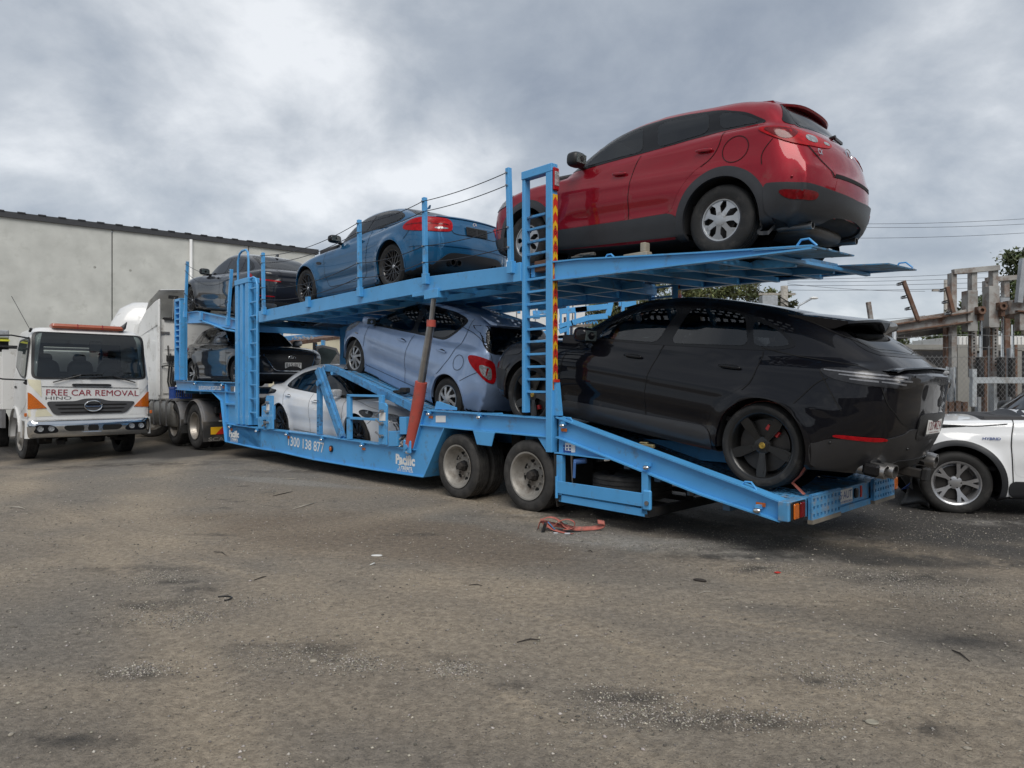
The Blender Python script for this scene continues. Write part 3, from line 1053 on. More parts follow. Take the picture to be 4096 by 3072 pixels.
def glasshouse(sh,root,dlo,panes,trim=M_blackgloss,glass=M_panedark,chrome=None,mirror=True):
	polys = [q[0] if isinstance(q,tuple) else q for q in panes]
	sh.cuts += [(q,'side') for q in polys]
	t = sh.patch('window_trim',dlo,'side',trim,root,off=.003,skirt=.02,mirror=mirror,holes=polys)
	# cabin: seats, dash, steering wheel
	wb,hw = sh.wb,sh.hw; zb = float(sh.belt(wb * .4)); H = sh.p['H']
	M_seat = mat('dark seat cloth',(.035,.034,.036),.8,var=.15)
	for x,ys in ((wb * .40,(-.36,.36)),(wb * .10,(-.38,.38))):
		for y in ys:
			rot = Matrix.Rotation(R(-14),3,'Y')
			st = ellipsoid((x,y,zb - .18),(.08,.23,.34),14,10,rot,p=.6).build('seat',M_seat,root,smooth=True)
			ellipsoid((x - .11,y,min(zb + .22,H - .27)),(.045,.13,.09),12,8,rot,p=.7).build('headrest',M_seat,st,smooth=True)
	MB().rng(wb * .66,wb * .90,-hw + .16,hw - .16,zb - .22,zb - .02).build('dashboard',M_seat,root,bevel=.03)
	MB().rng(.0,wb * .9,-hw + .14,hw - .14,zb - .62,zb - .58).build('cabin_floor',M_seat,root)
	k = 20; sw = MB().tube([(wb * .60 + .05 * math.sin(i * 6.2832 / k),-.36 + .18 * math.cos(i * 6.2832 / k),zb - .02 + .17 * math.sin(i * 6.2832 / k)) for i in range(k + 1)],.014,6,caps=False); sw.build('steering_wheel',M_seat,root,smooth=True)
	for pn in panes:
		g = glass
		if isinstance(pn,tuple): pn,g = pn
		sh.patch('side_window',pn,'side',g,t[0],off=.006,skirt=.005,mirror=False)
		q = sh.patch('side_window',pn,'side',g,t[1],off=.006,skirt=.005,mirror=True)
		bpy.data.objects.remove(q[0])
	return t

# ---- red crossover, upper deck, rearmost
M_redpaint = mat('deep red metallic paint',(.25,.005,.014),.42,metal=.4,coat=1.0,spec=.12,cior=1.4,var=.04,dirt=DUST,dirt_amt=.15,dscale=6,dlow=(.2,.9))
M_clad = mat('charcoal cladding',(.022,.023,.026),.42,var=.1,bump=.1,bscale=200)

def build_red_crossover():
	p = dict(hw=.8825,wb=2.57,R=.33,H=1.57,clear=.20,arch=.395,wr=-.10,wf=2.6,xm=.9,tumble=.40,
			 low=[(-1.0,1.10),(-.6,1.19),(-.1,1.205),(.8,1.145),(1.8,1.05),(2.3,1.04),(2.8,.99),(3.2,.88),(3.45,.70)],
			 roof=[(-1.0,.55),(-.70,.98),(-.56,1.22),(-.40,1.41),(-.15,1.50),(.3,1.54),(.9,1.56),(1.3,1.52),(1.62,1.42),(1.95,1.24),(2.25,1.06),(2.7,.78)],
			 plan=[(-.95,.79),(-.6,.845),(0,.872),(.6,.862),(1.3,.86),(2.0,.866),(2.57,.872),(3.0,.84),(3.45,.74)],
			 cabw=[(-.8,.70),(-.3,.745),(.2,.775),(1.0,.79),(1.7,.775),(2.3,.70)],
			 belt=[(-1,1.15),(3,1.05)],
			 front=[(.15,3.28),(.35,3.41),(.6,3.44),(.75,3.42),(.95,3.25),(1.2,2.9)],
			 rear=[(.2,-.66),(.34,-.80),(.55,-.865),(.72,-.86),(.9,-.82),(1.05,-.75),(1.2,-.66),(1.4,-.5)],
			 under=[(-1,.34),(-.45,.27),(0,.22),(2.6,.20),(3.1,.22),(3.5,.28)],
			 bumps=[(.52,.50,-.022,.10,.5,2.0),(.80,.84,.010,.05,-.3,2.6)],flare=.018,kr=.26,pr=2.2,kshoulder=.075)
	root,sh = base_car('red_crossover','dark red hatchback crossover with silver hubcaps at the rear of the upper deck',p,M_redpaint,('hubcap7',.33,.21,.205))
	P = sh.patch
	dlo = [(2.07,1.085),(1.86,1.235),(1.62,1.355),(1.38,1.425),(1.13,1.465),(.88,1.48),(.6,1.475),(.2,1.435),(-.10,1.345),(-.36,1.19),(-.1,1.185),(.06,1.185),(.85,1.125),(1.77,1.075)]
	fr = [(1.80,1.105),(1.72,1.20),(1.55,1.315),(1.36,1.385),(1.16,1.42),(1.09,1.42),(.98,1.14)]
	rr = [(.80,1.145),(.90,1.43),(.70,1.44),(.44,1.43),(.30,1.42),(.24,1.20)]
	qt = [(.12,1.205),(.19,1.405),(-.06,1.33),(-.28,1.205)]
	glasshouse(sh,root,dlo,[(fr,M_paneclear),rr,qt])
	# doors sit proud of the body by the width of their shut lines
	fd = [(2.06,1.055),(2.12,.95),(2.14,.70),(2.10,.425),(1.075,.445),(1.09,.72),(1.06,.93),(.985,1.085)]
	d1 = P('front_door',fd,'side',M_redpaint,root,off=.002)
	rd = [(.975,1.09),(1.05,.94),(1.08,.72),(1.065,.445),(.56,.455),(.50,.60),(.40,.74),(.25,.86),(.13,.92),(.065,1.03),(.05,1.165)]
	d2 = P('rear_door',rd,'side',M_redpaint,root,off=.002)
	P('sill_cladding',[(2.10,.415),(1.075,.435),(.54,.452),(.44,.36),(.42,.33),(.42,.22),(2.14,.20)],'side',M_clad,root,off=.012)
	for hx in (0,2.57): arch_ring(sh,hx,root,M_clad,.085,off=.016,a0=-24,a1=204)
	sh.seams([([(.985,1.09),(1.055,.94),(1.085,.72),(1.07,.31)],'side',False),([(.055,1.17),(.07,1.03),(.135,.92),(.24,.85)],'side',False),
			  ([(2.07,1.05),(2.13,.95),(2.15,.70),(2.11,.30)],'side',False),
			  ([(-.10 + .13 * math.cos(a),.965 + .125 * math.sin(a)) for a in [i * math.pi / 8 for i in range(16)]],'side',True),
			  ([(-.38,.78),(-.36,.88),(-.44,1.01)],'side',False)],root)
	for u,v in ((1.22,.93),(.22,1.005)): handle(sh,u,v,root,M_redpaint,tilt=R(4))
	mirrors(sh,1.80,1.10,root,M_black,size=(.085,.105,.08))
	# tail: hatch, spoiler, rear screen, lamps, bumper
	P('hatch',[(0,1.17),(.62,1.14),(.64,1.00),(.56,.86),(.42,.745),(.40,.70),(0,.69)][::1] + [(-.40,.70),(-.42,.745),(-.56,.86),(-.64,1.00),(-.62,1.14)],'rear',M_redpaint,root,off=.004,mirror=False)
	sh.seams([([(.66,1.13),(.655,1.0),(.57,.86),(.43,.745),(.41,.69)],'rear',False)],root,w=.005)
	P('plate_recess',[(-.36,.70),(.36,.70),(.40,.545),(-.40,.545)],'rear',M_redpaint,root,off=.002,mirror=False,rnd_=0)
	P('hatch_gap',[(-.38,.725),(.38,.725),(.40,.69),(-.40,.69)],'rear',M_seam,root,off=.006,mirror=False,rnd_=0)
	P('rear_window',[(-.56,1.17),(.56,1.17),(.50,1.40),(-.50,1.40)],'rear',M_glass,root,off=.005,mirror=False)
	P('rear_pillar_trim',[(.54,1.165),(.70,1.165),(.60,1.30),(.52,1.40),(.48,1.40)],'rear',M_blackgloss,root,off=.004)
	# spoiler
	sp = MB()
	n = 14
	rows = []
	for i in range(n + 1):
		y = -.53 + 1.06 * i / n; q = 1 - (abs(y) / .53) ** 4
		zt = 1.515 - .05 * (y / .56) ** 2
		xe = -.45 * (.72 + .28 * q)
		rows.append([(-.10,y * 1.02,zt - .0),(-.28,y,zt - .02),(xe,y,zt - .065),(xe + .01,y,zt - .085),(-.30,y * .98,zt - .10),(-.2,y * .97,zt - .08)])
	for r in rows: sp.v += r
	for i in range(n):
		for k in range(5): sp.f.append((i * 6 + k,(i + 1) * 6 + k,(i + 1) * 6 + k + 1,i * 6 + k + 1))
	sp.f.append(tuple(range(6))); sp.f.append(tuple(n * 6 + k for k in range(6))[::-1])
	sp.build('roof_spoiler',M_redpaint,root,smooth=50)
	wa = sh.at(0,1.165,'rear')[0]; wb_ = sh.at(-.36,1.21,'rear')[0]
	wi = MB().bar(wa + Vector((-.04,0,0)),wb_ + Vector((-.03,0,0)),.02,.025); wi.tube([wa,wa + Vector((-.05,0,.01))],.02)
	wi.build('rear_wiper',M_black,root)
	for sgn in (1,):
		lamp = [(.36,1.02),(.55,1.075),(.74,1.10),(.98,1.12),(1.20,1.13),(1.10,1.06),(.95,.985),(.82,.945),(.56,.945),(.42,.965)]
		L1 = P('tail_lamp',lamp,'wrapr',M_redlens,root,off=.010,skirt=.02)
		for o in L1:
			pass
		P('tail_lamp_reflector',[(.60,1.06),(.72,1.065),(.75,1.02),(.70,.985),(.60,.985)],'wrapr',M_clrlens,root,off=.013,skirt=.004)
		P('tail_lamp_reflector',[(.42,1.015),(.51,1.025),(.52,.985),(.43,.985)],'wrapr',M_clrlens,root,off=.013,skirt=.004)
		P('tail_lamp_surround',[(.80,1.095),(1.14,1.125),(1.06,1.06),(.93,.99),(.84,1.02)],'wrapr',M_dkredlens,root,off=.012,skirt=.004)
	bump = [(-1.08,.60),(-1.0,.605),(-.75,.60),(-.45,.565),(0,.545),(.45,.565),(.75,.60),(1.0,.605),(1.08,.60),(1.07,.44),(1.05,.33),(.8,.27),(.5,.30),(.4,.36),(0,.38),(-.4,.36),(-.5,.30),(-.8,.27),(-1.05,.33),(-1.07,.44)]
	P('rear_bumper',bump,'wrapr',M_clad,root,off=.022,skirt=.05,mirror=False)
	P('rear_reflector',[(.62,.535),(.98,.545),(.90,.46),(.66,.455)],'wrapr',M_dkredlens,root,off=.026,skirt=.005)
	dif = MB()
	for y in (-.52,.50):
		dif.lathe([(.030,-.72),(.036,-.72),(.036,-.40),(.0001,-.40)],18,axis='x',c=(0,y,.27))
	dif.build('exhaust_tip',M_steel,root,smooth=30)
	mf = ellipsoid((-.42,0,.27),(.26,.42,.07),20,8,p=.55); mf.build('muffler',mat('heat stained steel',(.13,.12,.11),.5,metal=.6,dirt=DUST,dirt_amt=.4),root,smooth=True)
	# badge lettering and emblem
	Pm,N = sh.at(.50,.90,'rear')
	put_text('badge_lettering','CX-3',M_chrome,root,Pm + N * .010,(0,-1,0) if abs(N.y) < .9 else (0,-1,0),(N.x * -.0 + .25,0,1),height=.052,bold=.02)
	Pm,N = sh.at(0,.98,'rear')
	em = MB().lathe([(.052,.0),(.058,.006),(.066,0)],28,axis='z')
	o = em.build('emblem',M_chrome,root,smooth=40); o.matrix_local = basis((0,-1,0),(.3,0,1),Pm + N * .006)
	wv = MB()
	for a,b in (((-.058,.030),(-.02,.012)),((-.02,.012),(0,-.035)),((0,-.035),(.02,.012)),((.02,.012),(.058,.030))):
		wv.bar((a[0] * .85,a[1] * .85,.004),(b[0] * .85,b[1] * .85,.004),.012,.006)
	wv.build('emblem_mark',M_chrome,o)
	for s_ in (.86,):
		Pm,N = sh.at(.86,.655,'wrapr')
		ellipsoid(Pm + N * .006,(.012,.012,.012)).build('parking_sensor',M_redpaint,root,smooth=True)
	# front end
	P('front_bumper_cladding',[(-1.18,.40),(1.18,.40),(1.1,.25),(-1.1,.25)],'wrapf',M_clad,root,off=.015,mirror=False)
	P('head_lamp',[(.55,.80),(.80,.88),(1.12,.93),(1.05,.80),(.75,.74)],'wrapf',M_clrlens,root,off=.008)
	P('grille',[(-.5,.72),(.5,.72),(.42,.48),(-.42,.48)],'front',M_black,root,off=.008,mirror=False)
	P('windscreen',[(-.58,1.12),(.58,1.12),(.50,1.42),(-.50,1.42)],'front',M_glass,root,off=.004,mirror=False)
	sh.seams([([(2.25,-.70),(2.24,-.3),(2.24,.3),(2.25,.70),(2.9,.74),(3.15,.62),(3.2,0),(3.15,-.62),(2.9,-.74)],'top',True)],root,mirror=False)
	place_car(root,(2.195,2.97),1.235,.33,R(4.09))
	return root

# ---- black coupe SUV, lower deck, rearmost
M_blackpaint = mat('black paint',(.003,.003,.005),.42,coat=1.0,spec=.1,cior=1.37,var=.05,dirt=DUST,dirt_amt=.1,dscale=7,dlow=(.2,.6))
M_dkclad = mat('dark grey lower cladding',(.022,.022,.024),.38,coat=.25,var=.08)

def build_black_suv():
	p = dict(hw=.975,wb=2.895,R=.378,H=1.70,clear=.24,arch=.432,wr=-.05,wf=2.9,xm=1.2,tumble=.42,kroof=.15,
			 low=[(-1.2,1.08),(-.95,1.20),(-.6,1.24),(-.2,1.23),(.6,1.18),(1.9,1.12),(2.5,1.10),(3.1,1.06),(3.5,.98),(3.8,.84),(3.95,.7)],
			 roof=[(-1.4,.95),(-1.0,1.185),(-.8,1.305),(-.5,1.455),(-.2,1.55),(.1,1.612),(.5,1.655),(1.0,1.675),(1.4,1.655),(1.75,1.585),(2.05,1.46),(2.4,1.26),(2.7,1.10),(3.2,.85)],
			 plan=[(-1.05,.86),(-.6,.945),(0,.965),(.8,.945),(1.9,.945),(2.9,.962),(3.4,.92),(3.9,.80)],
			 cabw=[(-1.1,.62),(-.7,.70),(-.3,.765),(.2,.82),(1.2,.855),(1.9,.84),(2.6,.74)],
			 belt=[(-1,1.24),(.6,1.17),(3,1.08)],
			 front=[(.2,3.72),(.4,3.82),(.6,3.85),(.8,3.80),(1.0,3.62),(1.3,3.2)],
			 rear=[(.25,-.82),(.42,-.94),(.60,-1.01),(.80,-1.04),(.95,-1.035),(1.12,-1.045),(1.2,-1.03),(1.35,-.9)],
			 under=[(-1.2,.34),(-.5,.27),(0,.25),(3,.24),(3.9,.30)],
			 bumps=[(.48,.50,-.024,.09,.3,2.4),(.80,.84,.012,.06,-.6,3.0),(.92,.92,.012,.06,-1.3,-.4),(1.10,1.06,.008,.05,.3,3.0)],
			 kf=.26,kr=.25,pr=2.2,flare=.02,kc=.24,kshoulder=.16,crown=.08)
	root,sh = base_car('black_coupe_suv','glossy black coupe style off-road car with black five spoke wheels on the rear ramp',p,M_blackpaint,('five',.378,.285,.298))
	P = sh.patch
	dlo = [(2.30,1.115),(2.06,1.275),(1.84,1.405),(1.65,1.485),(1.36,1.545),(1.08,1.572),(.69,1.575),(.37,1.525),(.12,1.45),(-.05,1.355),(-.13,1.28),(-.02,1.235),(.2,1.205),(1.05,1.155),(1.9,1.115)]
	fr = [(2.06,1.135),(2.0,1.26),(1.84,1.365),(1.65,1.45),(1.40,1.505),(1.16,1.53),(1.26,1.165)]
	rr = [(1.11,1.175),(1.02,1.54),(.69,1.545),(.44,1.515),(.30,1.235)]
	qt = [(.25,1.235),(.34,1.475),(.12,1.415),(-.01,1.345),(-.06,1.285),(0,1.262)]
	glasshouse(sh,root,dlo,[(fr,M_paneclear),rr,qt])
	fd = [(2.30,1.10),(2.40,.95),(2.43,.70),(2.36,.42),(1.235,.44),(1.285,.60),(1.275,.88),(1.20,1.06),(1.175,1.145)]
	P('front_door',fd,'side',M_blackpaint,root,off=.0015)
	rd = [(1.165,1.145),(1.19,1.06),(1.265,.88),(1.275,.60),(1.225,.44),(.56,.46),(.50,.62),(.40,.74),(.24,.86),(.16,.94),(.14,1.15),(.155,1.20)]
	P('rear_door',rd,'side',M_blackpaint,root,off=.0015)
	P('sill',[(2.38,.405),(1.22,.43),(.54,.45),(.46,.30),(.46,.24),(2.38,.24)],'side',M_dkclad,root,off=.012)
	sh.seams([([(1.17,1.15),(1.195,1.06),(1.27,.88),(1.28,.60),(1.22,.28)],'side',False),([(.15,1.20),(.135,1.15),(.155,.94),(.23,.84)],'side',False),
			  ([(2.30,1.11),(2.41,.95),(2.44,.70),(2.36,.30)],'side',False),([(-.26,.80),(-.40,1.0),(-.48,1.05)],'side',False)],root)
	for hx in (0,2.895): arch_ring(sh,hx,root,M_blackpaint,.035,off=.010,inner=.004)
	for u,v in ((1.50,1.00),(.40,1.03)): handle(sh,u,v,root,M_blackgloss,L=.21)
	mirrors(sh,2.12,1.10,root,M_blackpaint,size=(.10,.12,.085))
	# rear
	P('tail_lamp',[(.60,1.14),(.80,1.145),(1.0,1.145),(1.13,1.13),(1.17,1.105),(1.08,1.05),(.92,1.03),(.68,1.025),(.50,1.03),(.42,1.08),(.38,1.12)],'wrapr',M_smkl,root,off=.007,skirt=.012)
	M_led = mat('clear light strip',(.17,.175,.19),.3,metal=.2,spec=.3,var=.2,scale=60)
	for i,(a,b_,z0,z1) in enumerate(((.74,1.13,1.118,1.110),(.72,1.02,1.092,1.088),(.76,.95,1.066,1.062),(.55,.74,1.118,1.118),(.50,.74,1.092,1.092),(.56,.74,1.064,1.066))):
		P('light_strip',[(a,z0 - .007),(a,z0 + .007),(b_,z1 + .006),(b_,z1 - .004)],'wrapr',M_led,root,off=.010,skirt=.004,rnd_=0)
	P('light_bar',[(-.46,1.145),(.46,1.145),(.46,1.08),(-.46,1.08)],'wrapr',M_smkl,root,off=.006,mirror=False,rnd_=0)
	P('rear_window',[(-.60,1.30),(.60,1.30),(.52,1.50),(.3,1.545),(-.3,1.545),(-.52,1.50)],'rear',M_glass,root,off=.004,mirror=False)
	sh.seams([([(.80,1.23),(.77,1.14),(.76,1.02),(.70,.86),(.56,.74),(.40,.72)],'rear',False),
			  ([(-.80,.0),(-.70,.55),(-.40,.62),(.03,.58),(.1,.0)],'top',False),
			  ([(1.16,1.10),(.98,.80)],'wrapr',False)],root,w=.004)
	# ducktail lip
	dt = MB(); n = 16
	for i in range(n + 1):
		y = -.70 + 1.4 * i / n
		x = -1.02 + .17 * abs(y / .975) ** 2.4; z = 1.238 - .035 * (y / .7) ** 2
		if abs(y) > .66: z -= .02
		dt.v += [(x + .20,y,z - .03),(x + .01,y,z - .018),(x + .005,y,z - .03),(x + .14,y,z - .06)]
	for i in range(n):
		for k in range(3): dt.f.append((i * 4 + k,(i + 1) * 4 + k,(i + 1) * 4 + k + 1,i * 4 + k + 1))
	dt.build('tail_lip',M_blackpaint,root,smooth=40)
	sp = MB(); n = 18
	for i in range(n + 1):
		y = -.60 + 1.2 * i / n; q = abs(y / .60)
		zt = 1.605 - .05 * q * q
		xe = -.56 + .10 * q ** 3
		sp.v += [(.10 - .02 * q,y,zt - .0),(-.2,y,zt - .005),(xe,y,zt - .02),(xe - .005,y,zt - .04),(xe + .1,y,zt - .09),(-.1,y * .96,zt - .13)]
	for i in range(n):
		for k in range(5): sp.f.append((i * 6 + k,(i + 1) * 6 + k,(i + 1) * 6 + k + 1,i * 6 + k + 1))
	sp.f.append(tuple(range(6))); sp.f.append(tuple(n * 6 + k for k in range(6))[::-1])
	sp.build('roof_spoiler',M_blackpaint,root,smooth=45)
	bump = [(-1.16,.50),(-1.12,.505),(-1.02,.57),(-.70,.60),(-.45,.66),(-.42,.70),(.42,.70),(.45,.66),(.70,.60),(1.02,.57),(1.12,.505),(1.16,.50),(1.15,.38),(1.12,.30),(0,.28),(-1.12,.30),(-1.15,.38)]
	P('rear_bumper',bump,'wrapr',M_dkclad,root,off=.010,skirt=.03,mirror=False)
	P('rear_reflector',[(.62,.62),(1.0,.607),(1.02,.58),(.66,.585)],'wrapr',M_redlens,root,off=.014,skirt=.01)
	P('plate_recess',[(-.34,.83),(.34,.83),(.32,.60),(-.32,.60)],'rear',M_black,root,off=.014,mirror=False)
	plate(root,sh,'120·MZ4',.0,.715,'rear',w=.37,h=.125,small='QUEENSLAND - SUNSHINE STATE')
	for sd in (1,-1):
		for dy in (0,.115):
			e = MB().lathe([(.050,-.99),(.058,-.99),(.062,-.94),(.058,-.72),(.048,-.72),(.046,-.97)],24,axis='x',c=(0,0,0))
			o = e.build('exhaust_tip',M_steel,root,smooth=30)
			o.location = (.02 + (.0 if dy else .03),(.66 - dy) * sd,.345); o.scale = (1.02,1.25,1.0)
		w = MB().rng(-.93,-.80,.47 * sd,.76 * sd,.30,.40); w.build('exhaust_surround',M_blackgloss,root,bevel=.02)
	hb = MB().rng(-1.06,-.8,-.035,.035,.25,.33); hb.rng(-1.09,-1.04,-.05,.05,.24,.35); hb.build('tow_hitch',M_dark,root,bevel=.01)
	P('diffuser',[(-.42,.42),(.42,.42),(.5,.29),(-.5,.29)],'rear',M_black,root,off=.016,mirror=False)
	Pm,N = sh.at(.0,1.112,'wrapr')
	for i,ch in enumerate('PORSCHE'):
		s_ = .225 - i * .075
		Pm,N = sh.at(s_,1.115,'wrapr')
		put_text('badge_letter',ch,M_chrome,root,Pm + N * .010,(-N.y * -1,N.x,0),(0,0,1),width=.035,height=.028,bold=.01)
	for s_,z_ in ((1.02,.535),(.35,.53)):
		Pm,N = sh.at(s_,z_,'wrapr'); ellipsoid(Pm + N * .01,(.012,.012,.012),10,6).build('parking_sensor',M_black,root,smooth=True)
	# front
	P('head_lamp',[(.80,.86),(1.0,.93),(1.35,.98),(1.32,.84),(1.0,.78)],'wrapf',M_smkl,root,off=.006)
	P('windscreen',[(-.66,1.16),(.66,1.16),(.55,1.54),(-.55,1.54)],'front',M_glass,root,off=.004,mirror=False)
	P('front_intake',[(.5,.60),(1.15,.62),(1.1,.36),(.5,.36)],'wrapf',M_black,root,off=.008)
	sh.seams([([(2.5,-.80),(2.48,0),(2.5,.80),(3.0,.84),(3.45,.72),(3.6,0),(3.45,-.72),(3.0,-.84)],'top',True)],root,mirror=False)
	for sd in (1,-1):
		r_ = MB();
		pts = [(x,(float(sh.cabw(x)) - .42 * (float(sh.roof(x)) - float(sh.belt(x))) - .10) * sd,float(sh.roof(x)) - .035) for x in (1.9,1.6,1.2,.8,.4,.1)]
		r_.tube(pts,.012,6); r_.build('roof_rail',M_blackgloss,root,smooth=40)
	place_car(root,(2.62,.895),1.25,.378,R(8.32))
	return root
M_bluecoupe = mat('mid blue metallic paint',(.012,.098,.215),.42,metal=.45,coat=1.0,spec=.12,var=.04,dirt=DUST,dirt_amt=.1,dlow=(.1,.5))
M_lilac = mat('pale blue lilac metallic paint',(.29,.39,.57),.42,metal=.45,coat=1.0,spec=.12,var=.04,dirt=DUST,dirt_amt=.1,dlow=(.1,.4))
M_whitepaint = mat('white paint',(.80,.81,.82),.42,coat=1.0,spec=.12,var=.02,dirt=DUST,dirt_amt=.1,dlow=(.1,.45))
M_graphite = mat('dark grey metallic paint',(.022,.023,.028),.42,metal=.4,coat=1.0,spec=.12,var=.05,dirt=DUST,dirt_amt=.15,dlow=(.1,.5))
M_blackmet = mat('black metallic paint',(.012,.013,.018),.42,metal=.3,coat=1.0,spec=.12,var=.05,dirt=DUST,dirt_amt=.15,dlow=(.1,.5))

def build_blue_coupe():
	p = dict(hw=.935,wb=2.69,R=.34,H=1.42,clear=.15,arch=.385,wr=-.05,wf=2.7,xm=.9,tumble=.46,kroof=.13,
			 low=[(-1.2,.98),(-.85,1.035),(-.5,1.05),(0,1.02),(.8,.99),(1.6,.96),(2.1,.95),(2.7,.90),(3.1,.82),(3.4,.70),(3.6,.58)],
			 roof=[(-1.2,.72),(-.7,.98),(-.45,1.08),(-.1,1.235),(.2,1.335),(.6,1.395),(1.0,1.41),(1.3,1.375),(1.6,1.25),(1.95,1.05),(2.4,.80)],
			 plan=[(-.95,.84),(-.5,.915),(0,.925),(.7,.88),(1.6,.87),(2.4,.895),(2.7,.90),(3.1,.86),(3.5,.72)],
			 cabw=[(-.8,.58),(-.3,.66),(.2,.73),(.8,.775),(1.5,.76),(2.1,.66)],
			 belt=[(-1,1.05),(.6,1.02),(2.2,.96)],
			 front=[(.12,3.38),(.3,3.46),(.5,3.49),(.7,3.44),(.85,3.2),(1.0,2.8)],
			 rear=[(.14,-.70),(.28,-.84),(.45,-.90),(.62,-.915),(.75,-.90),(.88,-.885),(.98,-.91),(1.05,-.90),(1.15,-.8)],
			 under=[(-1.2,.30),(-.6,.20),(0,.15),(3,.15),(3.5,.2)],
			 bumps=[(.36,.38,-.02,.08,.3,2.2),(.78,.72,.012,.05,-.2,2.9)],flare=.035,kf=.3,kr=.24,pr=2.2,kshoulder=.10,crown=.06)
	root,sh = base_car('blue_coupe','mid blue two door coupe with black mesh wheels parked nose down the upper deck',p,M_bluecoupe,('mesh',.34,.265,.245))
	P = sh.patch
	dlo = [(1.86,.985),(1.62,1.13),(1.35,1.245),(1.07,1.30),(.75,1.325),(.47,1.315),(.22,1.265),(.03,1.18),(-.05,1.11),(.06,1.05),(.4,1.03),(.9,1.01),(1.5,.985)]
	glasshouse(sh,root,dlo,[[(1.68,1.005),(1.50,1.135),(1.28,1.225),(1.05,1.27),(.74,1.29),(.86,1.03)],[(.78,1.035),(.67,1.29),(.45,1.28),(.22,1.23),(.06,1.155),(.0,1.11),(.1,1.07),(.4,1.05)]])
	fd = [(1.98,.955),(2.04,.80),(2.03,.42),(1.94,.27),(.82,.27),(.76,.42),(.72,.70),(.66,.85),(.70,1.0)]
	P('door',fd,'side',M_bluecoupe,root,off=.002)
	P('sill',[(2.12,.25),(.46,.25),(.42,.17),(2.12,.17)],'side',M_bluecoupe,root,off=.014)
	sh.seams([([(.69,1.01),(.655,.85),(.71,.70),(.75,.42),(.82,.265),(1.94,.265),(2.035,.42),(2.05,.80),(1.99,.96)],'side',False),
			  ([(-.36,.68),(-.50,.80)],'side',False)],root)
	for hx in (0,2.69): arch_ring(sh,hx,root,M_bluecoupe,.02,off=.006,inner=.0)
	handle(sh,.92,.87,root,M_bluecoupe)
	P('side_vent',[(2.14,.72),(2.30,.74),(2.28,.69),(2.14,.67)],'side',M_blackgloss,root,off=.006)
	mirrors(sh,1.72,.985,root,M_blackgloss,size=(.07,.11,.065))
	P('tail_lamp',[(.44,.945),(.62,.965),(.84,.965),(1.03,.945),(1.20,.88),(1.16,.81),(.95,.765),(.70,.75),(.50,.755),(.44,.79)],'wrapr',M_redlens,root,off=.010,skirt=.015)
	P('tail_lamp_reflector',[(.50,.815),(.70,.82),(.70,.79),(.52,.79)],'wrapr',M_clrlens,root,off=.013,skirt=.004)
	P('lamp_frame',[(.50,.872),(1.12,.882),(1.12,.868),(.50,.858)],'wrapr',M_dkredlens,root,off=.013,skirt=.004)
	P('rear_window',[(-.56,1.10),(.56,1.10),(.46,1.32),(-.46,1.32)],'rear',M_glass,root,off=.004,mirror=False)
	sh.seams([([(.80,1.02),(.55,.97),(.45,.94),(.44,.77),(.38,.73),(0,.73)],'rear',False)],root,w=.004)
	P('boot_lid_crease',[(-.60,.985),(.60,.985),(.62,.972),(-.62,.972)],'rear',M_bluecoupe,root,off=.016,mirror=False,rnd_=0)  # raised strip in body paint across the boot lid
	pl = MB()
	pl.box((0,0,0),(.40,.125,.01))
	for i in range(5):
		for sx in (-1,1): pl.box((sx * .10,-.045 + i * .022,.007),(.16,.009,.008))
	pm,N = sh.at(0,.80,'rear')
	o = pl.build('plate_bracket',M_black,root); o.matrix_local = basis((0,-1,0),(.1,0,1),pm + Vector((-.015,0,0)))
	pm,N = sh.at(0,.915,'rear')
	e = MB().lathe([(.0001,-.002),(.036,-.002),(.04,.004)],24,axis='x'); o = e.build('emblem',M_silver,root,smooth=40); o.location = pm + N * .006
	q = MB(); q.rng(-.006,-.001,.002,.024,.002,.024); q.rng(-.006,-.001,-.024,-.002,-.024,-.002); q.build('emblem_mark',M_bluep,o)
	dif = [(-.90,.20),(.90,.20),(.80,.30),(.62,.44),(.50,.46),(-.50,.46),(-.62,.44),(-.80,.30)]
	P('diffuser',[(y * .82,z) for y,z in dif],'rear',M_black,root,off=.012,mirror=False)
	for y in (-.46,-.35,.35,.46):
		e = MB().lathe([(.040,-.93),(.046,-.93),(.046,-.75),(.038,-.80)],20,axis='x',c=(0,y,.31)); e.build('exhaust_tip',M_blackgloss,root,smooth=30)
	P('bumper_crease',[(-1.05,.56),(1.05,.56),(1.05,.545),(-1.05,.545)],'wrapr',M_bluecoupe,root,off=.012,mirror=False,rnd_=0)
	f = MB(); f.prism([(.30,1.40),(.22,1.40),(.20,1.455),(.225,1.455)],-.012,.012); f.build('roof_aerial',M_bluecoupe,root,bevel=.004)
	P('head_lamp',[(.62,.66),(.9,.70),(1.15,.72),(1.10,.60),(.7,.57)],'wrapf',M_clrlens,root,off=.006)
	P('windscreen',[(-.56,.99),(.56,.99),(.48,1.29),(-.48,1.29)],'front',M_glass,root,off=.004,mirror=False)
	sh.seams([([(1.95,-.68),(1.93,0),(1.95,.68),(2.7,.70),(3.2,.50),(3.28,0),(3.2,-.50),(2.7,-.70)],'top',True)],root,mirror=False)
	place_car(root,(-3.195,3.20),1.24,.34,R(-1.2))
	return root

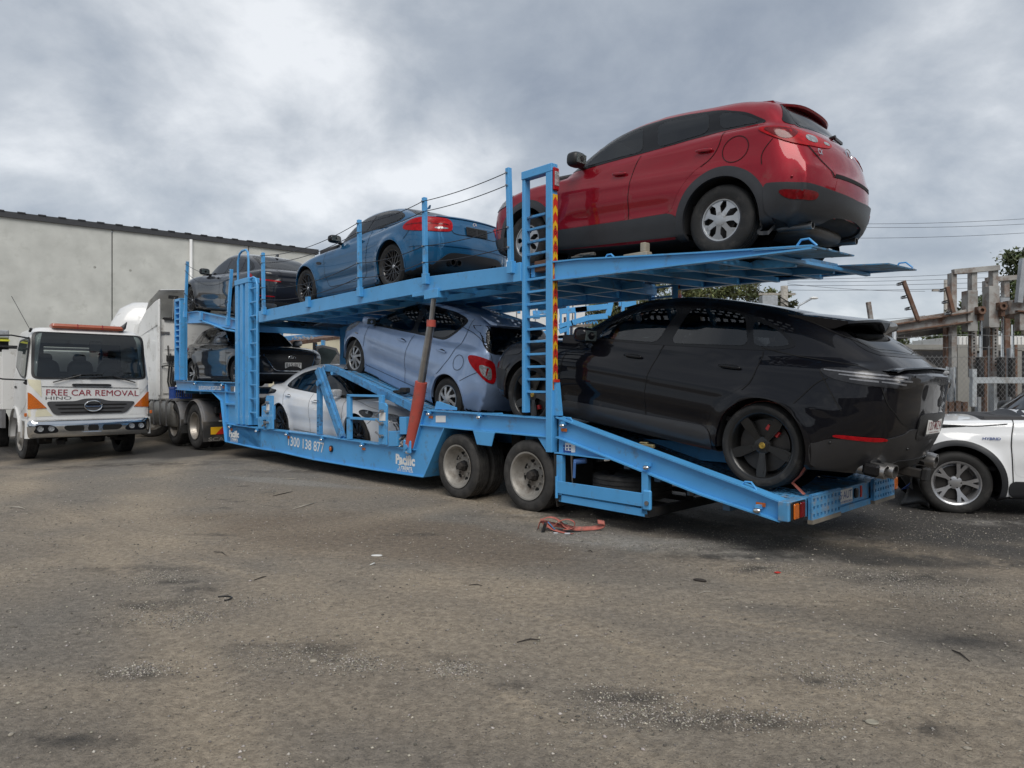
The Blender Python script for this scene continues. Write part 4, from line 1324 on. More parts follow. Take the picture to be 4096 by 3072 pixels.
def build_lilac_hatch():
	p = dict(hw=.8475,wb=2.51,R=.30,H=1.52,clear=.17,arch=.35,wr=.05,wf=2.5,xm=.8,tumble=.34,kroof=.14,
			 low=[(-.9,1.0),(-.5,1.10),(-.1,1.10),(.5,1.04),(1.3,.99),(2.2,.97),(2.6,.93),(2.9,.85),(3.15,.70),(3.3,.58)],
			 roof=[(-.95,.5),(-.62,1.00),(-.48,1.25),(-.36,1.40),(-.1,1.465),(.4,1.50),(.9,1.505),(1.3,1.47),(1.7,1.35),(2.1,1.17),(2.5,.98),(2.9,.80)],
			 plan=[(-.6,.76),(-.3,.825),(0,.84),(.6,.83),(1.3,.825),(2.1,.83),(2.51,.838),(2.9,.80),(3.28,.68)],
			 cabw=[(-.6,.66),(-.2,.71),(.4,.745),(1.2,.75),(1.9,.73),(2.5,.66)],
			 belt=[(-1,1.12),(.4,1.03),(2.6,.91)],
			 front=[(.15,3.16),(.35,3.26),(.55,3.28),(.75,3.2),(.9,3.0),(1.1,2.6)],
			 rear=[(.16,-.50),(.30,-.60),(.48,-.64),(.62,-.635),(.72,-.60),(.9,-.57),(1.05,-.54),(1.2,-.48),(1.42,-.33)],
			 under=[(-.9,.28),(-.3,.22),(0,.17),(3.3,.18)],
			 bumps=[(.44,.44,-.018,.09,.3,2.1),(.74,.72,.010,.06,-.2,2.7)],flare=.022,kf=.26,kr=.13,kc=.24)
	root,sh = base_car('lilac_hatchback','small pale blue lilac hatchback tilted nose up on the inner ramp of the lower deck',p,M_lilac,('hubcap9',.30,.185,.20))
	P = sh.patch
	dlo = [(2.50,.915),(2.22,1.10),(1.86,1.275),(1.40,1.405),(.95,1.45),(.45,1.455),(.14,1.42),(.06,1.37),(.18,1.20),(.34,1.055),(.7,1.03),(1.15,.995),(2.28,.90)]
	glasshouse(sh,root,dlo,[[(2.42,.925),(2.2,1.055),(2.14,.925)],[(2.10,.935),(2.10,1.10),(1.84,1.235),(1.44,1.36),(1.20,1.40),(1.14,1.02)],[(1.02,1.03),(1.06,1.415),(.60,1.425),(.20,1.40),(.12,1.355),(.24,1.18),(.38,1.08)]])
	P('front_door',[(2.20,.885),(2.24,.70),(2.20,.40),(2.14,.27),(1.06,.26),(1.12,.58),(1.10,.80),(1.05,.975)],'side',M_lilac,root,off=.002)
	P('rear_door',[(1.03,.975),(1.08,.80),(1.10,.58),(1.04,.26),(.48,.28),(.42,.42),(.34,.54),(.20,.68),(.06,.90),(.00,1.10),(.0,1.28),(.15,1.18),(.33,1.035)],'side',M_lilac,root,off=.002)
	sh.seams([([(1.04,.99),(1.095,.80),(1.11,.58),(1.05,.25)],'side',False),([(.02,1.43),(-.02,1.28),(-.01,1.10),(.06,.90),(.19,.68),(.27,.59)],'side',False),
			  ([(2.22,.89),(2.255,.70),(2.21,.40),(2.15,.27),(.48,.26)],'side',False),
			  ([(-.12 + .10 * math.cos(a),.845 + .105 * math.sin(a)) for a in [i * math.pi / 8 for i in range(16)]],'side',True),
			  ([(-.24,.62),(-.45,.80)],'side',False)],root)
	for hx in (0,2.51): arch_ring(sh,hx,root,M_lilac,.022,off=.006)
	for u,v in ((1.26,.86),(.28,.915)): handle(sh,u,v,root,M_lilac,L=.19)
	mirrors(sh,2.12,.93,root,M_lilac,size=(.075,.10,.07))
	P('hatch',[(-.56,1.02),(.56,1.02),(.55,.86),(.46,.68),(.40,.60),(-.40,.60),(-.46,.68),(-.55,.86)],'rear',M_lilac,root,off=.003,mirror=False)
	sh.seams([([(.62,1.42),(.66,1.2),(.60,1.02),(.57,.86),(.47,.67),(.40,.585),(0,.585)],'rear',False)],root,w=.004)
	P('rear_window',[(-.56,1.07),(.56,1.07),(.62,1.12),(.57,1.36),(-.57,1.36),(-.62,1.12)],'rear',M_glass,root,off=.005,mirror=False)
	P('tail_lamp',[(.86,1.00),(1.02,.985),(.98,.90),(.86,.80),(.72,.70),(.62,.66),(.58,.70),(.60,.85),(.66,.97)],'wrapr',M_redlens,root,off=.010,skirt=.012)
	P('tail_lamp_reflector',[(.84,.90),(.80,.80),(.68,.71),(.64,.72),(.66,.84),(.70,.89)],'wrapr',M_clrlens,root,off=.013,skirt=.004)
	sp = MB().prism([(-.10,1.49),(-.44,1.455),(-.45,1.425),(-.34,1.41)],-.55,.55); sp.build('roof_spoiler',M_lilac,root,bevel=.012)
	br = MB().rng(-.465,-.44,-.09,.09,1.428,1.452); br.build('high_brake_lamp',M_dkredlens,root)
	for i,ch in enumerate('TOYOTA'):
		Pm,N = sh.at(.44 - i * .035,.80,'wrapr')
		put_text('badge_letter',ch,M_chrome,root,Pm + N * .010,(0,-1,0),(0,0,1),height=.03,bold=.015)
	wi = MB().bar((-.60,.0,1.06),(-.56,-.30,1.09),.015,.02); wi.build('rear_wiper',M_black,root)
	P('head_lamp',[(.62,.68),(.80,.80),(1.25,.90),(1.30,.84),(1.1,.72),(.8,.62)],'wrapf',M_clrlens,root,off=.008)
	P('indicator',[(2.44,.73),(2.52,.73),(2.52,.705),(2.44,.705)],'side',M_clrlens,root,off=.01)
	P('windscreen',[(-.58,.98),(.58,.98),(.50,1.38),(-.50,1.38)],'front',M_glass,root,off=.004,mirror=False)
	sh.seams([([(2.65,-.55),(2.63,0),(2.65,.55),(2.95,.52),(3.05,0),(2.95,-.52)],'top',True)],root,mirror=False)
	place_car(root,(-1.985,1.232),1.26,.30,R(14.6))
	# grey tie-down strap over the front tyre, hooked to the ramp
	s = MB()
	return root

def build_white_sedan():
	p = dict(hw=.8975,wb=2.726,R=.325,H=1.48,clear=.15,arch=.375,wr=-.05,wf=2.75,xm=1.0,tumble=.44,kroof=.14,
			 low=[(-1.3,.90),(-.95,1.01),(-.6,1.06),(0,1.02),(.8,.97),(1.8,.93),(2.3,.93),(2.8,.87),(3.2,.77),(3.5,.66),(3.65,.55)],
			 roof=[(-1.3,.72),(-.85,.98),(-.5,1.13),(-.15,1.285),(.2,1.395),(.6,1.45),(1.05,1.465),(1.4,1.435),(1.75,1.305),(2.1,1.09),(2.45,.90),(2.9,.66)],
			 plan=[(-1.05,.76),(-.6,.85),(0,.885),(.8,.885),(1.8,.88),(2.6,.886),(3.1,.84),(3.6,.70)],
			 cabw=[(-.9,.58),(-.4,.66),(.2,.735),(1.0,.765),(1.8,.74),(2.4,.64)],
			 belt=[(-1,1.06),(.4,.98),(2.4,.90)],
			 front=[(.12,3.45),(.3,3.58),(.5,3.61),(.65,3.56),(.8,3.3),(1.0,2.8)],
			 rear=[(.15,-.85),(.3,-.97),(.5,-1.02),(.7,-1.02),(.85,-1.0),(.95,-.98),(1.05,-.93),(1.2,-.7)],
			 bumps=[(.42,.42,-.016,.10,.3,2.2),(.70,.66,.008,.06,.2,3.0)],flare=.02,kf=.34,kr=.22,kshoulder=.15,kc=.26)
	root,sh = base_car('white_sedan','white sedan with dark alloy wheels in the low well of the trailer',p,M_whitepaint,('multi',.325,.215,.235))
	P = sh.patch
	dlo = [(2.34,.915),(2.08,1.075),(1.80,1.24),(1.50,1.335),(1.13,1.37),(.74,1.35),(.38,1.275),(.05,1.135),(-.12,1.02),(.1,.985),(.6,.96),(1.2,.935),(1.9,.91)]
	glasshouse(sh,root,dlo,[[(2.20,.93),(2.0,1.07),(1.74,1.20),(1.46,1.275),(1.24,1.295),(1.18,.955)],[(1.04,.96),(1.06,1.30),(.74,1.285),(.46,1.235),(.42,.99)],[(.36,1.0),(.40,1.21),(.10,1.10),(-.03,1.03)]])
	P('front_door',[(2.28,.895),(2.32,.65),(2.22,.40),(2.14,.255),(1.16,.25),(1.16,.60),(1.14,.92)],'side',M_whitepaint,root,off=.002)
	P('rear_door',[(1.12,.92),(1.14,.60),(1.14,.25),(.52,.26),(.44,.42),(.30,.58),(.16,.72),(.10,.97)],'side',M_whitepaint,root,off=.002)
	sh.seams([([(1.13,.925),(1.15,.60),(1.15,.24)],'side',False),([(.08,.98),(.14,.72),(.29,.575),(.36,.49)],'side',False),([(2.29,.90),(2.335,.65),(2.23,.40),(2.15,.24),(.5,.24)],'side',False),
			  ([(3.0,.52),(3.12,.60),(3.14,.66)],'side',False)],root)
	for hx in (0,2.726): arch_ring(sh,hx,root,M_whitepaint,.018,off=.005)
	for u,v in ((1.34,.80),(.32,.85)): handle(sh,u,v,root,M_whitepaint,L=.20)
	mirrors(sh,2.02,.93,root,M_whitepaint,size=(.07,.10,.065))
	P('head_lamp',[(.56,.66),(.66,.70),(.95,.73),(1.28,.76),(1.34,.72),(1.15,.64),(.85,.59),(.6,.60)],'wrapf',M_clrlens,root,off=.007)
	P('head_lamp_surround',[(1.05,.74),(1.30,.765),(1.36,.72),(1.15,.635),(1.02,.66)],'wrapf',M_smkl,root,off=.0085,skirt=.004)
	P('grille',[(-.58,.66),(.58,.66),(.54,.44),(.36,.30),(-.36,.30),(-.54,.44)],'front',M_black,root,off=.008,mirror=False)
	P('windscreen',[(-.64,.93),(.64,.93),(.56,1.35),(-.56,1.35)],'front',M_glass,root,off=.004,mirror=False)
	P('tail_lamp',[(.50,.93),(.80,.95),(1.2,.93),(1.18,.87),(.85,.84),(.55,.86)],'wrapr',M_smkl,root,off=.007)
	sh.seams([([(2.30,-.72),(2.28,0),(2.30,.72),(2.9,.76),(3.35,.55),(3.5,0),(3.35,-.55),(2.9,-.76)],'top',True)],root,mirror=False)
	f = MB().prism([(-.02,1.33),(-.14,1.29),(-.13,1.36),(-.10,1.36)],-.012,.012); f.build('roof_aerial',M_whitepaint,root,bevel=.004)
	place_car(root,(-7.0,.715),1.26,.325,R(-2.4),facing_front=False)
	return root

def build_grey_hatch():
	p = dict(hw=.8975,wb=2.65,R=.32,H=1.47,clear=.15,arch=.37,wr=.0,wf=2.65,xm=.9,tumble=.40,kroof=.13,
			 low=[(-.95,.98),(-.6,1.06),(0,1.03),(1.0,.98),(2.2,.97),(2.7,.93),(3.1,.86),(3.35,.76),(3.5,.62)],
			 roof=[(-1.05,.60),(-.78,.95),(-.55,1.20),(-.35,1.35),(0,1.42),(.5,1.455),(1.0,1.455),(1.4,1.42),(1.75,1.30),(2.15,1.09),(2.5,.90),(2.9,.68)],
			 plan=[(-.8,.78),(-.4,.86),(0,.885),(1.3,.875),(2.65,.885),(3.1,.84),(3.5,.72)],
			 cabw=[(-.8,.62),(-.3,.70),(.4,.755),(1.3,.77),(2.0,.73),(2.5,.64)],
			 belt=[(-1,1.05),(.4,1.0),(2.4,.95)],
			 front=[(.14,3.38),(.3,3.48),(.5,3.51),(.65,3.50),(.78,3.42),(.9,3.2),(1.1,2.7)],
			 rear=[(.16,-.66),(.3,-.76),(.5,-.80),(.8,-.78),(1.0,-.72),(1.2,-.58)],
			 bumps=[(.42,.42,-.02,.09,.3,2.1),(.82,.80,.012,.05,-.3,2.9)],flare=.02,kf=.28,kr=.16)
	root,sh = base_car('grey_hatchback','dark grey hatchback facing the camera on the front lower deck with a wide black grille',p,M_graphite,('twin5',.32,.21,.225),steer=R(0))
	P = sh.patch
	dlo = [(2.22,.965),(1.98,1.12),(1.68,1.265),(1.30,1.345),(.9,1.36),(.5,1.345),(.15,1.28),(-.15,1.13),(-.28,1.045),(.1,1.02),(.9,1.0)]
	glasshouse(sh,root,dlo,[[(2.06,.98),(1.86,1.12),(1.60,1.245),(1.25,1.31),(1.10,1.32),(1.06,1.015)],([(.95,1.02),(1.0,1.32),(.5,1.305),(.32,1.28),(.26,1.035)],M_paneclear),([(.18,1.04),(.22,1.24),(-.1,1.11),(-.16,1.06)],M_paneclear)])
	P('front_door',[(2.12,.95),(2.16,.70),(2.10,.40),(2.02,.26),(1.03,.26),(1.04,.60),(1.0,.99)],'side',M_graphite,root,off=.002)
	P('rear_door',[(.98,.99),(1.02,.60),(1.01,.26),(.48,.27),(.42,.44),(.30,.56),(.14,.68),(.04,.80),(.02,1.0)],'side',M_graphite,root,off=.002)
	sh.seams([([(.99,1.0),(1.03,.60),(1.02,.25)],'side',False),([(.01,1.01),(.03,.80),(.13,.68),(.3,.55)],'side',False),([(2.13,.96),(2.175,.70),(2.11,.40),(2.03,.25),(.5,.25)],'side',False)],root)
	for hx in (0,2.65): arch_ring(sh,hx,root,M_graphite,.018,off=.005)
	for u,v in ((1.2,.86),(.2,.89)): handle(sh,u,v,root,M_graphite,L=.18)
	mirrors(sh,1.92,.985,root,M_silver,size=(.075,.11,.07))
	P('head_lamp',[(.54,.72),(.66,.74),(.95,.79),(1.22,.82),(1.26,.76),(1.05,.67),(.75,.63),(.58,.63)],'wrapf',M_smkl,root,off=.007)
	P('head_lamp_reflector',[(.66,.70),(.80,.725),(.82,.66),(.68,.65)],'wrapf',M_clrlens,root,off=.010,skirt=.004)
	P('head_lamp_reflector',[(.88,.735),(1.08,.755),(1.04,.69),(.9,.67)],'wrapf',M_clrlens,root,off=.010,skirt=.004)
	P('grille_frame',[(-.56,.735),(.56,.735),(.58,.69),(.42,.42),(.34,.37),(-.34,.37),(-.42,.42),(-.58,.69)],'front',M_chrome,root,off=.010,mirror=False)
	P('grille',[(-.545,.72),(.545,.72),(.56,.685),(.40,.42),(.33,.385),(-.33,.385),(-.40,.42),(-.56,.685)],'front',M_black,root,off=.016,mirror=False)
	Pm,N = sh.at(0,.655,'front')
	e = MB(); k = 22
	pts = [(0,.078 * math.cos(i * 2 * math.pi / k),.04 * math.sin(i * 2 * math.pi / k)) for i in range(k + 1)]
	e.tube(pts,.005,6);
	for a,b in (((-.035,-.025),(-.015,.025)),((.015,-.025),(.035,.025)),((-.028,-.006),(.028,.006))): e.bar((0,a[0],a[1]),(0,b[0],b[1]),.01,.006,up=(1,0,0))
	o = e.build('emblem',M_chrome,root,smooth=40); o.location = Pm + Vector((.025,0,0))
	plate(root,sh,'815·BI7',0,.49,'front',w=.37,h=.125,m_txt=M_blk_print,small='QUEENSLAND - SUNSHINE STATE')
	P('lower_intake',[(-.62,.30),(.62,.30),(.56,.20),(-.56,.20)],'front',M_black,root,off=.008,mirror=False)
	P('front_lip',[(-1.15,.335),(1.15,.335),(1.15,.315),(-1.15,.315)],'wrapf',M_silver,root,off=.008,mirror=False,rnd_=0)
	P('fog_lamp',[(.82,.50),(1.08,.54),(1.04,.36),(.86,.36)],'wrapf',M_black,root,off=.006)
	P('windscreen',[(-.64,.98),(.64,.98),(.55,1.37),(-.55,1.37)],'front',M_glass,root,off=.004,mirror=False)
	sh.seams([([(2.30,-.72),(2.28,0),(2.30,.72),(2.9,.76),(3.3,.58),(3.42,0),(3.3,-.58),(2.9,-.76)],'top',True)],root,mirror=False)
	P('tail_lamp',[(.50,.93),(.80,.95),(1.1,.93),(1.06,.82),(.55,.82)],'wrapr',M_redlens,root,off=.007)
	place_car(root,(-11.80,1.70),1.28,.32,R(-.7),facing_front=False)
	return root

def build_black_sedan():
	p = dict(hw=.93,wb=2.87,R=.345,H=1.46,clear=.15,arch=.39,wr=-.15,wf=2.85,xm=1.1,tumble=.42,kroof=.13,
			 low=[(-1.25,1.02),(-.95,1.07),(-.5,1.07),(.2,1.02),(1.0,.98),(2.0,.95),(2.4,.96),(2.9,.92),(3.3,.84),(3.6,.72),(3.75,.6)],
			 roof=[(-1.3,.74),(-.85,.99),(-.55,1.12),(-.15,1.28),(.2,1.385),(.6,1.435),(1.1,1.455),(1.5,1.43),(1.85,1.30),(2.2,1.11),(2.5,.95),(2.9,.72)],
			 plan=[(-1.1,.82),(-.6,.90),(0,.92),(1.4,.90),(2.87,.92),(3.3,.87),(3.7,.74)],
			 cabw=[(-.9,.60),(-.4,.68),(.2,.745),(1.2,.775),(2.0,.75),(2.6,.66)],
			 belt=[(-1,1.07),(.4,1.0),(2.4,.93)],
			 front=[(.14,3.58),(.3,3.68),(.5,3.71),(.7,3.68),(.85,3.4),(1.0,3.0)],
			 rear=[(.16,-.90),(.3,-1.02),(.5,-1.06),(.75,-1.05),(.9,-1.04),(1.02,-1.07),(1.1,-1.0)],
			 bumps=[(.40,.42,-.02,.09,.3,2.3),(.82,.76,.012,.05,-.3,3.1)],flare=.022,kf=.28,kr=.17)
	root,sh = base_car('black_sedan','black sedan with slim red tail lamps at the front of the upper deck',p,M_blackmet,('mesh',.345,.24,.25))
	P = sh.patch
	dlo = [(2.30,.955),(2.02,1.12),(1.75,1.255),(1.40,1.345),(1.0,1.375),(.6,1.36),(.25,1.30),(-.05,1.20),(-.2,1.10),(-.15,1.04),(.3,1.01),(1.2,.975)]
	glasshouse(sh,root,dlo,[[(2.14,.965),(1.92,1.115),(1.66,1.245),(1.36,1.315),(1.15,1.335),(1.12,.99)],[(1.02,1.0),(1.05,1.335),(.6,1.32),(.36,1.285),(.34,1.03)],[(.26,1.035),(.28,1.26),(0,1.17),(-.12,1.09),(-.08,1.06)]])
	P('front_door',[(2.24,.94),(2.28,.65),(2.20,.40),(2.14,.26),(1.10,.25),(1.10,.60),(1.07,.96)],'side',M_blackmet,root,off=.002)
	P('rear_door',[(1.05,.96),(1.08,.60),(1.08,.25),(.55,.26),(.46,.42),(.32,.58),(.18,.72),(.12,1.0)],'side',M_blackmet,root,off=.002)
	sh.seams([([(1.06,.97),(1.09,.60),(1.09,.24)],'side',False),([(.11,1.01),(.17,.72),(.31,.58)],'side',False),([(2.25,.95),(2.295,.65),(2.21,.40),(2.15,.25),(.55,.24)],'side',False)],root)
	for hx in (0,2.87): arch_ring(sh,hx,root,M_blackmet,.016,off=.005)
	for u,v in ((1.26,.87),(.3,.90)): handle(sh,u,v,root,M_blackmet,L=.18)
	mirrors(sh,2.10,.96,root,M_blackgloss,size=(.075,.11,.075))
	P('tail_lamp',[(.46,.93),(.7,.95),(1.05,.96),(1.24,.965),(1.20,.88),(1.08,.83),(.75,.81),(.46,.81)],'wrapr',M_smkl,root,off=.006)
	P('tail_lamp_band',[(1.08,.955),(1.24,.96),(1.20,.88),(1.10,.835),(.46,.815),(.46,.84),(1.0,.87)],'wrapr',M_redlens,root,off=.010,skirt=.008)
	P('rear_window',[(-.58,1.12),(.58,1.12),(.50,1.37),(-.50,1.37)],'rear',M_glass,root,off=.004,mirror=False)
	P('rear_valance',[(-1.1,.42),(1.1,.42),(1.05,.24),(-1.05,.24)],'wrapr',M_black,root,off=.010,mirror=False)
	P('rear_reflector',[(.55,.53),(1.0,.53),(1.0,.51),(.55,.51)],'wrapr',M_redlens,root,off=.008)
	P('exhaust_surround',[(.50,.38),(.92,.38),(.88,.28),(.54,.28)],'wrapr',M_steel,root,off=.014)
	sh.seams([([(.50,1.06),(.46,.96),(.45,.80),(.40,.74),(0,.74)],'rear',False)],root,w=.004)
	f = MB().prism([(.34,1.43),(.20,1.41),(.20,1.475),(.24,1.475)],-.015,.015); f.build('roof_aerial',M_blackmet,root,bevel=.004)
	P('head_lamp',[(.62,.72),(.9,.78),(1.2,.80),(1.15,.68),(.7,.65)],'wrapf',M_clrlens,root,off=.006)
	P('windscreen',[(-.62,.98),(.62,.98),(.53,1.36),(-.53,1.36)],'front',M_glass,root,off=.004,mirror=False)
	sh.seams([([(2.25,-.70),(2.23,0),(2.25,.70),(2.95,.74),(3.4,.52),(3.52,0),(3.4,-.52),(2.95,-.74)],'top',True)],root,mirror=False)
	place_car(root,(-8.88,3.13),1.26,.345,R(6.2))
	return root

def build_white_suv():
	"""damaged white car on the ground at the right, nose towards the trailer; its wing and wheel are in view"""
	p = dict(hw=.9275,wb=2.69,R=.355,H=1.70,clear=.20,arch=.425,wr=0,wf=2.65,xm=1.0,tumble=.38,kroof=.12,
			 low=[(-.95,1.12),(-.5,1.15),(1.0,1.12),(2.0,1.10),(2.5,1.09),(3.0,1.06),(3.3,1.0),(3.5,.9)],
			 roof=[(-1.1,.8),(-.8,1.2),(-.55,1.5),(-.2,1.62),(.5,1.68),(1.1,1.685),(1.35,1.60),(1.7,1.38),(2.02,1.13),(2.4,.88)],
			 plan=[(-.9,.85),(0,.905),(1.3,.89),(2.69,.905),(3.1,.88),(3.5,.80)],
			 cabw=[(-.8,.72),(.2,.80),(1.3,.81),(2.0,.78),(2.6,.70)],belt=[(-1,1.16),(3,1.08)],
			 front=[(.2,3.0),(.5,3.05),(.7,3.12),(.85,3.36),(.95,3.40),(1.1,3.3)],rear=[(.2,-.8),(.6,-.92),(1.0,-.86),(1.3,-.7)],
			 bumps=[(.50,.50,-.02,.10,.3,2.1),(.88,.86,.012,.06,-.3,3.0)],flare=.03,kf=.10,kr=.16,kc=.12,kshoulder=.08,crown=.05)
	root,sh = base_car('white_suv','damaged white hybrid car without its front bumper standing on the ground at the right',p,M_whitepaint,('split5',.355,.235,.24))
	P = sh.patch
	dlo = [(2.02,1.10),(1.75,1.32),(1.50,1.47),(1.2,1.565),(.5,1.60),(0,1.54),(-.35,1.30),(-.2,1.19),(1.0,1.14)]
	glasshouse(sh,root,dlo,[[(1.86,1.125),(1.66,1.31),(1.46,1.44),(1.24,1.51),(1.12,1.53),(1.08,1.16)],[(1.0,1.17),(1.02,1.54),(.35,1.55),(.30,1.20)]])
	P('front_door',[(2.12,1.075),(2.17,.85),(2.14,.45),(1.04,.42),(1.06,1.11)],'side',M_whitepaint,root,off=.002)
	P('sill_cladding',[(2.20,.40),(.5,.40),(.5,.22),(2.20,.22)],'side',M_clad,root,off=.012)
	sh.seams([([(2.13,1.09),(2.18,.85),(2.15,.24)],'side',False),([(1.05,1.12),(1.05,.24)],'side',False),([(2.2,1.02),(2.5,.99),(2.8,1.0),(3.0,1.0)],'side',False)],root,w=.005)
	for hx in (0,2.69): arch_ring(sh,hx,root,M_clad,.055,off=.012,a0=-24,a1=204,name='arch_cladding')
	mirrors(sh,1.72,1.11,root,M_black,size=(.09,.12,.08))
	P('bonnet_gap',[(3.36,.885),(2.98,.955),(2.55,.99),(2.98,.992),(3.36,.955)],'side',M_seam,root,off=.006,mirror=False)
	P('torn_wing_edge',[(3.40,.80),(3.16,.84),(3.12,.60),(3.02,.42),(3.40,.42)],'side',M_black,root,off=.008,mirror=False)
	P('windscreen',[(-.66,1.17),(.66,1.17),(.55,1.58),(-.55,1.58)],'front',M_glass2,root,off=.004,mirror=False)
	P('scuttle',[(2.16,-.60),(2.16,.60),(1.98,.74),(1.98,-.74)],'top',M_black,root,off=.006,mirror=False)
	Pm,N = sh.at(2.36,.86,'side')
	put_text('badge_lettering','HYBRID',M_bluep,root,Pm + N * .01,(-1,0,0),(0,0,1),width=.17,height=.028,bold=.02)
	# torn nose: exposed crash beam, broken brackets, hanging liner and a loose cable
	d = MB()
	d.rng(3.00,3.20,-.66,.66,.50,.60)
	d.build('crash_beam',M_steel,root,bevel=.01)
	for sd in (1,-1):
		q = MB().rng(2.9,3.12,.50 * sd,.62 * sd,.42,.56); q.build('crash_bracket',M_steel,root,bevel=.008)
	d = MB().rng(2.85,3.04,-.62,.62,.36,.86); d.build('radiator',M_black,root)
	for i in range(6):
		d = MB().box((3.1 + rnd.uniform(-.04,.08),rnd.uniform(.3,.8),rnd.uniform(.30,.50)),(rnd.uniform(.05,.14),rnd.uniform(.04,.12),rnd.uniform(.04,.14)),Matrix.Rotation(rnd.uniform(-1,1),3,'Y') @ Matrix.Rotation(rnd.uniform(-1,1),3,'Z'))
		d.build('broken_bracket',rnd.choice([M_steel,M_black,M_silver]),root,bevel=.004)
	bm_ = MB(); nu,nv = 8,10
	for i in range(nv + 1):
		for j in range(nu + 1):
			u = j / nu; v = i / nv
			bm_.v.append((3.02 + .16 * u + .05 * math.sin(v * 5 + u * 2) - .02 * v,.80 - .34 * (u - .3) + .03 * math.sin(6 * v),.46 - .40 * v + .03 * math.sin(u * 5)))
	for i in range(nv):
		for j in range(nu):
			a = i * (nu + 1) + j; bm_.f.append((a,a + 1,a + nu + 2,a + nu + 1))
	o = bm_.build('torn_liner',M_black,root,smooth=True)
	md = o.modifiers.new('thick','SOLIDIFY'); md.thickness = .004
	c = MB().tube([(3.05,.72,.40),(3.14,.78,.30),(3.20,.74,.24),(3.12,.66,.25),(3.06,.60,.34)],.006,6); c.build('loose_cable',M_bluep,root,smooth=True)
	rx,ry = 7.78,7.65
	root.matrix_world = Matrix.Translation((rx,ry,-.02)) @ Matrix.Rotation(math.pi - R(20),4,'Z')
	return root
# ------------------------------------------------------------------ trailer
FPX = 2778.0

def S(px,py,y=0.0):
	"""a sight line of the survey photograph met with the upright plane y of the trailer: (x, z)"""
	u = (px - 2048) / FPX; v = -(py - 1536) / FPX
	t = (y + TO[0] * TS + TO[1] * TC) / (u * TS + TC)
	return ((t * u - TO[0]) * TC - (t - TO[1]) * TS,EYE + t * v)

def SX(px,py,xt):
	"""the same with the cross plane x: (y, z)"""
	u = (px - 2048) / FPX; v = -(py - 1536) / FPX
	yt = (u * (TO[1] - xt * TS) - TO[0] - xt * TC) / (TS - u * TC)
	return (yt,EYE + v * (TO[1] - xt * TS + yt * TC))

def SL(pts,y=0.0): return [S(a,b,y) for a,b in pts]

M_tb = mat('sky blue trailer paint',(.080,.335,.66),.38,coat=.12,var=.07,scale=3,dirt=(.13,.13,.12),dirt_amt=.16,dscale=4.5,bump=.05,bscale=40)
M_tbworn = mat('worn blue paint with bare metal',(.075,.27,.50),.45,var=.15,dirt=(.24,.22,.20),dirt_amt=.42,dscale=9)
M_tbrust = mat('blue paint scraped to rust',(.06,.24,.48),.5,var=.2,dirt=(.07,.045,.03),dirt_amt=.36,dscale=10)
M_deck = mat('grimy deck plate',(.05,.12,.20),.6,var=.25,dirt=(.06,.052,.045),dirt_amt=.7,dscale=4,bump=.3,bscale=30)
M_cable = mat('wire rope',(.02,.022,.03),.5,metal=.4)
M_redram = mat('faded red ram paint',(.42,.075,.055),.5,var=.1,scale=5,dirt=(.2,.09,.07),dirt_amt=.3,dscale=8)
M_wheelst = mat('dusty steel wheel',(.30,.285,.26),.5,metal=.35,var=.15,dirt=(.17,.145,.12),dirt_amt=.5,dscale=5)
M_webbing = mat('faded red webbing',(.42,.13,.10),.85,var=.2,scale=30,dirt=(.16,.10,.08),dirt_amt=.35,dscale=20,bump=.4,bscale=200)
M_greyweb = mat('grey webbing',(.10,.095,.085),.85,var=.15)
M_yellow = mat('yellow reflective',(.75,.42,.02),.4,var=.05)
M_redrefl = mat('red reflective',(.55,.03,.02),.4,var=.05)
M_rubberflap = mat('rubber mud flap',(.022,.022,.022),.65,dirt=(.08,.07,.06),dirt_amt=.5,bump=.15)

TR = empty('car_carrier_trailer',to_world(0,0,0),-TH,'sky blue two deck car carrier trailer loaded with seven cars','car trailer')

TILT = [0.0]

def tp(name,b,m=M_tb,parent=None,bevel=.003,smooth=None,kind=None):
	if TILT[0]: b.v = [(x,y,z + TILT[0] * y) for x,y,z in b.v]
	return b.build(name,m,parent or TR,smooth=smooth,bevel=bevel,kind=kind)

def girder(name,top,bot,y0=0.0,far=False,m=M_tb,rec=.045,fw=.12,ft=.014,parent=None,fmat=None):
	f = (lambda y: 2.5 - y) if far else (lambda y: y)
	b = MB()
	b.prism(list(top) + list(bot)[::-1],f(y0 + rec),f(y0 + rec + .014))
	w = tp(name,b,m,parent,bevel=0)
	for pts in (top,bot):
		g = MB()
		for a,c in zip(pts[:-1],pts[1:]):
			d = math.dist(a,c); ux,uz = (c[0] - a[0]) / d,(c[1] - a[1]) / d
			nx,nz = -uz * ft / 2,ux * ft / 2
			g.prism([(a[0] - nx,a[1] - nz),(c[0] - nx,c[1] - nz),(c[0] + nx,c[1] + nz),(a[0] + nx,a[1] + nz)],f(y0),f(y0 + fw))
		if TILT[0]: g.v = [(x,y,z + TILT[0] * y) for x,y,z in g.v]
		g.build('flange',fmat or m,w,kind='stuff' if len(pts) > 2 else None)
	return w

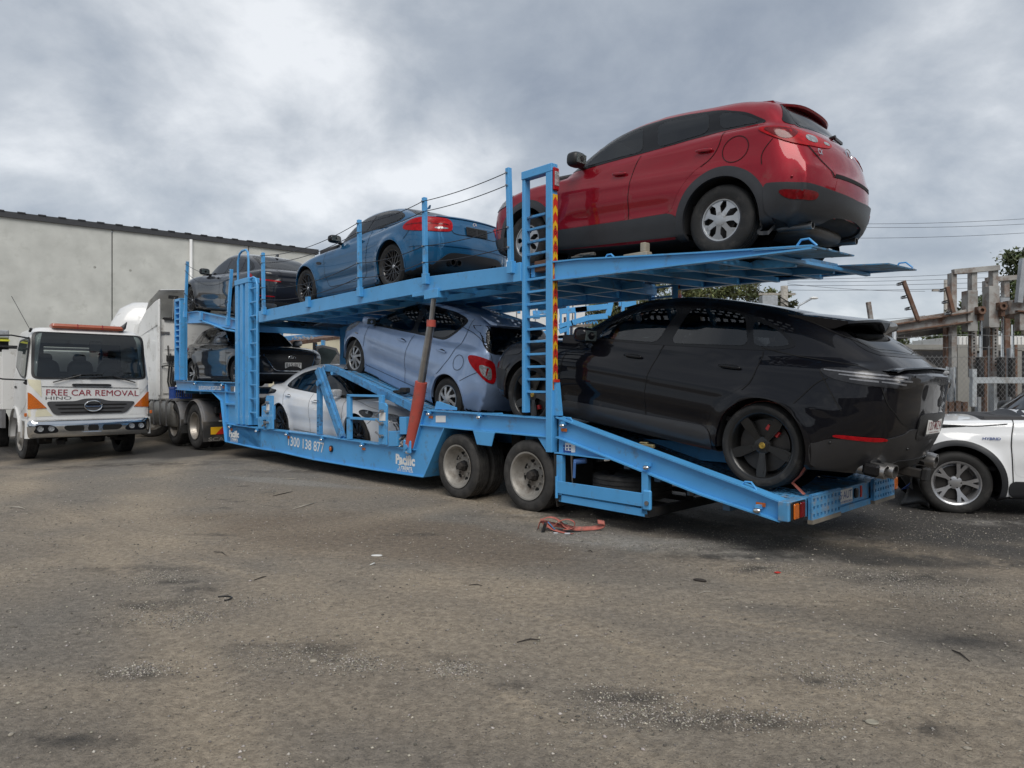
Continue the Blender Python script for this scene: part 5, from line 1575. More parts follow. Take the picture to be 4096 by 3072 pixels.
def perforated(x0,z0,x1,z1,ya,yb,nx,ny,name='wheel_track',m=M_deck,thick=.006,hole=.5):
	"""sloping tread plate with rows of open slots: a strip lattice"""
	b = MB()
	L_ = math.dist((x0,z0),(x1,z1)); ux,uz = (x1 - x0) / L_,(z1 - z0) / L_
	def pt(s,y,dz=0): return (x0 + ux * s - uz * dz,y,z0 + uz * s + ux * dz)
	ds = L_ / nx; dy = (yb - ya) / ny
	def quadbox(s0,s1,y0,y1):
		v = [pt(s,y,dz) for dz in (0,-thick) for s,y in ((s0,y0),(s1,y0),(s1,y1),(s0,y1))]
		b.add(v,[(0,1,2,3),(7,6,5,4),(0,4,5,1),(1,5,6,2),(2,6,7,3),(3,7,4,0)])
	for j in range(ny + 1):
		y = ya + j * dy
		quadbox(0,L_,max(ya,y - dy * .26),min(yb,y + dy * .26))
	for j in range(ny):
		for i in range(nx + 1):
			s = i * ds + (ds * .5 if j % 2 else 0)
			quadbox(max(0,s - ds * .2),min(L_,s + ds * .2),ya + j * dy + dy * .26,ya + (j + 1) * dy - dy * .26)
	return tp(name,b,m,bevel=0,kind='stuff')

def build_trailer():
	# lower side members: one long plate each side, gooseneck to bogie
	gt = SL([(695,1523),(815,1527),(960,1532)])
	gb = SL([(701,1558),(775,1563),(847,1568)])
	girder('gooseneck_beam',gt,SL([(701,1558),(775,1563),(960,1570)]))
	girder('gooseneck_beam',gt,SL([(701,1558),(775,1563),(960,1570)]),far=True)
	neck = SL([(960,1532),(965,1700),(1034,1714),(1034,1790),(899,1765),(881,1602),(847,1568),(847,1530)])
	for far in (False,True):
		f = (lambda y: 2.5 - y) if far else (lambda y: y)
		b = MB().prism(neck,f(.045),f(.07)); w = tp('neck_plate',b,bevel=0)
		g = MB()
		ed = SL([(847,1568),(881,1602),(899,1765)])
		for a,c in zip(ed[:-1],ed[1:]): g.bar((a[0],f(.07),a[1]),(c[0],f(.07),c[1]),.14,.014,up=(0,1,0) if False else (-1,0,1))
		g.build('neck_flange',M_tb,w,bevel=0)
	wt = SL([(900,1695),(1034,1714),(1260,1741),(1382,1759),(1655,1799)])
	wbp = SL([(899,1766),(1023,1793),(1110,1806),(1250,1838),(1450,1872),(1691,1908)])
	for far in (False,True):
		w = girder('well_beam',wt,wbp,far=far,fw=.16)
	# rise of the plate behind the well up to the bogie beam
	ris = SL([(1600,1790),(1655,1797),(1694,1640),(1773,1706),(1748,1712),(1691,1908),(1600,1893)])
	ris = SL([(1560,1786),(1652,1799),(1694,1641),(1720,1644),(1720,1700),(1776,1708),(1691,1908),(1560,1888)])
	for far in (False,True):
		f = (lambda y: 2.5 - y) if far else (lambda y: y)
		w = tp('riser_plate',MB().prism(ris,f(.043),f(.056)),bevel=0)
		a,c = S(1652,1799),S(1694,1641)
		g = MB().bar((a[0],f(.06),a[1]),(c[0],f(.06),c[1]),.12,.014,up=(-1,0,.3)); g.build('riser_flange',M_tb,w)
		a,c = S(1691,1908),S(1773,1712)
		g = MB().prism([a,(a[0] + .02,a[1]),(c[0] + .02,c[1]),c],f(.0),f(.42)); g.build('riser_back_plate',M_tb,w)
	# bogie beams
	bt = SL([(1694,1641),(2187,1674)]); bb = SL([(1679,1700),(2187,1748)])
	for far in (False,True): girder('bogie_beam',bt,bb,far=far,fw=.15)
	# tail ramp beams, hanging down to the rear bumper
	rt = [S(2225,1668),S(2880,1915),(2.955,.482)]; rb = [S(2225,1747),S(2960,2045),(2.955,.320)]
	rt = [S(2222,1669),S(2980,1951),(2.95,.480)]; rb = [S(2222,1748),S(2800,1979),(2.95,.318)]
	for far in (False,True): girder('ramp_beam',rt,rb,far=far,fw=.14,rec=.05)
	tri = SL([(2222,1740),(2222,1812),(2432,1836)])
	for far in (False,True):
		f = (lambda y: 2.5 - y) if far else (lambda y: y)
		w = tp('gusset_plate',MB().prism(tri,f(.052),f(.066)),bevel=0)
		a,c = S(2216,1811),S(2434,1837)
		MB().bar((a[0],f(.06),a[1]),(c[0],f(.06),c[1]),.12,.012).build('gusset_flange',M_tb,w)
	w = tp('gusset_plate',MB().prism(SL([(2144,1748),(2188,1754),(2188,1810),(2182,1810)]),.02,.035))
	# hanging guard between the tyres
	tp('guard_plate',MB().prism(SL([(1894,1723),(1980,1731),(1967,1785),(1910,1778)]),-.01,.004))
	# floors
	b = MB()
	b.rng(-11.7,-8.2,.1,2.4,1.345,1.365); tp('gooseneck_floor',b,M_deck,bevel=0)
	z0,z1 = .40,.285
	b = MB().prism([(-8.5,z0),(-2.1,z1),(-2.1,z1 - .02),(-8.5,z0 - .02)],.1,2.4); tp('well_floor',b,M_deck,bevel=0)
	b = MB().prism([(-1.95,.95),(.4,.925),(.4,.905),(-1.95,.93)],.16,2.34); tp('bogie_floor',b,M_deck,bevel=0)
	perforated(-1.95,.957,.4,.932,.16,.78,30,5)
	b = MB().prism([(-1.95,.945),(-1.93,.945),(-1.93,.5),(-1.95,.5)],.1,2.4); tp('bulkhead',b,M_tb,bevel=0)
	for i,x in enumerate((-11.4,-10.4,-9.4)): tp('cross_member',MB().rng(x,x + .1,.1,2.4,1.22,1.34))
	for i in range(6): tp('cross_member',MB().rng(-8 + i * 1.15,-7.92 + i * 1.15,.1,2.4,.24,.31),M_deck)
	# rear deck slope: perforated wheel tracks either side, plain middle, all sloping to the bumper
	dz = -.035
	x0,zz0,x1,zz1 = .38,1.0,2.36,.510
	perforated(x0,zz0,x1,zz1,.15,.80,28,6); perforated(x0,zz0,x1,zz1,1.70,2.35,28,6)
	tp('ramp_floor',MB().prism([(x0,zz0 - .01),(x1,zz1 - .01),(2.93,.472),(2.93,.46),(x1,zz1 - .03),(x0,zz0 - .03)],.80,1.70),M_tbworn,bevel=0)
	tp('ramp_pan',MB().prism([(x0,zz0 - .07),(x1,zz1 - .07),(x1,zz1 - .08),(x0,zz0 - .08)],.15,2.35),M_dark,bevel=0)
	perforated(2.36,.510,2.94,.487,.14,.80,9,6,m=M_tbworn); perforated(2.36,.510,2.94,.487,1.70,2.36,9,6,m=M_tbworn)
	for i in range(6):
		x = .6 + i * .36; z = zz0 + (x - x0) * (zz1 - zz0) / (x1 - x0)
		tp('cross_member',MB().rng(x,x + .07,.07,2.43,z - .17,z - .085),M_deck)
	# rear bumper beam, lamps, drop flaps, plate
	rbm = MB().rng(2.94,3.03,-.012,2.512,.325,.486)
	tp('rear_beam',rbm,M_tbworn,bevel=.006)
	tp('rear_channel',MB().rng(2.90,3.05,.62,1.88,.27,.325),M_tbworn)
	for y0,sd in ((.0,1),(2.5,-1)):
		q = MB().rng(3.03,3.045,y0 + .02 * sd,y0 + .28 * sd,.325,.48); w = tp('lamp_housing',q,M_black,bevel=.01)
		for (a,c,mm_,nm) in ((.035,.125,M_amber,'indicator_lamp'),(.15,.235,M_dkredlens,'stop_lamp')):
			MB().rng(3.045,3.062,y0 + a * sd,y0 + c * sd,.34,.468).build(nm,mm_,w,bevel=.012)
	def flap(ya,yb,name='drop_flap'):
		f = empty(name,(0,0,0),parent=TR)
		b = MB(); nx,nz = 8,3
		z0,z1 = .305,.500
		dy = (yb - ya) / nx; dzz = (z1 - z0) / nz
		for j in range(nz + 1):
			zc = z0 + j * dzz; b.rng(3.075,3.085,ya,yb,max(z0,zc - dzz * .27),min(z1,zc + dzz * .27))
		for j in range(nz):
			for i in range(nx + 1):
				yc = ya + i * dy; b.rng(3.0752,3.0848,max(ya,yc - dy * .24),min(yb,yc + dy * .24),z0 + j * dzz + dzz * .27,z0 + (j + 1) * dzz - dzz * .27)
		b.build('perforated_plate',M_tbworn,f,kind='stuff')
		MB().rng(3.048,3.074,ya + .005,yb - .005,z0,z1).build('flap_back',M_tbrust,f)
		MB().tube([(3.07,ya,z1 + .005),(3.07,yb,z1 + .005)],.016,8).build('hinge',M_tbrust,f)
		MB().rng(3.045,3.09,ya,yb,z0 - .035,z0).build('rubber_edge',mat('pale rubber strip',(.18,.16,.13),.8),f)
		return f
	flap(.31,.90); flap(1.72,2.28)
	pl = MB().rng(3.031,3.038,.93,1.30,.345,.475); w = tp('number_plate',pl,M_plate,bevel=.003)
	put_text('plate_lettering','05·AUT',M_bluep,w,(3.0395,1.115,.425),(0,1,0),(0,0,1),width=.33,height=.07,bold=.004)
	put_text('small_print','WWW.AUTOMOVER.COM.AU',M_bluep,w,(3.0395,1.115,.362),(0,1,0),(0,0,1),width=.33,height=.018,bold=.02)
	tp('plate_lamp',MB().rng(3.031,3.06,1.34,1.40,.37,.46),M_black,bevel=.01)
	tp('rear_reflector',MB().rng(3.031,3.04,1.50,1.535,.36,.47),M_redrefl)
	# tie-down loops on the top flange
	def loop_(x,y,z,L_=.14,h=.045,sl=0.0,m=M_tb):
		tp('tie_loop',MB().tube([(x - L_ / 2,y,z - sl * L_ / 2),(x - L_ / 4,y,z + h),(x + L_ / 8,y,z + h),(x + L_ / 2,y,z + sl * L_ / 2)],.009,6),m,bevel=0,smooth=40)
	a = S(2262,1685); loop_(a[0],.06,a[1] - .01,sl=-.26)
	a = S(2983,1952); loop_(a[0],.06,a[1],sl=-.2)
	# landing of the tower and the twin towers each side
	def ladder_tower(far=False):
		f = (lambda y: 2.5 - y) if far else (lambda y: y)
		t = empty('ladder_tower',(0,0,0),parent=TR)
		zt = 3.83
		xa0,xa1 = -.055,-.005; xb0,xb1 = .325,.415
		MB().rng(xa0,xa1,f(.0),f(.085),1.118,zt - .09).build('post',M_tb,t,bevel=.004)
		MB().rng(xb0,xb1,f(-.01),f(.085),.70,zt - .09).build('post',M_tb,t,bevel=.004)
		MB().rng(xa0 - .002,xb1 + .002,f(-.012),f(.087),zt - .09,zt).build('head_bar',M_tb,t,bevel=.006)
		n = 15
		z0 = S(2180,1568)[1]; z1 = S(2180,850)[1]
		for i in range(n):
			z = z0 + (z1 - z0) * i / (n - 1)
			MB().rng(xa1 - .02,xb0 + .004,f(.028),f(.062),z - .013,z + .013).build('rung',M_tbrust if i > 9 else M_tb,t,bevel=.003)
		# foot gusset
		MB().prism([(.41,1.10),(.41,1.50),(.455,1.46),(.50,1.10)],f(.02),f(.08)).build('foot_gusset',M_tb,t)
		# warning strip on the face looking rearward
		zb,ztp = S(2225,1560)[1],S(2225,770)[1]
		st = MB().rng(xb1,xb1 + .006,f(.008),f(.078),zb,ztp).build('warning_strip',M_yellow,t)
		ch = MB(); m_ = 26; hgt = (ztp - zb) / m_
		for i in range(0,m_):
			if i % 2: continue
			z = zb + i * hgt
			for ya,yc in ((.008,.043),(.078,.043)):
				v = [(f(ya),z),(f(yc),z + hgt * .6),(f(yc),z + hgt * 1.7),(f(ya),z + hgt * 1.1)]
				ch.add([(xb1 + .0075,y,zz) for y,zz in v],[(0,1,2,3)])
		ch.build('chevron',M_redrefl,st,kind='stuff')
		words = 'DO NOT OVERTAKE TURNING VEHICLE'
		ztx = S(2225,905)[1]; zbx = S(2225,1505)[1]
		dzl = (ztx - zbx) / (len(words) - 1)
		tb = None
		vs,fs = [],[]
		for i,chh in enumerate(words):
			if chh == ' ': continue
			me = text_mesh(chh,M_blk_print,height=dzl * .72,bold=.008)
			zc = ztx - i * dzl
			o_ = len(vs)
			sx = 1 if not far else 1
			for v in me.vertices: vs.append((xb1 + .0095,f(.043) + v.co.x * .8 ,zc + v.co.y))
			for pl_ in me.polygons: fs.append(tuple(o_ + k for k in pl_.vertices))
			bpy.data.meshes.remove(me)
		q = MB(); q.add(vs,fs); q.build('strip_lettering',M_blk_print,st)
		# side marker lamp on top
		zc = S(2225,710)[1]
		hsg = MB().rng(xb1 + .002,xb1 + .03,f(-.005),f(.085),zc - .125,zc + .125).build('marker_lamp',M_redlens,t,bevel=.012)
		MB().rng(xb1 + .03,xb1 + .036,f(.006),f(.074),zc - .075,zc + .08).build('marker_lens',M_clrlens,hsg,bevel=.002)
		MB().rng(.43,.46,f(.0),f(.07),1.46,1.49).build('reflector',M_redrefl,t)
	ladder_tower(); ladder_tower(True)
	# main lifting tower at the neck
	def neck_tower(far=False):
		f = (lambda y: 2.5 - y) if far else (lambda y: y)
		t = empty('lift_tower',(0,0,0),parent=TR)
		xa,_ = S(942,1300); xb,_ = S(996,1300)
		zt = S(990,1110)[1]; zb = S(990,1700)[1]
		y1 = .20
		for x0_,x1_ in ((xa,xa + .15),(xa + .23,xa + .37),(xb - .17,xb)):
			MB().rng(x0_,x1_,f(-.01),f(.10),zb,zt - .1).build('channel',M_tb,t,bevel=.005)
		MB().rng(xa,xb,f(.05),f(y1),zb,zt - .05).build('tower_web',M_tb,t)
		MB().rng(xa - .01,xb + .01,f(-.02),f(y1 + .005),zt - .1,zt).build('head_plate',M_tb,t,bevel=.006)
		for xc in (xa + .19,xb - .20):
			for i in range(10):
				z = 2.25 + i * .135
				b = MB().box((xc,f(.046),z),(.035,.012,.075)); b.build('lock_slot',M_seam,t,bevel=.01)
		# rear-side step ladder: tube rail bowed out from the head, rungs back to the tower
		xr_ = xb + .30; yr = .03
		pts = [(xb - .02,f(yr),zt - .03),(xb + .12,f(yr),zt - .01),(xb + .24,f(yr),zt - .05),(xr_,f(yr),zt - .17),(xr_,f(yr),1.5),(xr_,f(yr),.80)]
		MB().tube(pts,.020,8).build('ladder_rail',M_tb,t,smooth=50)
		for i in range(10):
			z = .90 + i * .262
			MB().rng(xb - .005,xr_,f(yr - .015),f(yr + .015),z - .014,z + .014).build('rung',M_tb,t,bevel=.003)
		# hand hoop on top
		xh0,_ = S(952,1050,.1); xh1,_ = S(994,1050,.1)
		zh = S(975,1002,.1)[1]
		pts = [(xh0,f(.1),zt),(xh0,f(.1),zh - .18),(xh0 + .08,f(.1),zh - .04),(xh0 + .2,f(.1),zh),(xh1 - .12,f(.1),zh),(xh1 - .03,f(.1),zh - .06),(xh1,f(.1),zh - .18),(xh1,f(.1),zt)]
		MB().tube(pts,.022,8).build('hand_hoop',M_tb,t,smooth=50)
		MB().rng(xa,xa + .02,f(.02),f(.2),1.0,1.5)
		return xa,xb
	neck_tower(); neck_tower(True)
	a,c = S(900,1613),S(948,1620)
	tp('stiffener',MB().rng(a[0],c[0],-.0,.05,a[1] - .03,a[1] + .01))
	tp('stiffener',MB().rng(S(899,1540)[0],S(899,1540)[0] + .03,-.0,.05,S(900,1690)[1],S(899,1536)[1]))
	# front tower with rack slots
	for far in (False,True):
		f = (lambda y: 2.5 - y) if far else (lambda y: y)
		t = empty('front_tower',(0,0,0),parent=TR)
		xa,_ = S(697,1300); xb,_ = S(721,1300)
		zt = S(700,1199)[1]; zb = S(700,1520)[1]
		MB().rng(xa,xa + .05,f(0),f(.13),zb,zt).build('post',M_tb,t,bevel=.004)
		MB().rng(xb - .08,xb,f(0),f(.16),zb,zt).build('post',M_tb,t,bevel=.004)
		MB().rng(xa,xb,f(.09),f(.13),zb,zt - .02).build('tower_web',M_tb,t)
		MB().rng(xa,xb,f(0),f(.13),zt - .05,zt + .01).build('head_plate',M_tb,t,bevel=.004)
		for i in range(8): MB().rng(xa + .04,xb - .07,f(.01),f(.10),zt - .22 - i * .13,zt - .19 - i * .13).build('rack_tooth',M_tb,t)
	# ---- upper deck
	for far in (False,True):
		f = (lambda y: 2.5 - y) if far else (lambda y: y)
		girder('front_deck_beam',SL([(744,1250),(786,1245),(825,1254),(941,1279)]),SL([(741,1292),(805,1290),(880,1305),(941,1316)]),far=far)
		pts = SL([(800,1281),(850,1298),(900,1318),(941,1325)])
		tp('guide_tube',MB().tube([(x,f(.0),z) for x,z in pts],.022,8),bevel=0,smooth=50)
		t_ = [S(1033,1245),S(1664,1112),S(2087,1058)]; b_ = [S(1034,1290),S(1664,1176),S(2087,1123)]
		b = MB().prism(t_ + b_[::-1],f(0),f(.08)); tp('upper_deck_beam',b,bevel=.004)
		tp('beam_end_block',MB().rng(S(2057,1)[0],S(2087,1)[0],f(-.02),f(.10),S(2060,1127)[1] - .005,S(2060,1056)[1] + .005))
		tp('beam_joint_plate',MB().rng(S(1650,1)[0],S(1745,1)[0],f(-.008),f(.088),S(1700,1175)[1] - .02,S(1700,1165)[1] + .0))
		# overhanging rear part of the upper deck
		rt_ = [(.42,S(2235,1043)[1]),(.77,S(2300,1038)[1]),S(2800,1010),(3.21 if not far else 3.21,S(3249,981)[1])]
		rb_ = [(.42,S(2235,1116)[1]),(.77,S(2300,1110)[1]),(2.35,S(2857,1041)[1]),(3.21,S(3249,986)[1] - .01)]
		TILT[0] = .038
		if far: rb_ = [(.42,2.595),(.77,2.59),(2.35,2.56),(3.21,2.53)]
		girder('upper_tail_beam',rt_,rb_,far=far,rec=.03,fw=.10); TILT[0] = 0
	zd = lambda x: np.interp(x,[-7.1,-2.1,.4,.77,3.21],[2.80,2.87,2.80,2.745,2.54]) - .012
	zde = lambda x: float(zd(x))
	for ya,yb in ((.09,.78),(1.72,2.41)):
		for x0_,x1_ in ((-7.05,-2.1),(-2.1,.40),(.40,3.20)):
			z0_,z1_ = zde(x0_),zde(x1_)
			TILT[0] = .038 if x0_ > 0 else 0
			perforated(x0_,z0_,x1_,z1_,ya,yb,int((x1_ - x0_) / .095),6,thick=.008)
	# solid centre pan of the upper deck, seen from below
	for x0_,x1_ in ((-7.05,-2.1),(-2.1,.40),(.40,2.75)):
		TILT[0] = .038 if x0_ > 0 else 0
		tp('centre_pan',MB().prism([(x0_,zde(x0_) - .01),(x1_,zde(x1_) - .01),(x1_,zde(x1_) - .02),(x0_,zde(x0_) - .02)],.78,1.72),M_tbrust,bevel=0)
	TILT[0] = 0
	for i in range(12):
		x = -6.8 + i * .62
		if x > .35: break
		z = zde(x); tp('cross_member',MB().rng(x,x + .06,.07,2.43,z - .16,z - .03))
	TILT[0] = .038
	for i in range(5):
		x = .75 + i * .5; z = zde(x)
		hh = .15 - .022 * i
		tp('cross_member',MB().rng(x,x + .05,.06,2.44,z - hh,z - .03))
	for y in (.82,1.68): tp('inner_stringer',MB().bar((.4,y,zde(.4) - .08),(2.72,y,zde(2.72) - .05),.05,.07))
	TILT[0] = 0
	for y in (.82,1.68): tp('inner_stringer',MB().bar((-7,y,zde(-7) - .1),(.4,y,zde(.4) - .1),.05,.09))
	TILT[0] = .038
	# end flaps: near one short, far one longer; plain plates with a lip
	zf = S(3249,981)[1]
	tp('tail_flap',MB().prism([(2.72,zde(2.72)),(3.23,zf - .004),(3.225,zf - .016),(2.72,zde(2.72) - .012)],.0,.83),M_tbworn,bevel=0)
	tp('tail_flap',MB().prism([(2.72,zde(2.72)),(3.23,zf - .004),(3.225,zf - .016),(2.72,zde(2.72) - .012)],1.67,2.5),M_tbworn,bevel=0)
	tp('tail_lip',MB().rng(2.70,2.76,.83,1.67,zde(2.74) - .06,zde(2.74) + .012),M_tbworn)
	TILT[0] = 0
	loop_(S(3215,985)[0],.05,S(3215,985)[1] + .005,L_=.17,h=.06,sl=-.06); TILT[0] = 0; loop_(3.12,2.45,zf + .11,L_=.17,h=.06); loop_(S(2427,1031)[0],.05,S(2427,1031)[1] + .0,L_=.13,h=.04,sl=-.06)
	# front deck: two wheel tracks sloping down to the neck
	for ya,yb in ((.09,.85),(1.65,2.41)):
		pf = [S(744,1252),S(786,1248),S(941,1281)]
		tp('front_wheel_track',MB().prism([(pf[0][0],pf[0][1]),(pf[1][0],pf[1][1]),(pf[2][0],pf[2][1]),(-7.1,zde(-7.1)),(-7.1,zde(-7.1) - .02),(pf[2][0],pf[2][1] - .02),(pf[1][0],pf[1][1] - .02),(pf[0][0],pf[0][1] - .02)],ya,yb),M_deck,bevel=0)
	for x,z in ((-10.7,2.85),(-9.4,2.62),(-8.3,2.5)): tp('cross_member',MB().rng(x,x + .08,.05,2.45,z,z + .12))
	# folded white sheet lying on the front deck
	# hanging cross frames under the upper deck front (dark beam seen behind the hatchback)
	# side posts and wire ropes
	posts = [((751,1046),(741,1268),0),((927,1077),(912,1302),0),((1053,1011),(1056,1257),0),((1438,880),(1441,1185),0),((1699,791),(1704,1134),0),((2035,673),(2046,1091),0)]
	P3 = []
	for far in (False,):
		for (a,c,_) in posts:
			A,C_ = S(*a,-.03),S(*c,-.03)
			t = MB().bar((C_[0],-.035,C_[1]),(A[0],-.035,A[1]),.055,.055,up=(1,0,0))
			w = tp('side_post',t)
			MB().rng(C_[0] - .045,C_[0] + .045,-.07,-.0,C_[1] - .01,C_[1] + .13).build('post_socket',M_tb,w,bevel=.004)
			for fr_ in (.05,.17,.57,.76):
				p_ = (A[0] + (C_[0] - A[0]) * fr_,-.07,A[1] + (C_[1] - A[1]) * fr_)
				MB().tube([(p_[0],-.085,p_[2]),(p_[0],.0,p_[2])],.012,8).build('eye_bolt',M_steel,w)
			P3.append((A,C_))
	for px in (805,1233):
		a = S(px,1268 if px < 900 else 1212,-.02)
		tp('post_socket',MB().rng(a[0] - .05,a[0] + .05,-.05,.0,a[1] - .07,a[1] + .10))
	pairs = [(0,1,(.12,.22,.22,.3)),(2,3,(.12,) * 4),(3,4,(.05,) * 4),(4,5,(.03,) * 4)]
	for i,j,sag in pairs:
		for k,fr_ in enumerate((.05,.17,.57,.76)):
			a = (P3[i][0][0] + (P3[i][1][0] - P3[i][0][0]) * fr_,P3[i][0][1] + (P3[i][1][1] - P3[i][0][1]) * fr_)
			c = (P3[j][0][0] + (P3[j][1][0] - P3[j][0][0]) * fr_,P3[j][0][1] + (P3[j][1][1] - P3[j][0][1]) * fr_)
			if i == 0 and k == 3: continue
			n = 14; pts = []
			for q in range(n + 1):
				t = q / n; pts.append((a[0] + (c[0] - a[0]) * t,-.07,a[1] + (c[1] - a[1]) * t - sag[k] * 4 * t * (1 - t)))
			tp('wire_rope',MB().tube(pts,.0055,5),M_cable,bevel=0,smooth=True)
	# far side posts (a few show over the cars)
	# ---- inner ramp for the small hatchback
	for y0,y1 in ((.10,.17),(.78,.84),(1.66,1.72),(2.33,2.40)):
		tpz = SL([(1283,1478),(1302,1457),(1342,1466),(1648,1613),(1690,1640)],.12); btz = SL([(1283,1483),(1336,1488),(1640,1642),(1670,1660)],.12)
		tp('inner_ramp_beam',MB().prism(tpz + btz[::-1],y0,y1),M_tbrust if y0 < .2 else M_tb,bevel=.003)
	a,c = S(1350,1478,.12),S(1690,1642,.12)
	perforated(a[0],a[1] - .02,c[0],c[1] - .02,.17,.78,34,5,name='ramp_tread',m=M_tbworn); perforated(a[0],a[1] - .02,c[0],c[1] - .02,1.72,2.33,34,5,name='ramp_tread',m=M_tbworn)
	tp('ramp_cross_tube',MB().tube([(a[0] - .15,.1,a[1] - .05),(a[0] - .15,2.4,a[1] - .05)],.04,10),bevel=0,smooth=40)
	# props: upright leg and slanting strut
	a,c = S(1277,1530,.05),S(1280,1738,.05)
	tp('prop_leg',MB().rng(a[0] - .05,a[0] + .05,.03,.09,c[1],a[1]),M_tbrust)
	for i in range(4): tp('pin_hole',MB().box((a[0] + .0,.027,c[1] + .06 + i * .07),(.022,.008,.022)),M_seam,bevel=.005)
	a,c = S(1272,1478,.05),S(1368,1752,.05)
	tp('prop_strut',MB().bar((a[0],.04,a[1]),(c[0],.04,c[1]),.05,.12,up=(1,0,.2)),M_tbrust); tp('prop_strut',MB().bar((a[0] + .10,.07,a[1] + .02),(c[0] + .05,.07,c[1]),.03,.07,up=(1,0,.2)),M_tbrust)
	tp('pivot_pin',MB().tube([(S(1276,1532)[0],-.03,S(1276,1532)[1]),(S(1276,1532)[0],.1,S(1276,1532)[1])],.05,14),M_tbrust,bevel=0,smooth=40)
	# hydraulic ram
	a,c,d_,e_ = S(1641,1786,.02),S(1683,1528,.02),S(1722,1295,.02),S(1733,1186,.02)
	ram = empty('lifting_ram',(0,0,0),parent=TR)
	MB().tube([(a[0],.03,a[1]),(c[0],.03,c[1])],.082,18).build('ram_barrel',M_redram,ram,smooth=40)
	MB().tube([(c[0],.03,c[1]),(d_[0],.03,d_[1])],.052,16).build('ram_stage',M_steel,ram,smooth=40)
	MB().tube([(d_[0],.03,d_[1] - .04),(d_[0] + .005,.03,d_[1] + .05)],.062,16).build('ram_collar',M_redram,ram,smooth=40)
	MB().tube([(d_[0],.03,d_[1]),(e_[0],.03,e_[1])],.034,14).build('ram_rod',M_steel,ram,smooth=40)
	MB().rng(e_[0] - .14,e_[0] + .16,-.03,.09,e_[1] - .03,e_[1] + .09).build('ram_bracket',M_tb,ram,bevel=.005)
	MB().rng(a[0] - .09,a[0] + .09,-.04,-.015,a[1] - .09,a[1] + .09).build('ram_foot',M_tb,ram,bevel=.03)
	MB().tube([(a[0],-.06,a[1]),(a[0],.1,a[1])],.035,12).build('ram_pin',M_tb,ram,smooth=40)
	# guard frame and control panels
	def quad(name,x0,y0,x1,y1,ya=.0,yb=.03,m=M_tb,bevel=.004,parent=None):
		p0,p1 = S(x0,y0),S(x1,y1); p2,p3 = S(x0,y1),S(x1,y0)
		return tp(name,MB().prism([p2,p1,p3,p0],ya,yb),m,parent,bevel=bevel)
	C_ = lambda X,Y: (1260 + X * .27125,1450 + Y * .27125)
	B_ = lambda X,Y: (660 + X * .27125,1450 + Y * .27125)
	gf = empty('guard_frame',(0,0,0),parent=TR)
	for (p,q) in (((464,475),(515,1135)),((937,485),(990,1190))):
		quad('frame_post',*C_(*p),*C_(*q),0,.05,parent=gf)
	for (p,q) in (((468,484),(985,496)),((468,818),(935,845))):
		a,c = S(*C_(*p)),S(*C_(*q)); MB().bar((a[0],.025,a[1]),(c[0],.025,c[1]),.05,.035).build('frame_rail',M_tb,gf,bevel=.003)
	cp = empty('control_panel',(0,0,0),parent=TR)
	MB().prism(SL([C_(960,1200),C_(1078,1215),C_(1082,640),C_(1055,595),C_(970,590)]),-.03,.0).build('panel_plate',M_tb,cp,bevel=.004)
	quad('warning_label',*C_(978,738),*C_(1066,858),-.034,-.031,M_white,0,cp)
	def lever(X,Y,dx,dy,cv):
		a = S(*cv(X,Y)); c = S(*cv(X + dx,Y + dy))
		w = MB().tube([(a[0],-.08,a[1]),(a[0],.0,a[1])],.026,12).build('lever_knob',M_steel,cp,smooth=40)
		MB().tube([(a[0],-.07,a[1]),(c[0],-.085,c[1])],.009,8,radii=[.007,.015]).build('lever',M_steel,w,smooth=40)
	lever(1032,718,-60,60,C_); lever(1028,902,-55,-60,C_); lever(1028,1085,-60,-65,C_)
	quad('valve_box',*C_(1098,1010),*C_(1228,1235),-.02,.25,parent=cp); quad('valve_box',*C_(1245,805),*C_(1342,1060),.0,.22,parent=cp)
	quad('valve_box_back',*C_(1100,805),*C_(1240,1015),.16,.20,parent=cp)
	for i in range(3):
		X = 1140 + 35 * i; pts = [S(*C_(X,905)),S(*C_(X + 40,960)),S(*C_(X + 55,1010))]
		MB().tube([(x,.02 + .01 * i,z) for x,z in pts],.010,6).build('hydraulic_hose',M_black,cp,smooth=True)
	for X,Y in ((1255,1110),(1300,1100),(1270,1170),(1320,1130),(1290,1200),(1250,1210)):
		a = S(*C_(X,Y)); MB().tube([(a[0],-.01,a[1] - .03),(a[0] + rnd.uniform(-.03,.03),.06,a[1] + .03)],rnd.uniform(.014,.024),8).build('valve_fitting',rnd.choice([M_steel,M_dark]),cp,smooth=40)
	cp2 = cp; cp = empty('control_panel',(0,0,0),parent=TR)
	MB().prism(SL([B_(1515,980),B_(1612,985),B_(1608,488),B_(1520,488),B_(1508,530)]),-.03,.0).build('panel_plate',M_tb,cp,bevel=.004)
	quad('warning_label',*B_(1520,615),*B_(1566,705),-.034,-.031,M_white,0,cp)
	lever(1548,588,-45,45,B_); lever(1548,735,-20,-30,B_); lever(1548,885,-50,50,B_)
	quad('valve_box',*B_(1448,640),*B_(1514,845),-.01,.15,parent=cp); quad('valve_box',*B_(1376,800),*B_(1447,975),-.01,.12,parent=cp); quad('valve_box_back',*B_(1448,845),*B_(1510,975),.1,.15,m=M_dark,parent=cp)
	quad('side_box',*B_(1378,640),*B_(1446,800),.06,.12,parent=cp)
	for X,Y in ((1465,880),(1470,915),(1490,940),(1500,890)):
		a = S(*B_(X,Y)); MB().tube([(a[0] - .03,.0,a[1]),(a[0] + .03,.03,a[1])],.018,8).build('valve_fitting',rnd.choice([M_steel,M_dark]),cp,smooth=40)
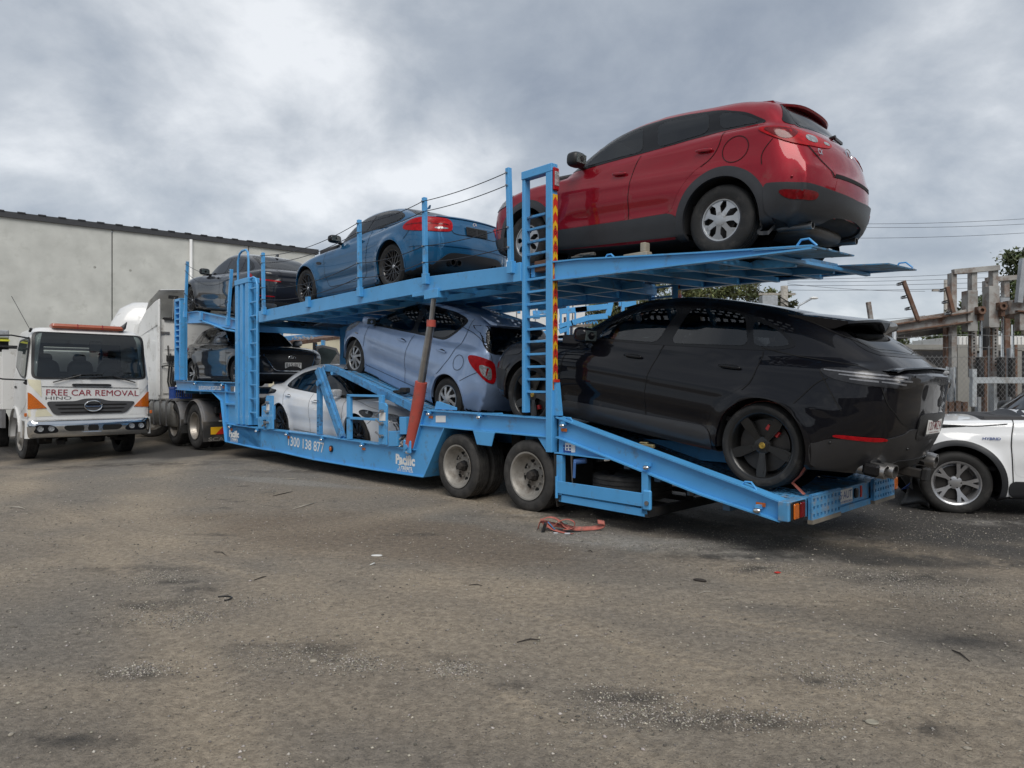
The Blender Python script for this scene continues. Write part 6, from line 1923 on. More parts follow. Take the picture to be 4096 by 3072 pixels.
	# small marker lamps with amber reflectors along the side
	for X,Y,rx,ry in ((432 * .27125 + 660,318 * .27125 + 1450,None,None),(660 + 830 * .27125,1450 + 338 * .27125,660 + 858 * .27125,1450 + 366 * .27125),(660 + 943 * .27125,1450 + 955 * .27125,660 + 975 * .27125,1450 + 988 * .27125),
						 (660 + 1340 * .27125,1450 + 1015 * .27125,None,None),(660 + 1783 * .27125,1450 + 1065 * .27125,660 + 1816 * .27125,1450 + 1102 * .27125),(*C_(88,1140),None,None),(*C_(680,1230),*C_(712,1275)),
						 (*C_(1362,1325),None,None),(*C_(1668,765),*C_(1702,806)),(1700 + 675 * .31646,1600 + 222 * .31646,None,None),(2200 + 152 * .31646,1600 + 325 * .31646,2200 + 172 * .31646,1600 + 380 * .31646),
						 (2200 + 1215 * .31646,1600 + 855 * .31646,None,None),(2900 + 405 * .31646,1800 + 765 * .31646,2900 + 447 * .31646,1800 + 692 * .31646)):
		a = S(X,Y,-.02)
		w = ellipsoid((a[0],-.02,a[1]),(.038,.028,.024),12,8).build('side_lamp',M_chrome,TR,smooth=True)
		MB().rng(a[0] - .02,a[0] + .02,-.02,.04,a[1] + .01,a[1] + .045).build('lamp_bracket',M_tb,w)
		if rx:
			r_ = S(rx,ry,.03); MB().box((r_[0],.036,r_[1]),(.085 if X > 1400 else .07,.012,.036 if X > 1400 else .05)).build('side_reflector',M_amber,TR,bevel=.004)
	a = S(*C_(235,1272),.03); tp('round_reflector',MB().lathe([(.0001,.0),(.035,.005),(.04,.03)],20,c=(a[0],.01,a[1])),M_amber,bevel=0,smooth=40); tp('reflector_ring',MB().lathe([(.04,.004),(.052,.01),(.052,.03)],20,c=(a[0],.012,a[1])),M_black,bevel=0,smooth=40)
	# lettering painted on the side members
	def side_text(name,body,x0,y0,x1,y1,yy=.041,m=M_white,**kw):
		A = S(x0,(y0 + y1) / 2,yy); Bq = S(x1,(y0 + y1) / 2,yy); T = S((x0 + x1) / 2,y0,yy); Bt = S((x0 + x1) / 2,y1,yy)
		cx,cz = (A[0] + Bq[0]) / 2,(T[1] + Bt[1]) / 2
		return put_text(name,body,m,TR,(cx,yy,cz),(1,0,kw.pop('tilt',0.0)),(0,0,1),width=abs(Bq[0] - A[0]),height=abs(T[1] - Bt[1]),**kw)
	side_text('web_address','automover.com.au',*B_(497,335),*B_(828,405),bold=.01)
	side_text('phone_number','1300 138 877',1153,1757,1296,1797,yy=.041,tilt=-.035,bold=.012)
	side_text('maker_lettering','Pacific',*B_(945,1000),*B_(1090,1105),yy=.041,bold=.05); side_text('maker_lettering','Trailers',*B_(962,1100),*B_(1070,1150),yy=.041,bold=.03); side_text('maker_lettering','(03) 5278 7635',*B_(960,1150),*B_(1075,1182),yy=.041,bold=.01)
	side_text('maker_lettering','Pacific',*C_(1190,1360),*C_(1474,1515),yy=.040,bold=.05); side_text('maker_lettering','Trailers',*C_(1225,1510),*C_(1432,1578),yy=.040,bold=.03); side_text('maker_lettering','(03) 5278 7635',*C_(1215,1578),*C_(1445,1625),yy=.040,bold=.012)
	side_text('painted_numeral','7',*C_(132,38),*C_(152,68),yy=.097)
	for (v,nm,mm_) in (((*B_(990,352),*B_(1042,436)),'warning_label',M_white),((*B_(940,352),*B_(984,428)),'maker_plate',M_steel),((*C_(1746,785),*C_(1890,884)),'instruction_label',M_white)):
		quad(nm,v[0],v[1],v[2],v[3],.038,.042,mm_,0)
	lb = quad('instruction_label',2249,1772,2289,1811,.046,.050,M_white,0)
	for i in range(3):
		for j in range(2):
			a = S(2256 + 12 * i,1784 + 12 * j,.045); MB().box((a[0],.0445,a[1]),(.022,.002,.02)).build('pictogram',M_bluep,lb)
	a = S(2269,1805,.045); MB().box((a[0],.0445,a[1] - .002),(.11,.002,.018)).build('label_band',M_bluep,lb)
	a = C_(1060,745)
	# wheels
	def truck_wheel(parent,x,y,z,Rt,w,rr,deep=.13,hub=True,outer=True,name='wheel',rimm=M_wheelst):
		g = empty(name,(x,y,z),parent=parent)
		tyre_mb(Rt,w,rr,n=56).build('tyre',M_rubber2,g,smooth=35)
		sw = w / 2
		f = -1     # outer face towards -y (the camera)
		pr = [(rr + .002,-sw * .92),(rr + .012,-sw * .99),(rr - .006,-sw * .97),(rr - .02,-sw * .80),(rr - .03,-sw * .70 + .02)]
		if outer: pr += [(rr - .045,-sw + deep * .75),(rr - .075,-sw + deep * 1.0),(rr * .62,-sw + deep * 1.05),(.10,-sw + deep * 1.0),(.0001,-sw + deep * 1.0)]
		rim = MB().lathe(pr,48).build('rim',rimm,g,smooth=40)
		if outer:
			for k in range(8):
				a = 2 * math.pi * k / 8 + .2
				rc = rr * .70
				b = MB().lathe([(.0001,0),(.034,.0),(.034,.01)],14)
				o = b.build('vent_hole',M_seam,rim); o.location = (rc * math.cos(a),-sw + deep * 1.0 - .006 + .008,rc * math.sin(a)); o.scale = (1,1,1.3)
			for k in range(8):
				a = 2 * math.pi * k / 8
				b = MB().lathe([(.0001,-.03),(.012,-.03),(.014,.0)],6); o = b.build('wheel_nut',M_steel,rim); o.location = (rr * .48 * math.cos(a),-sw + deep * 1.0,rr * .48 * math.sin(a))
			if hub:
				MB().lathe([(.0001,-sw + .03),(.045,-sw + .032),(.052,-sw + .045),(.056,-sw + .08),(.066,-sw + .085),(.07,-sw + deep)],8).build('hub_cap',M_dark,g,smooth=20)
		return g
	for x in (-1.25,0.0):
		for yb_,sd in ((.02,1),(2.48,-1)):
			w1 = truck_wheel(TR,x,yb_ + .115 * sd,.405,.405,.225,.262,outer=True)
			if sd < 0: w1.rotation_euler.z = math.pi
			truck_wheel(TR,x,yb_ + .37 * sd,.405,.405,.225,.262,outer=False)
		tp('axle',MB().tube([(x,.3,.405),(x,2.2,.405)],.06,12),M_dark,bevel=0,smooth=40)
	tp('suspension_hanger',MB().rng(-.7,-.55,.45,.55,.5,.9),M_dark); tp('suspension_hanger',MB().rng(-.7,-.55,1.95,2.05,.5,.9),M_dark)
	tp('leaf_spring',MB().prism([(-1.8,.62),(-1.25,.50),(-.7,.60),(0,.50),(.5,.62),(.5,.58),(0,.44),(-.7,.55),(-1.25,.44),(-1.8,.58)],.62,.70),M_dark)
	tp('chassis_rail',MB().rng(-2.0,2.9,.80,.88,.66,.84),M_tb); tp('chassis_rail',MB().rng(-2.0,2.9,1.62,1.70,.66,.84),M_tb)
	tp('air_tank',MB().tube([(-1.9,1.25,.55),(-.8,1.25,.55)],.12,16),M_dark,bevel=0,smooth=40)
	# tyre flap behind the last wheel and the spare wheel cradle
	tp('mud_flap',MB().prism(SL([(2209,1815),(2222,1815),(2224,1900),(2222,2030),(2214,1990)]),.02,.62),M_rubberflap,bevel=.004)
	E_ = lambda X,Y: (2200 + X * .31646,1600 + Y * .31646)
	cr = empty('spare_wheel_cradle',(0,0,0),parent=TR)
	def eb(name,p,q,w,h,y=.03,m=M_tb):
		a,c = S(*E_(*p)),S(*E_(*q)); return MB().bar((a[0],y,a[1]),(c[0],y,c[1]),w,h).build(name,m,cr,bevel=.003)
	a,c = S(*E_(110,700)),S(*E_(110,1265)); MB().rng(a[0] - .035,a[0] + .045,.0,.06,c[1],a[1]).build('cradle_post',M_tb,cr,bevel=.003)
	a,c = S(*E_(1192,920)),S(*E_(1195,1445)); MB().rng(a[0] - .035,a[0] + .035,.0,.06,c[1],a[1]).build('cradle_post',M_tb,cr,bevel=.003)
	xr0,xr1 = S(*E_(110,1240))[0],S(*E_(1200,1445))[0]
	zl,zr = S(*E_(110,1240))[1],S(*E_(1200,1430))[1]
	MB().bar((xr0,.03,zl),(xr1,.03,zr),.06,.075).build('cradle_rail',M_tb,cr,bevel=.003)
	z2a,z2b = S(*E_(90,1095))[1],S(*E_(1245,1272))[1]
	MB().bar((xr0 - .02,-.01,z2a),(xr1 + .04,-.01,z2b),.012,.13).build('cradle_gate',M_tb,cr,bevel=.003)
	MB().tube([(xr0 - .02,-.01,z2a + .11),(xr0 - .02,-.01,z2a - .12)],.016,8).build('gate_hinge',M_tb,cr)
	MB().rng(xr1 - .01,xr1 + .08,-.03,.01,z2b - .09,z2b + .10).build('gate_latch',M_tb,cr,bevel=.012)
	MB().tube([(xr1 + .045,-.045,z2b - .02),(xr1 + .045,.01,z2b - .02)],.022,10).build('latch_bolt',M_steel,cr)
	for y in (.5,1.0,1.5): MB().bar((xr0,y,zl),(xr1,y,zr),.05,.05).build('cradle_rail',M_dark,cr)
	MB().bar((xr1,.0,zr),(xr1,1.9,zr),.07,.08).build('cradle_cross',M_dark,cr); MB().bar((xr0,.0,zl),(xr0,1.9,zl),.07,.07).build('cradle_cross',M_dark,cr)
	MB().rng(xr1 - .03,xr1 + .02,.75,.82,zr,zr + .3).build('cradle_post',M_dark,cr)
	xs = (xr0 + xr1) / 2 + .02
	sw_ = empty('spare_wheel',(xs,.52,zl + .16),parent=TR)
	sw_.rotation_euler = (R(-90),0,0)
	tyre_mb(.415,.235,.262,n=56).build('tyre',M_rubber2,sw_,smooth=35)
	rim = MB().lathe([(.264,-.10),(.25,-.115),(.235,-.09),(.215,-.06),(.19,-.10),(.17,-.125),(.09,-.13),(.08,-.10)],40).build('rim',M_dark,sw_,smooth=40)
	for k in range(8):
		a = k * math.pi / 4; o = MB().lathe([(.0001,0),(.028,0),(.028,.01)],12).build('vent_hole',M_seam,rim); o.location = (.205 * math.cos(a),-.078,.205 * math.sin(a))
	# air couplings hanging in front of the spare
	a = S(*E_(212,705)); tp('air_coupling',MB().tube([(a[0],.08,a[1]),(a[0],.08,a[1] - .14),(a[0] + .01,.08,a[1] - .30)],.01,6,radii=[.018,.010,.008]),M_steel,bevel=0)
	a = S(*E_(340,790)); w = tp('isolator_valve',MB().tube([(a[0] - .06,.03,a[1]),(a[0] + .06,.08,a[1] + .02)],.03,10),mat('blue handle',(.05,.13,.33),.4),bevel=0,smooth=40)
	MB().bar((a[0] - .04,.01,a[1]),(a[0] - .05,.01,a[1] - .17),.018,.035,up=(1,0,0)).build('valve_handle',mat('blue handle',(.05,.13,.33)),w,bevel=.006)
	# wheel stop wedge beside the hatchback's rear tyre
	tp('wheel_guide',MB().prism(SL([C_(1705,690),C_(1735,575),C_(1770,575),C_(2030,665),C_(2030,705)]),.06,.075))

build_trailer()

def on_trailer(o,x,y,z,rz=0):
	o.matrix_world = Matrix.Translation(to_world(x,y,z)) @ Matrix.Rotation(-TH + rz,4,'Z')
	return o

def ribbon(name,pts,width,material,up=(0,1,0),label=None,cat=None,parent=None,thick=.004):
	"""flat strap through pts, its width along `up`"""
	b = MB(); up = Vector(up).normalized()
	P_ = [Vector(p) for p in pts]
	for i,p in enumerate(P_):
		d = (P_[min(i + 1,len(P_) - 1)] - P_[max(i - 1,0)]).normalized()
		n = d.cross(up).normalized() * thick / 2
		for s_ in (-1,1):
			for q in (-1,1): b.v.append(tuple(p + up * width / 2 * s_ + n * q))
	for i in range(len(P_) - 1):
		a = 4 * i
		for x,y in ((0,1),(1,3),(3,2),(2,0)): b.f.append((a + x,a + y,a + 4 + y,a + 4 + x))
	o = b.build(name,material,parent,smooth=40)
	return tag(o,label,cat)

def straps():
	# orange strap over the black car's rear tyre down to the deck
	cx,cz,Rt = 2.62,.895,.394
	pts = []
	for k in range(0,16):
		a = R(158 - k * 14)
		pts.append((cx + Rt * math.cos(a) ,.43,cz + Rt * math.sin(a)))
	pts.append((cx + .36,.40,.50))
	o = ribbon('tie_down_strap',pts,.05,M_webbing,label='faded red strap over the rear tyre of the black car',cat='strap')
	on_trailer(o,0,0,0)
	o = ribbon('tie_down_strap',[(1.45,.42,.765),(1.7,.40,.71),(2.0,.37,.635),(2.2,.34,.58)],.045,M_webbing,up=(0,1,0),label='red strap lying flat on the tread plate ahead of the black car\'s rear wheel',cat='strap')
	on_trailer(o,0,0,0)
	rat = MB().rng(-.09,.09,-.03,.03,0,.04).rng(-.07,.02,-.025,.025,.04,.06)
	o = rat.build('strap_ratchet',mat('brassy ratchet',(.35,.30,.16),.5,metal=.5,dirt=(.05,.04,.03),dirt_amt=.5),bevel=.008); tag(o,'brassy strap ratchet on the tread plate under the black car','ratchet'); on_trailer(o,1.38,.36,.79,.1)
	# grey strap over the small hatchback's front tyre
	cx,cz,Rt = -4.415,1.868,.305
	pts = [(cx + Rt * math.cos(R(a)),.40,cz + Rt * math.sin(R(a))) for a in (70,85,100)]
	A = S(1420,1380,.38); Bq = S(1375,1480,.35)
	pts = [(S(1440,1352,.40)[0],.46,S(1440,1352,.40)[1]),(S(1425,1358,.4)[0],.40,S(1425,1358,.4)[1]),(S(1408,1400,.37)[0],.36,S(1408,1400,.37)[1]),(S(1390,1455,.35)[0],.34,S(1390,1455,.35)[1]),(S(1376,1482,.35)[0],.34,S(1376,1482,.35)[1])]
	o = ribbon('tie_down_strap',pts,.055,M_greyweb,up=(1,0,.35),label='grey strap across the front wheel of the small lilac hatchback',cat='strap'); on_trailer(o,0,0,0)
	# ratchets and blocks on the decks
	a = S(1600,1580,.35)
	o = MB().rng(-.14,.14,-.04,.04,0,.06).rng(.05,.2,-.05,.05,.02,.10).build('strap_ratchet',M_dark,bevel=.015); tag(o,'black ratchet and bundled strap on the inner ramp','ratchet'); on_trailer(o,a[0],.35,a[1] + .01,0)
	o.rotation_euler.y = 0
	for px,nm,lb,c in ((2545,'timber_chock','pale timber chock on the upper deck under the red car',(.30,.26,.20)),(2345,'bundled_strap','bundled grey strap on the upper deck beside the striped post',(.09,.085,.075))):
		a = S(px,1023,.12)
		b = MB()
		if 'timber' in nm: b.rng(-.14,.14,-.05,.05,0,.05).rng(.06,.12,-.04,.04,.05,.14)
		else:
			for i in range(7): b.box((rnd.uniform(-.13,.13),rnd.uniform(-.03,.03),.02 + rnd.uniform(0,.03)),(.14,.05,.02),Matrix.Rotation(rnd.uniform(-.5,.5),3,'Z'))
		o = b.build(nm,mat(nm + ' surface',c,.8,var=.25),bevel=.006); tag(o,lb,'chock' if 'timber' in nm else 'strap'); on_trailer(o,a[0],.14,S(px,1033,.12)[1],0)
	o = MB().rng(-.09,.09,-.06,.06,0,.12).build('timber_block',mat('old timber',(.16,.08,.05),.85,var=.3),bevel=.006); tag(o,'brown timber block under the red car beside the ladder post','timber'); on_trailer(o,S(2175,1078,.12)[0],.12,S(2175,1080,.12)[1] - .02)
	# planks and clutter behind the hatchback on the bogie deck
	o = MB().rng(-.28,.28,-.05,.05,0,.05).build('timber_plank',mat('reddish timber',(.22,.09,.06),.8,var=.25),bevel=.004); tag(o,'reddish timber plank on the deck between the lilac and black cars','timber'); on_trailer(o,S(1940,1636,.3)[0],.3,.985,.1)

straps()
# ------------------------------------------------------------------ ground

def vnoise(x,y,seed=0):
	xi = np.floor(x).astype(int); yi = np.floor(y).astype(int)
	fx,fy = x - xi,y - yi
	fx = fx * fx * (3 - 2 * fx); fy = fy * fy * (3 - 2 * fy)
	def h(a,b):
		n = (a * 374761393 + b * 668265263 + seed * 974634777) & 0x7fffffff
		n = ((n ^ (n >> 13)) * 1274126177) & 0x7fffffff
		return ((n ^ (n >> 16)) & 0xffff) / 65535.0
	return (h(xi,yi) * (1 - fx) + h(xi + 1,yi) * fx) * (1 - fy) + (h(xi,yi + 1) * (1 - fx) + h(xi + 1,yi + 1) * fx) * fy

def fbm(x,y,o=4,seed=0):
	s = 0; a = .5
	for i in range(o):
		s = s + a * vnoise(x * 2 ** i,y * 2 ** i,seed + i); a *= .5
	return s

def gz(x,y):
	x = np.asarray(x,float); y = np.asarray(y,float)
	dip = -.125 * np.exp(-(((x + 9.6) / 2.6) ** 2 + ((y - 14.0) / 2.6) ** 2))
	flat = 1 / (1 + np.exp(-(np.hypot(x,y - 4) - 40) / 6))
	z = (fbm(x * .5,y * .5,3,5) - .44) * .035 + (fbm(x * 2.2,y * 2.2,3,9) - .44) * .018
	# tyre ruts curving across the yard
	for (cx,cy,rr) in ((9.5,12.5,10.6),(10.1,12.9,9.6),(-14,-4.5,13.2),(-14.2,-4.5,14.9),(3.0,16.5,12.0)):
		d = np.abs(np.hypot(x - cx,y - cy) - rr)
		z = z - .012 * np.exp(-(d / .13) ** 2) * (.4 + .9 * fbm(x * .7,y * .7,2,3)) + .007 * np.exp(-((d - .2) / .07) ** 2)
		sd = np.hypot(x - cx,y - cy) - rr
		z = z + .007 * np.sin(sd * 6.283 / .10 + 2 * fbm(x,y,2,8)) * np.exp(-(d / .2) ** 2) * np.clip(fbm(x * .8,y * .8,2,41) * 3 - 1,0,1)
	z = z + (fbm(x * 7,y * 7,3,12) - .44) * .006
	return (z * (1 - flat)) + dip

def graded(lo,hi,fine,a,b,grow=1.18):
	v = list(np.arange(lo,hi + fine,fine))
	s = fine; q = hi
	while q < b: s *= grow; q += s; v.append(q)
	s = fine; q = lo; w = []
	while q > a: s *= grow; q -= s; w.append(q)
	return np.array(w[::-1] + v)

def ground_material():
	m = bpy.data.materials.new('yard dirt and gravel')
	m.use_nodes = True
	t = m.node_tree; L = t.links.new
	b = t.nodes['Principled BSDF']
	tc = nd(t,'ShaderNodeTexCoord')
	def noise(scale,det=6,rough=.55,sc=None,dist=0.0):
		n = nd(t,'ShaderNodeTexNoise'); n.inputs['Scale'].default_value = scale; n.inputs['Detail'].default_value = det
		n.inputs['Roughness'].default_value = rough; n.inputs['Distortion'].default_value = dist
		if sc:
			mp = nd(t,'ShaderNodeMapping'); mp.inputs['Scale'].default_value = sc; mp.inputs['Rotation'].default_value = (0,0,R(-18)); L(tc.outputs['Object'],mp.inputs[0]); L(mp.outputs[0],n.inputs['Vector'])
		else: L(tc.outputs['Object'],n.inputs['Vector'])
		return n.outputs['Fac']
	def rng_(f,a,c,lo=0.,hi=1.):
		r = nd(t,'ShaderNodeMapRange'); r.interpolation_type = 'SMOOTHSTEP'
		r.inputs['From Min'].default_value = a; r.inputs['From Max'].default_value = c; r.inputs['To Min'].default_value = lo; r.inputs['To Max'].default_value = hi
		L(f,r.inputs[0]); return r.outputs[0]
	def mix(f,a,c,bt='MIX'):
		x = nd(t,'ShaderNodeMix',data_type='RGBA',blend_type=bt)
		if isinstance(f,float): x.inputs[0].default_value = f
		else: L(f,x.inputs[0])
		for i,v in ((6,a),(7,c)):
			if isinstance(v,tuple): x.inputs[i].default_value = (*v,1)
			else: L(v,x.inputs[i])
		return x.outputs[2]
	def mul(a,c):
		x = nd(t,'ShaderNodeMath',operation='MULTIPLY'); L(a,x.inputs[0])
		if isinstance(c,float): x.inputs[1].default_value = c
		else: L(c,x.inputs[1])
		return x.outputs[0]
	def mx(a,c):
		x = nd(t,'ShaderNodeMath',operation='MAXIMUM'); L(a,x.inputs[0]); L(c,x.inputs[1]); return x.outputs[0]
	def blob(x,y,rx,ry,rot=0.0):
		mp = nd(t,'ShaderNodeMapping',vector_type='TEXTURE'); mp.inputs['Location'].default_value = (x,y,0); mp.inputs['Rotation'].default_value = (0,0,rot); mp.inputs['Scale'].default_value = (rx,ry,1)
		L(tc.outputs['Object'],mp.inputs[0]); v = nd(t,'ShaderNodeVectorMath',operation='LENGTH');
		sx = nd(t,'ShaderNodeVectorMath',operation='MULTIPLY'); sx.inputs[1].default_value = (1,1,0); L(mp.outputs[0],sx.inputs[0]); L(sx.outputs[0],v.inputs[0])
		wn = nd(t,'ShaderNodeMath',operation='MULTIPLY_ADD'); L(noise(.9,7,.6),wn.inputs[0]); wn.inputs[1].default_value = 1.3; L(v.outputs['Value'],wn.inputs[2])
		return rng_(wn.outputs[0],1.75,1.25)
	col_ = mix(rng_(noise(.42,6,.6),.36,.64),(.268,.235,.194),(.300,.252,.196))
	col_ = mix(rng_(noise(.23,4,.5),.42,.62),col_,(.235,.215,.187))
	streak = rng_(noise(1.6,5,.6,(1,.22,1),.6),.50,.70)
	col_ = mix(mul(streak,.5),col_,(.295,.255,.205))
	fine = rng_(noise(22,9,.8),.32,.68,.74,1.22)
	g1 = rng_(noise(.75,9,.62,None,.4),.55,.64)
	g2 = rng_(noise(2.6,7,.6),.50,.66)
	grav = mul(g1,g2)
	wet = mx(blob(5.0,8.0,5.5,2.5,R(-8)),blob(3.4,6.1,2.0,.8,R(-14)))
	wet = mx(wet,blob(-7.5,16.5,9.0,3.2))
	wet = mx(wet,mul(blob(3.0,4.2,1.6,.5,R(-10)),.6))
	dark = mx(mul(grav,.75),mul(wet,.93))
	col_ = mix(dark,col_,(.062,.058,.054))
	rust = mul(blob(-1.3,6.6,2.6,1.0,R(-25)),.55)
	col_ = mix(rust,col_,(.20,.150,.105))
	pale = mul(blob(1.45,6.15,1.5,.35,R(-22)),.75)
	pale = mx(pale,mul(blob(6.1,6.7,.9,.45,R(20)),.6)); pale = mx(pale,mul(blob(-3.2,10.2,1.6,.25,R(-28)),.6))
	col_ = mix(pale,col_,(.33,.315,.285))
	cf = nd(t,'ShaderNodeCombineXYZ')
	for i in range(3): L(fine,cf.inputs[i])
	at = nd(t,'ShaderNodeAttribute'); at.attribute_name = 'wear'; sa = nd(t,'ShaderNodeSeparateXYZ'); L(at.outputs['Vector'],sa.inputs[0])
	brk = rng_(noise(5,8,.7),.40,.60)
	col_ = mix(mul(sa.outputs['X'],.95),col_,(.43,.355,.265))
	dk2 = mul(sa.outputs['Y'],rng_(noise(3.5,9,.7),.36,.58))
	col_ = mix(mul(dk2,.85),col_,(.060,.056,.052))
	col_ = mix(mul(mul(sa.outputs['Z'],brk),.8),col_,(.37,.35,.32))
	mot = rng_(noise(11,8,.72),.30,.70,.92,1.07)
	cm_ = nd(t,'ShaderNodeCombineXYZ')
	for i in range(3): L(mot,cm_.inputs[i])
	col_ = mix(1.0,col_,cm_.outputs[0],'MULTIPLY')
	col_ = mix(1.0,col_,cf.outputs[0],'MULTIPLY')
	# stones
	vo = nd(t,'ShaderNodeTexVoronoi'); vo.inputs['Scale'].default_value = 75; L(tc.outputs['Object'],vo.inputs['Vector'])
	hs = nd(t,'ShaderNodeSeparateXYZ'); L(vo.outputs['Color'],hs.inputs[0])
	st = mul(rng_(vo.outputs['Distance'],.34,.22),rng_(hs.outputs['X'],.80,.86))
	vo2 = nd(t,'ShaderNodeTexVoronoi'); vo2.inputs['Scale'].default_value = 130; L(tc.outputs['Object'],vo2.inputs['Vector'])
	hs2 = nd(t,'ShaderNodeSeparateXYZ'); L(vo2.outputs['Color'],hs2.inputs[0])
	dens = nd(t,'ShaderNodeMath',operation='MULTIPLY_ADD'); L(mx(grav,wet),dens.inputs[0]); dens.inputs[1].default_value = .8; dens.inputs[2].default_value = .12
	st2 = mul(rng_(vo2.outputs['Distance'],.42,.25),rng_(hs2.outputs['Y'],.55,.7)); st2 = mul(st2,dens.outputs[0])
	stc = mix(hs.outputs['Y'],(.30,.285,.26),(.10,.09,.085))
	col_ = mix(mul(st,.75),col_,stc); col_ = mix(mul(st2,.55),col_,(.27,.26,.245))
	L(col_,b.inputs['Base Color'])
	rr = nd(t,'ShaderNodeMapRange'); rr.inputs['To Min'].default_value = .92; rr.inputs['To Max'].default_value = .62; L(wet,rr.inputs[0]); L(rr.outputs[0],b.inputs['Roughness'])
	b.inputs['Specular IOR Level'].default_value = .3
	h1 = nd(t,'ShaderNodeMath',operation='MULTIPLY_ADD'); L(noise(9,9,.68),h1.inputs[0]); h1.inputs[1].default_value = 1.2; L(noise(60,5,.7),h1.inputs[2])
	h2 = nd(t,'ShaderNodeMath',operation='ADD'); L(h1.outputs[0],h2.inputs[0]); L(st,h2.inputs[1])
	h3 = nd(t,'ShaderNodeMath',operation='ADD'); L(h2.outputs[0],h3.inputs[0]); L(st2,h3.inputs[1])
	bp = nd(t,'ShaderNodeBump'); bp.inputs['Strength'].default_value = 1.0; bp.inputs['Distance'].default_value = .028
	L(h3.outputs[0],bp.inputs['Height']); L(bp.outputs[0],b.inputs['Normal'])
	return m

M_stone = mat('pale gravel stones',(.27,.255,.23),.85,vcol=True,var=.1)

def pebbles(name,n,region,size,clusters,label,seed=1):
	rs = np.random.RandomState(seed)
	base = np.array([(1,0,0),(0,1,0),(-1,0,0),(0,-1,0),(0,0,1),(0,0,-1)],float)
	tri = np.array([(0,1,4),(1,2,4),(2,3,4),(3,0,4),(1,0,5),(2,1,5),(3,2,5),(0,3,5)])
	x0,x1,y0,y1 = region or (0,1,0,1)
	if clusters:
		k = rs.randint(0,len(clusters),n); c = np.array(clusters)[k]
		x = c[:,0] + rs.randn(n) * c[:,2]; y = c[:,1] + rs.randn(n) * c[:,3]
	else:
		x = rs.uniform(x0,x1,n); y = y0 + (y1 - y0) * rs.uniform(0,1,n) ** 1.5
	sz = size[0] + (size[1] - size[0]) * rs.uniform(0,1,n) ** 3
	th = rs.uniform(0,6.28,n)
	V = base[None] * rs.uniform(.6,1.25,(n,6,1)) * np.array([1,.8,.55])
	V = V * sz[:,None,None]
	c_,s_ = np.cos(th)[:,None],np.sin(th)[:,None]
	X = V[...,0] * c_ - V[...,1] * s_ + x[:,None]; Y = V[...,0] * s_ + V[...,1] * c_ + y[:,None]
	Z = V[...,2] + (gz(x,y) + sz * .2)[:,None]
	P = np.stack([X,Y,Z],-1).reshape(-1,3)
	T = (tri[None] + 6 * np.arange(n)[:,None,None]).reshape(-1,3)
	me = bpy.data.meshes.new(name)
	me.vertices.add(len(P)); me.vertices.foreach_set('co',P.ravel())
	me.loops.add(len(T) * 3); me.loops.foreach_set('vertex_index',T.ravel().astype('i'))
	me.polygons.add(len(T)); me.polygons.foreach_set('loop_start',np.arange(0,len(T) * 3,3).astype('i'))
	me.update(calc_edges=True)
	at = me.color_attributes.new('tone','FLOAT_COLOR','POINT')
	tone = np.clip(rs.normal(.95,.45,n),.38,2.4)
	cc = np.stack([tone,tone * rs.uniform(.93,1.0,n),tone * rs.uniform(.84,1.0,n),np.ones(n)],1)
	at.data.foreach_set('color',np.repeat(cc,6,0).astype('f').ravel())
	me.materials.append(M_stone)
	o = link(name,me); tag(o,label,'gravel',kind='stuff')
	return o

def G(px,py,z=0.0):
	t = (EYE - z) / ((py - 1536) / FPX)
	return (t * (px - 2048) / FPX,t)

RUTS = ((9.5,12.5,10.6,.34,1),(10.1,12.9,9.6,.3,.9),(-14,-4.5,13.2,.22,.7),(-14.2,-4.5,14.9,.25,.8),(3.0,16.5,12.0,.4,.9),(3.2,16.8,13.6,.3,.7),(-22,30,30.5,.3,.5),(7,15,13.3,.5,.8),(-3,-9,13.4,.3,.6),(-2.6,-9,12.3,.22,.5))
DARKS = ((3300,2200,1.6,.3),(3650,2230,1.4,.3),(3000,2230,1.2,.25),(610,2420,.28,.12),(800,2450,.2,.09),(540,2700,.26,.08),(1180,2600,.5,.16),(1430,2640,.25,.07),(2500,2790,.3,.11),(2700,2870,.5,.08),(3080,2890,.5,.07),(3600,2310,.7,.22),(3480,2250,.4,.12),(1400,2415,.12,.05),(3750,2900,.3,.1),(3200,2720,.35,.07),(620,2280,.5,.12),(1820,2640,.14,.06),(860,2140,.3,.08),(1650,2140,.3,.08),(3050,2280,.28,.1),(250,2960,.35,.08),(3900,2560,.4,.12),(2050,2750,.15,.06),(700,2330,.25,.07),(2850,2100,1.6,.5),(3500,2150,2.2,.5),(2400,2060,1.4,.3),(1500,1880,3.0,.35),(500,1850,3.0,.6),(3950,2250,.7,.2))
TRACKS = (([(1180,2310),(1400,2480),(1650,2640),(1980,2770),(2300,2900),(2700,3072)],.26,1),([(2060,2440),(2600,2620),(3300,2760),(4096,2900)],.28,1),([(1000,2190),(1500,2230),(2050,2330),(2700,2450),(3500,2560)],.3,.8),([(900,3072),(1010,2900),(1080,2800)],.07,1),([(700,3072),(640,2850),(560,2700)],.1,.8),([(0,2140),(500,2180),(1100,2330)],.2,.8),([(2750,2260),(3400,2330),(4096,2420)],.35,.8),([(2300,2700),(3000,2850),(4096,3050)],.16,.8))
PALES = ((2450,2170,.9,.16,1),(2700,2190,.5,.1,.9),(3990,2090,.5,.22,.9),(1700,1950,.9,.1,.8),(1160,1875,1.6,.12,.6),(2100,2060,.5,.1,.7),(3300,2150,.8,.1,.6))

